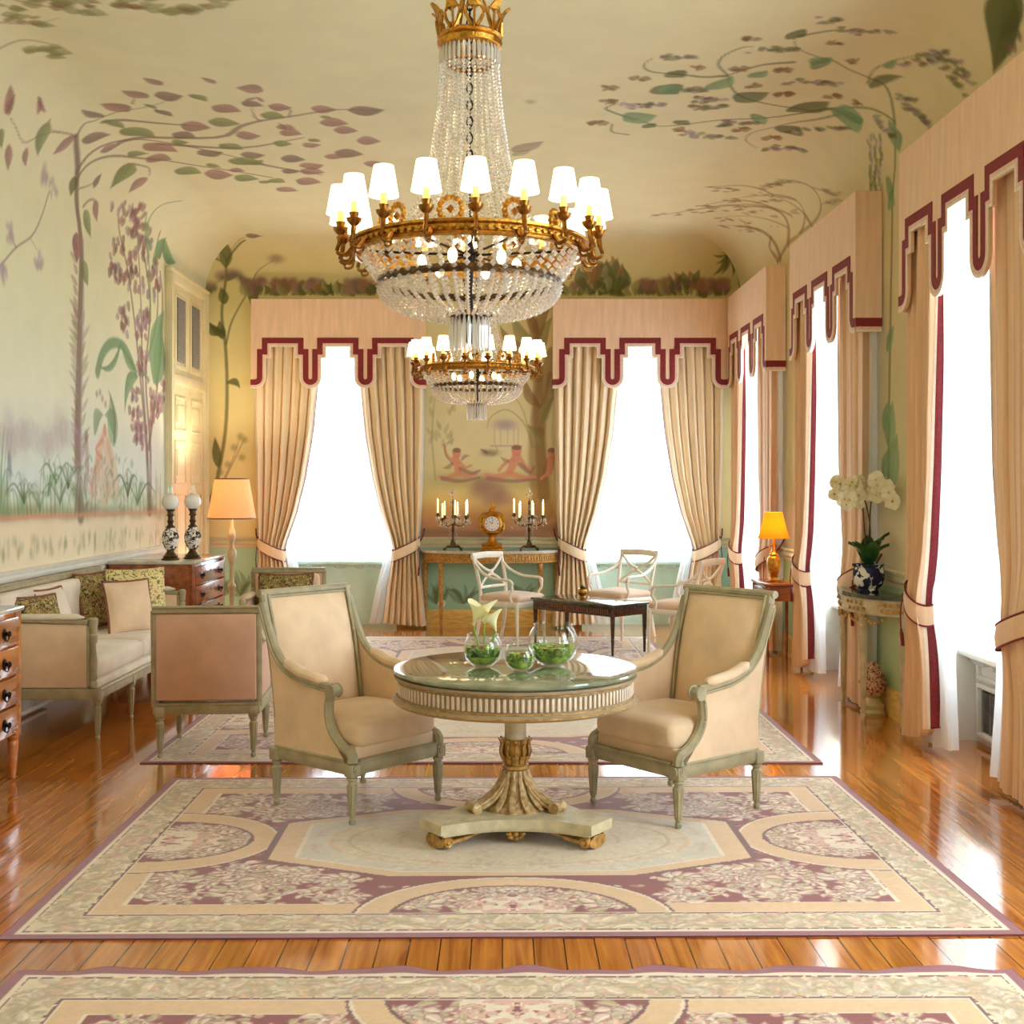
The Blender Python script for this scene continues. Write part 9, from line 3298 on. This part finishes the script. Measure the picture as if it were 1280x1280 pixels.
def oil_lamp(label, x, y):
    t = thing('oil_lamp', label, 'lamp', (x, y, .9655), 0, 'pair of painted oil lamps on the far chest')
    MB().lathe([(0, 0), (.075, 0), (.078, .012), (.06, .02), (.066, .03), (.05, .045), (.034, .065), (.03, .08), (.038, .09)], 20).build('base', BRONZE, t)
    MB().lathe([(.034, .09), (.05, .105), (.068, .15), (.072, .20), (.06, .245), (.036, .27), (.03, .28)], 22).build('vase_body', PAINTED, t)
    MB().lathe([(.032, .278), (.044, .285), (.03, .295), (.02, .31), (.03, .335), (.022, .35), (.022, .375), (.034, .385), (.026, .40), (.028, .42), (.04, .432), (.034, .44)], 18).build('burner', BRONZE, t)
    MB().ell(0, 0, .50, .072, .072, .070, 20, 12).build('globe_shade', PORC, t, 80)
    MB().lathe([(.022, .565), (.020, .60), (.018, .65), (.017, .65), (.019, .60), (.021, .565)], 14).build('chimney', GLASS, t, 80)
oil_lamp('painted oil lamp with white globe, the left one on the far chest', -2.86, 10.34); oil_lamp('painted oil lamp with white globe, the right one on the far chest', -2.715, 10.52)

def floor_lamp():
    t = thing('floor_lamp', 'tall turned floor lamp with lit peach shade in the left back corner', 'floor lamp', (-2.83, 12.55, 0), 0)
    MB().lathe([(0, 0), (.17, 0), (.175, .02), (.12, .035), (.13, .05), (.07, .075), (.04, .11), (.05, .13)], 22).build('base', SAGE, t)
    MB().lathe([(.03, .12), (.045, .16), (.03, .2), (.024, .3), (.03, .5), (.045, .56), (.025, .6), (.022, .75), (.03, .80), (.048, .86), (.05, .91), (.028, .96), (.022, 1.0), (.04, 1.06), (.035, 1.12), (.016, 1.18), (.012, 1.30)], 16).build('pole', SAGE, t)
    MB().lathe([(.25, 1.265), (.175, 1.68), (.172, 1.68), (.247, 1.265)], 40).build('lamp_shade', SHADE_P, t, 60)
    mb = MB()
    for r, z in ((.25, 1.267), (.175, 1.678)): mb.tube([(r*math.cos(2*PI*k/40), r*math.sin(2*PI*k/40), z) for k in range(40)], .006, 6, closed=True)
    for k in range(3): a = 2*PI*k/3; mb.tube([(0, 0, 1.60), (.178*math.cos(a), .178*math.sin(a), 1.66)], .003, 5)
    mb.tube([(0, 0, 1.28), (0, 0, 1.61)], .006, 6); mb.build('shade_ring', BRONZE, t)
    MB().ell(0, 0, 1.46, .035, .035, .05).build('bulb', BULB, t)
    l = D.lights.new('floor_lamp_bulb', 'POINT'); l.energy = 56; l.color = (1, .80, .52); l.shadow_soft_size = .06; o = D.objects.new('bulb_light', l); COL.objects.link(o); o.parent = t; o.location = (0, 0, 1.56)
floor_lamp()

def side_table():
    t = thing('side_table', 'small dark wooden side table by the right wall under the amber lamp', 'side table', (2.505, 10.93, 0), 0); w, d, h = .36, .62, .735
    MB().box(0, 0, h-.012, w, d, .024, .006).build('table_top', MAHOG, t); mb = MB().box(0, 0, h-.09, w-.05, d-.05, .13, .004); mb.build('apron', MAHOG, t)
    mb = MB().box(-w/2+.02, 0, h-.09, .014, d-.14, .09, .004); dr = mb.build('drawer', MAHOG, t); MB().ell(-w/2+.005, 0, h-.09, .012).build('knob', GILT, dr)
    for x in (-1, 1):
        for y in (-1, 1): MB().sweep([(x*(w/2-.03), y*(d/2-.03), 0), (x*(w/2-.03), y*(d/2-.03), h-.03)], [.02, .036], [.02, .036]).build('leg', MAHOG, t)
    t = thing('table_lamp', 'small gilt table lamp with glowing amber shade by the right wall', 'lamp', (2.46, 10.88, h+.0005), 0)
    MB().lathe([(0, 0), (.07, 0), (.072, .012), (.045, .02), (.03, .04), (.04, .06)], 18).build('base', GILT, t)
    MB().lathe([(.03, .055), (.05, .09), (.062, .14), (.064, .19), (.05, .225), (.03, .24), (.042, .25), (.03, .265), (.018, .29), (.012, .40)], 18).build('urn_stem', GILT, t)
    P = []
    for k in range(11): v = k/10; P.append((.145-.065*v**.7, .395+.235*v))
    MB().lathe(P+[(r-.003, z) for r, z in P[::-1]], 32).build('lamp_shade', SHADE_O, t, 60)
    MB().ell(0, 0, .47, .026, .026, .036).build('bulb', BULB, t)
    l = D.lights.new('table_lamp_bulb', 'POINT'); l.energy = 20; l.color = (1, .66, .28); l.shadow_soft_size = .05; o = D.objects.new('bulb_light', l); COL.objects.link(o); o.parent = t; o.location = (0, 0, .50)
side_table()

def orchid():
    px, py = 2.545, 8.34; t = thing('flower_pot', 'blue and white porcelain pot on the right console', 'pot', (px, py, .8705), 0)
    MB().lathe([(0, 0), (.075, 0), (.08, .012), (.07, .02), (.095, .05), (.108, .10), (.104, .15), (.098, .17), (.11, .178), (.11, .19), (.098, .19), (.09, .17), (0, .165)], 28).build('pot', BLUEWH, t)
    MB().lathe([(0, .162), (.06, .17), (.088, .166)], 16).build('soil', mat('moss_and_bark', (70, 60, 36), .9, 0, .3, 40), t)
    o = thing('orchid', 'white moth orchid with broad dark leaves in the blue and white pot', 'orchid', (px, py, .8705+.168), 0); rs = random.Random(12)
    for k in range(11):
        a = k*2.4+.4; L = rs.uniform(.20, .30); W = rs.uniform(.10, .125); up = rs.uniform(1.15, 1.5); rows = []
        for j in range(9):
            v = j/8; ww = W*math.sin(PI*min(1, v**.7*.96+.03))**.8*.5; r = L*(v*math.cos(up)+.35*v*v); z = L*(v*math.sin(up)-.20*v**3); row = []
            for i in range(7): u = -1+i/3; row.append((r*math.cos(a)-u*ww*math.sin(a), r*math.sin(a)+u*ww*math.cos(a), z+.018*abs(u)**1.5))
            rows.append(row)
        mb = MB().sheet(rows); mb.sheet([[(p[0], p[1], p[2]-.003) for p in r] for r in rows]); mb.build('leaf', LEAFG, o, 70)
    stems = [[(-.01, 0, 0), (-.02, .03, .27), (-.04, .05, .50), (-.10, .10, .57), (-.17, .16, .53)], [(.01, .01, 0), (0, -.02, .28), (.01, -.05, .50), (.04, -.12, .56), (.06, -.24, .50)], [(0, .02, 0), (.02, .03, .25), (-.01, .04, .45), (-.08, .02, .50), (-.15, -.02, .44)]]
    DK = mat('orchid_stem', (70, 62, 40), .5)
    for s in stems:
        sp = spline(s, 6); MB().tube(sp, .005, 7).build('stem', DK, o)
        for k in range(11):
            q = sp[-1-int(k*1.2)]; fx, fy, fz = q[0]+rs.uniform(-.045, .03), q[1]+rs.uniform(-.05, .05), q[2]+rs.uniform(-.04, .05); mb = MB(); az = -PI/2-.35+rs.uniform(-.8, .8); ti = rs.uniform(-.4, .3); sc = rs.uniform(.85, 1.15)
            mb.at(fx, fy, fz, rz=az, ry=PI/2+ti, sc=sc)
            for i in range(5):
                b = 2*PI*i/5+.3; L = .052 if i % 2 else .058; W = .036; rows = []
                for j in range(5):
                    v = j/4; ww = W*math.sin(PI*(v*.9+.08))**.7; rows.append([(L*v*math.cos(b)-u*ww*math.sin(b), L*v*math.sin(b)+u*ww*math.cos(b), .012*v*v-.008*u*u) for u in (-1, -.5, 0, .5, 1)])
                mb.sheet(rows, 0)
            mb.k = 1; mb.ell(0, 0, .008, .009, .007, .009, 8, 5); mb.k = 0
            mb.build('blossom', [PETALW, mat('yellow_lip', (216, 190, 70), .5)], o, 70)
    f = thing('porcelain_figurine', 'small pink porcelain figurine on the floor under the right console', 'figurine', (2.60, 8.42, .0005), 0)
    MB().lathe([(0, 0), (.085, 0), (.09, .02), (.075, .04), (.08, .07), (.05, .10), (.045, .12), (.07, .14)], 18).build('base', mat('cream_stoneware', (206, 190, 150), .3), f)
    mb = MB().lathe([(.05, .13), (.075, .17), (.085, .22), (.07, .27), (.045, .30), (.05, .32), (.042, .35), (.02, .37), (0, .372)], 16)
    for k in range(22): a = rnd(0, 6.3); z = rnd(.15, .33); r = ip(z, [(.13, .05), (.22, .085), (.30, .05), (.37, .02)]); mb.ell(r*math.cos(a), r*math.sin(a), z, .02, .02, .018, 8, 4)
    mb.build('body', FIGUR, f)
orchid()

# mantel clock and candelabra on the console
def clock():
    t = thing('mantel_clock', 'gilt bronze mantel clock with white dial between the candelabra', 'clock', (-.115, YB-.27, .8855), 0)
    mb = MB().box(0, 0, .012, .26, .14, .024, .006); mb.lathe([(.12, .02), (.125, .03), (.10, .05), (.105, .06), (.07, .085), (.04, .12), (.034, .15), (.05, .165), (.06, .18)], 24)
    for k in range(6): a = 2*PI*k/6; mb.at(.09*math.cos(a), .06*math.sin(a), .062).ell(0, 0, 0, .03, .025, .02, 10, 5)
    mb.at(); mb.build('base', GILT, t)
    mb = MB(); mb.at(0, .045, .30, rx=PI/2).lathe([(0, -.005), (.10, 0), (.115, .02), (.115, .08), (.105, .09), (.09, .10), (.085, .094)], 32); mb.at()
    mb.lathe([(.05, .18), (.09, .20), (.07, .22)], 20); mb.lathe([(.08, .395), (.06, .42), (.03, .44), (.034, .46), (.02, .48), (.022, .50), (.012, .53), (0, .57)], 18)
    for s in (-1, 1):
        mb.tube(spline([(s*.05, 0, .19), (s*.10, 0, .20), (s*.13, 0, .25), (s*.12, 0, .32), (s*.135, 0, .37), (s*.10, 0, .41), (s*.05, 0, .42)], 5), [.012]*10+[.018]*11+[.012]*10, 8)
        for z in (.24, .36): mb.ell(s*.12, 0, z, .024, .02, .024)
    mb.at(.015, 0, .50).ell(0, 0, 0, .03, .02, .03); mb.at(); mb.build('case', GILT, t)
    mb = MB(); mb.at(0, -.050, .30, rx=PI/2).lathe([(0, 0), (.082, 0), (.082, .004), (0, .008)], 32); mb.at(); d = mb.build('dial', PORC, t)
    mb = MB()
    for k in range(12): a = 2*PI*k/12; mb.at(.064*math.sin(a), -.0575, .30+.064*math.cos(a), ry=a).box(0, 0, 0, .004 if k % 3 else .009, .002, .016)
    mb.at(); mb.tube([(0, -.061, .30), (-.03, -.061, .325)], .0025, 5); mb.tube([(0, -.061, .30), (.012, -.061, .352)], .002, 5); mb.ell(0, -.061, .30, .005); mb.build('hands', BLACKM, d)
clock()
def candelabrum(label, x):
    t = thing('candelabrum', label, 'candelabrum', (x, YB-.27, .8855), 0, 'pair of crystal candelabra on the console')
    mb = MB()
    for k in range(4):
        a = PI/4+k*PI/2; d = (math.cos(a), math.sin(a)); mb.tube(spline([(d[0]*r, d[1]*r, z) for r, z in ((.02, .09), (.04, .05), (.09, .045), (.115, .02), (.135, .012), (.14, .028))], 4), [.012]*8+[.009]*13, 7)
    mb.lathe([(.05, .03), (.04, .055), (.02, .08), (.024, .10), (.014, .13), (.012, .20), (.02, .22), (.012, .25), (.012, .34), (.024, .37), (.012, .40), (.008, .50), (.016, .53), (.006, .56), (0, .60)], 12); mb.build('stem', BRONZE, t)
    mb = MB()
    for s in (-1, 1): mb.tube(spline([(s*.012, 0, .10), (s*.045, 0, .15), (s*.03, 0, .20), (s*.04, 0, .25), (s*.012, 0, .30)], 5), .005, 6)
    for k in range(90):
        a = rnd(0, 6.3); r = rnd(.02, .20); mb.bead(r*math.cos(a), r*math.sin(a)*.8, .34-.5*abs(r-.08)*rnd(-.5, 1)+rnd(-.06, .05), rnd(.008, .013), 1.4)
    for k in range(14): a = rnd(0, 6.3); r = rnd(0, .05); mb.bead(r*math.cos(a), r*math.sin(a), rnd(.46, .66), rnd(.008, .014), 1.5)
    mb.bead(0, 0, .66, .018, 2); o = mb.build('crystal_drops', CRYSTAL, t, 0); o['kind'] = 'stuff'
    for k in range(7):
        a = 2*PI*k/7+.4; R = .17; d = (math.cos(a), math.sin(a)*.9); h = [.40, .37, .38, .41, .36, .39, .385][k]
        mb = MB().tube(spline([(0, 0, .30), (d[0]*R*.5, d[1]*R*.5, .275), (d[0]*R*.9, d[1]*R*.9, .31), (d[0]*R, d[1]*R, h-.02)], 5), .005, 6)
        mb.lathe([(.006, h-.03), (.03, h-.018), (.026, h-.012), (.012, h-.01), (.014, h+.01), (.008, h+.01)], 12, d[0]*R, d[1]*R); ar = mb.build('arm', BRONZE, t)
        mb = MB()
        for q in range(5): b = 2*PI*q/5; mb.bead(d[0]*R+.028*math.cos(b), d[1]*R+.028*math.sin(b), h-.055, .010, 2.6)
        mb.build('drop', CRYSTAL, ar, 0)
        MB().lathe([(.010, h), (.010, h+.125), (0, h+.127)], 10, d[0]*R, d[1]*R).build('candle', WAX, ar)
        MB().lathe([(0, h+.127), (.007, h+.14), (.005, h+.155), (0, h+.172)], 8, d[0]*R, d[1]*R).build('flame_bulb', BULB, ar)
candelabrum('crystal candelabrum with lit candles left of the gilt clock', -.55); candelabrum('crystal candelabrum with lit candles right of the gilt clock', .30)

# wall fittings
t = thing('wall_socket', 'round white wall socket low on the mint dado under the console', 'socket', (-.69, YB-.001, .267), 0)
mb = MB(); mb.at(0, 0, 0, rx=PI/2).lathe([(0, .012), (.04, .012), (.045, .006), (.045, 0)], 20); mb.at(); mb.build('plate', PORC, t)
mb = MB()
for s in (-1, 1): mb.at(s*.01, -.0125, 0, rx=PI/2).lathe([(0, .001), (.004, .001), (.004, 0)], 8)
mb.build('hole', BLACKM, t)
t = thing('radiator_grille', 'white slatted radiator cover at the foot of the left wall under the settee', 'radiator cover', (XL+.001, 8.1, .002), 0)
mb = MB(); mb.box(.045, 0, .30, .05, 1.3, .03, .004); mb.box(.045, 0, .03, .05, 1.3, .03, .004)
for k in range(2): mb.box(.045, -.635+1.27*k, .165, .05, .03, .30, .004)
mb.build('casing', WHITE, t); mb = MB()
for k in range(42): mb.box(.05, -.61+k*1.22/41, .165, .03, .012, .25)
mb.build('slats', WHITE, t)

# ------------------------------------------------------------------ chandeliers
def chandelier(label, loc):
    t = thing('chandelier', label, 'chandelier', loc, math.radians(0), 'gilt and crystal chandeliers')
    zr = 2.68; R = .535
    mb = MB().lathe([(R-.02, zr-.035), (R, zr-.03), (R+.006, zr-.02), (R-.004, zr-.012), (R-.004, zr+.012), (R+.01, zr+.02), (R+.012, zr+.03), (R-.005, zr+.036), (R-.03, zr+.03), (R-.02, zr-.035)], 72)
    for k in range(90): a = 2*PI*k/90; mb.at((R+.004)*math.cos(a), (R+.004)*math.sin(a), zr, rz=a).ell(0, 0, 0, .006, .014, .01, 6, 4)
    mb.at(); mb.build('ring', GILT, t)
    rz_ = zr-.15; r2 = .415
    mb = MB().lathe([(r2, rz_-.018), (r2+.008, rz_), (r2, rz_+.018), (r2-.012, rz_), (r2, rz_-.018)], 60); mb.build('bowl_band', BRONZE, t)
    mb = MB().lathe([(.10, zr-.30), (.108, zr-.296), (.105, zr-.285), (.05, zr-.30), (.02, zr-.33), (.02, zr-.38), (.03, zr-.40), (.015, zr-.42), (0, zr-.44)], 30)
    for k in range(20): a = 2*PI*k/20; mb.sweep([(.02*math.cos(a), .02*math.sin(a), zr-.335), (.06*math.cos(a), .06*math.sin(a), zr-.318), (.11*math.cos(a), .11*math.sin(a), zr-.292)], [.004, .014, .022], .006, 6)
    mb.build('finial', BRONZE, t)
    # bowl strings: two swags, ring to band and band to finial, alternate strings half a bead apart
    mes = []
    for h in (0, .5):
        mb = MB(); n = 5
        for k in range(n): v = (k+h*.8)/n; mb.bead(R-.045-.085*v**1.3, 0, zr-.03-.125*v, .0165, 1.0)
        n = 14
        for k in range(n):
            a = PI/2*(k+h)/n*.98; rr = .105+(r2-.105)*math.cos(a)**.85; z = rz_-.015-(.145)*math.sin(a); mb.bead(rr, 0, z, .0165-.006*k/n, 1.0)
        mes.append(mb.mesh('bowl_string', CRYSTAL, 0))
    for k in range(48): link('bowl_string', mes[k % 2], t, rz=2*PI*k/48)
    for k in range(6):
        a = 2*PI*k/6+.2; mb = MB(); mb.ell(.22*math.cos(a), .22*math.sin(a), zr-.06, .022, .022, .035); mb.build('bulb', BULB, t)
    # tent of strings from the ring to the crown
    mb = MB(); n = 50
    for k in range(n):
        v = k/n; z = zr+.03+(3.585-zr-.03)*v; mb.bead(ip(z, [(2.71, .40), (2.80, .30), (2.90, .235), (3.10, .178), (3.3, .148), (3.585, .122)]), 0, z, .0095 if v > .12 else .011, 1.0)
    me = mb.mesh('tent_string', CRYSTAL, 0)
    for k in range(34): link('tent_string', me, t, rz=2*PI*(k+.5)/34)
    mb = MB()
    for k in range(14): a = PI*k/13; mb.bead(.10*math.cos(a)+.0, 0, 2.30, .008)
    # crown
    mb = MB().lathe([(.125, 3.60), (.145, 3.61), (.15, 3.63), (.14, 3.645), (.15, 3.655), (.13, 3.67), (.125, 3.60)], 40); mb.lathe([(.105, 3.53), (.115, 3.535), (.115, 3.545), (.105, 3.55), (.105, 3.53)], 36)
    for k in range(9):
        a = 2*PI*k/9; d = (math.cos(a), math.sin(a)); q = (-d[1], d[0])
        mb.sweep(spline([(d[0]*r, d[1]*r, z) for r, z in ((.14, 3.65), (.145, 3.71), (.155, 3.76), (.185, 3.79))], 4), [.04, .06, .07, .075, .078, .08, .078, .07, .06, .05, .04, .03, .015], .012, 6)
        for s in (-1, 1): mb.tube(spline([(d[0]*.145+q[0]*s*x, d[1]*.145+q[1]*s*x, z) for x, z in ((.01, 3.66), (.035, 3.70), (.042, 3.73), (.03, 3.75))], 3), .008, 6)
    for k in range(3): a = 2*PI*k/3; mb.tube([(.13*math.cos(a), .13*math.sin(a), 3.64), (.02*math.cos(a), .02*math.sin(a), 3.95)], .006, 6)
    mb.build('crown', GILT, t)
    me = MB().lathe([(0, 3.52), (.008, 3.53), (.010, 3.575), (.004, 3.60), (0, 3.605)], 6, .132, 0).mesh('crown_prism', CRYSTAL, 0)
    for k in range(36): link('crown_prism', me, t, rz=2*PI*k/36)
    me = MB().lathe([(0, 2.215), (.008, 2.23), (.011, 2.33), (.005, 2.37), (0, 2.375)], 6, .085, 0).mesh('finial_prism', CRYSTAL, 0)
    for k in range(24): link('finial_prism', me, t, rz=2*PI*k/24)
    # chain and inner stem
    mb = MB(); z = 2.74; k = 0
    while z < ZC-.02:
        mb.at(0, 0, z, rz=(k % 2)*PI/2).tube([(.013*math.cos(2*PI*i/10), 0, .024*math.sin(2*PI*i/10)) for i in range(10)], .0045, 5, closed=True); z += .038; k += 1
    mb.at(); mb.lathe([(.02, 2.36), (.012, 2.5), (.02, 2.6), (.03, 2.66), (.012, 2.72)], 12)
    for k in range(6): a = 2*PI*k/6; mb.tube([(.012*math.cos(a), .012*math.sin(a), 2.66), ((R-.02)*math.cos(a), (R-.02)*math.sin(a), zr)], .006, 6)
    mb.build('chain', BLACKM, t)
    MB().lathe([(.09, ZC-.001), (.09, ZC-.01), (.06, ZC-.03), (.02, ZC-.05), (0, ZC-.05)], 20).build('canopy', GILT, t)
    # gilt wreaths standing on the ring
    mb = MB(); zc = zr+.10
    for k in range(14): a = 2*PI*k/14; mb.ell(.405, .05*math.cos(a), zc+.05*math.sin(a), .014, .014, .014, 6, 4)
    for k in range(3): mb.tube([(.405, -.05+.02*k, zr+.02), (.405, -.03+.03*k, zr+.06)], .008, 6)
    mb.tube([(R-.02, 0, zr+.02), (.45, 0, zr+.03), (.405, 0, zr+.05)], .008, 6); mb.bead(.405, 0, zc, .02); me = mb.mesh('wreath', GILT)
    for k in range(9): link('wreath', me, t, rz=2*PI*(k+.5)/9)
    # arms with candles and shades
    Ra = .59; mb = MB(); mb.tube(spline([(R-.005, 0, zr-.005), (R+.03, 0, zr-.045), (R+.07, 0, zr-.035), (Ra+.005, 0, zr+.01), (Ra, 0, zr+.05)], 5), [.012]*6+[.009]*9+[.011]*6, 8)
    mb.tube(spline([(R+.005, 0, zr-.03), (R+.015, 0, zr-.065), (R+.045, 0, zr-.068), (R+.05, 0, zr-.045)], 4), .006, 6)
    mb.lathe([(.008, zr+.04), (.02, zr+.05), (.03, zr+.062), (.034, zr+.075), (.026, zr+.07), (.014, zr+.07), (.018, zr+.085), (.022, zr+.10), (.012, zr+.10)], 14, Ra, 0); arm = mb.mesh('arm', mat('arm_gilt', (150, 104, 46), .3, 1, .2, 40))
    can = MB().lathe([(.014, zr+.10), (.014, zr+.17), (.006, zr+.175), (.004, zr+.21), (0, zr+.21)], 10, Ra, 0).mesh('candle', CANDLE_Y)
    P = [(.064, zr+.135), (.042, zr+.262)]; sh = MB().lathe(P+[(r-.002, z) for r, z in P[::-1]], 24, Ra, 0).mesh('lamp_shade', SHADE_W, 60)
    for k in range(18):
        a = math.radians(-90+4+20*k); ar = link('arm', arm, t, rz=a); link('candle', can, ar); link('lamp_shade', sh, ar)
    return t
ch = chandelier('large crystal chandelier with lit shades hanging nearest, above the round table', (-.15, 5.5, 0))
dup(ch, (-.24, 11.2, 0), math.radians(7), 'farther chandelier seen below the bowl of the near one')
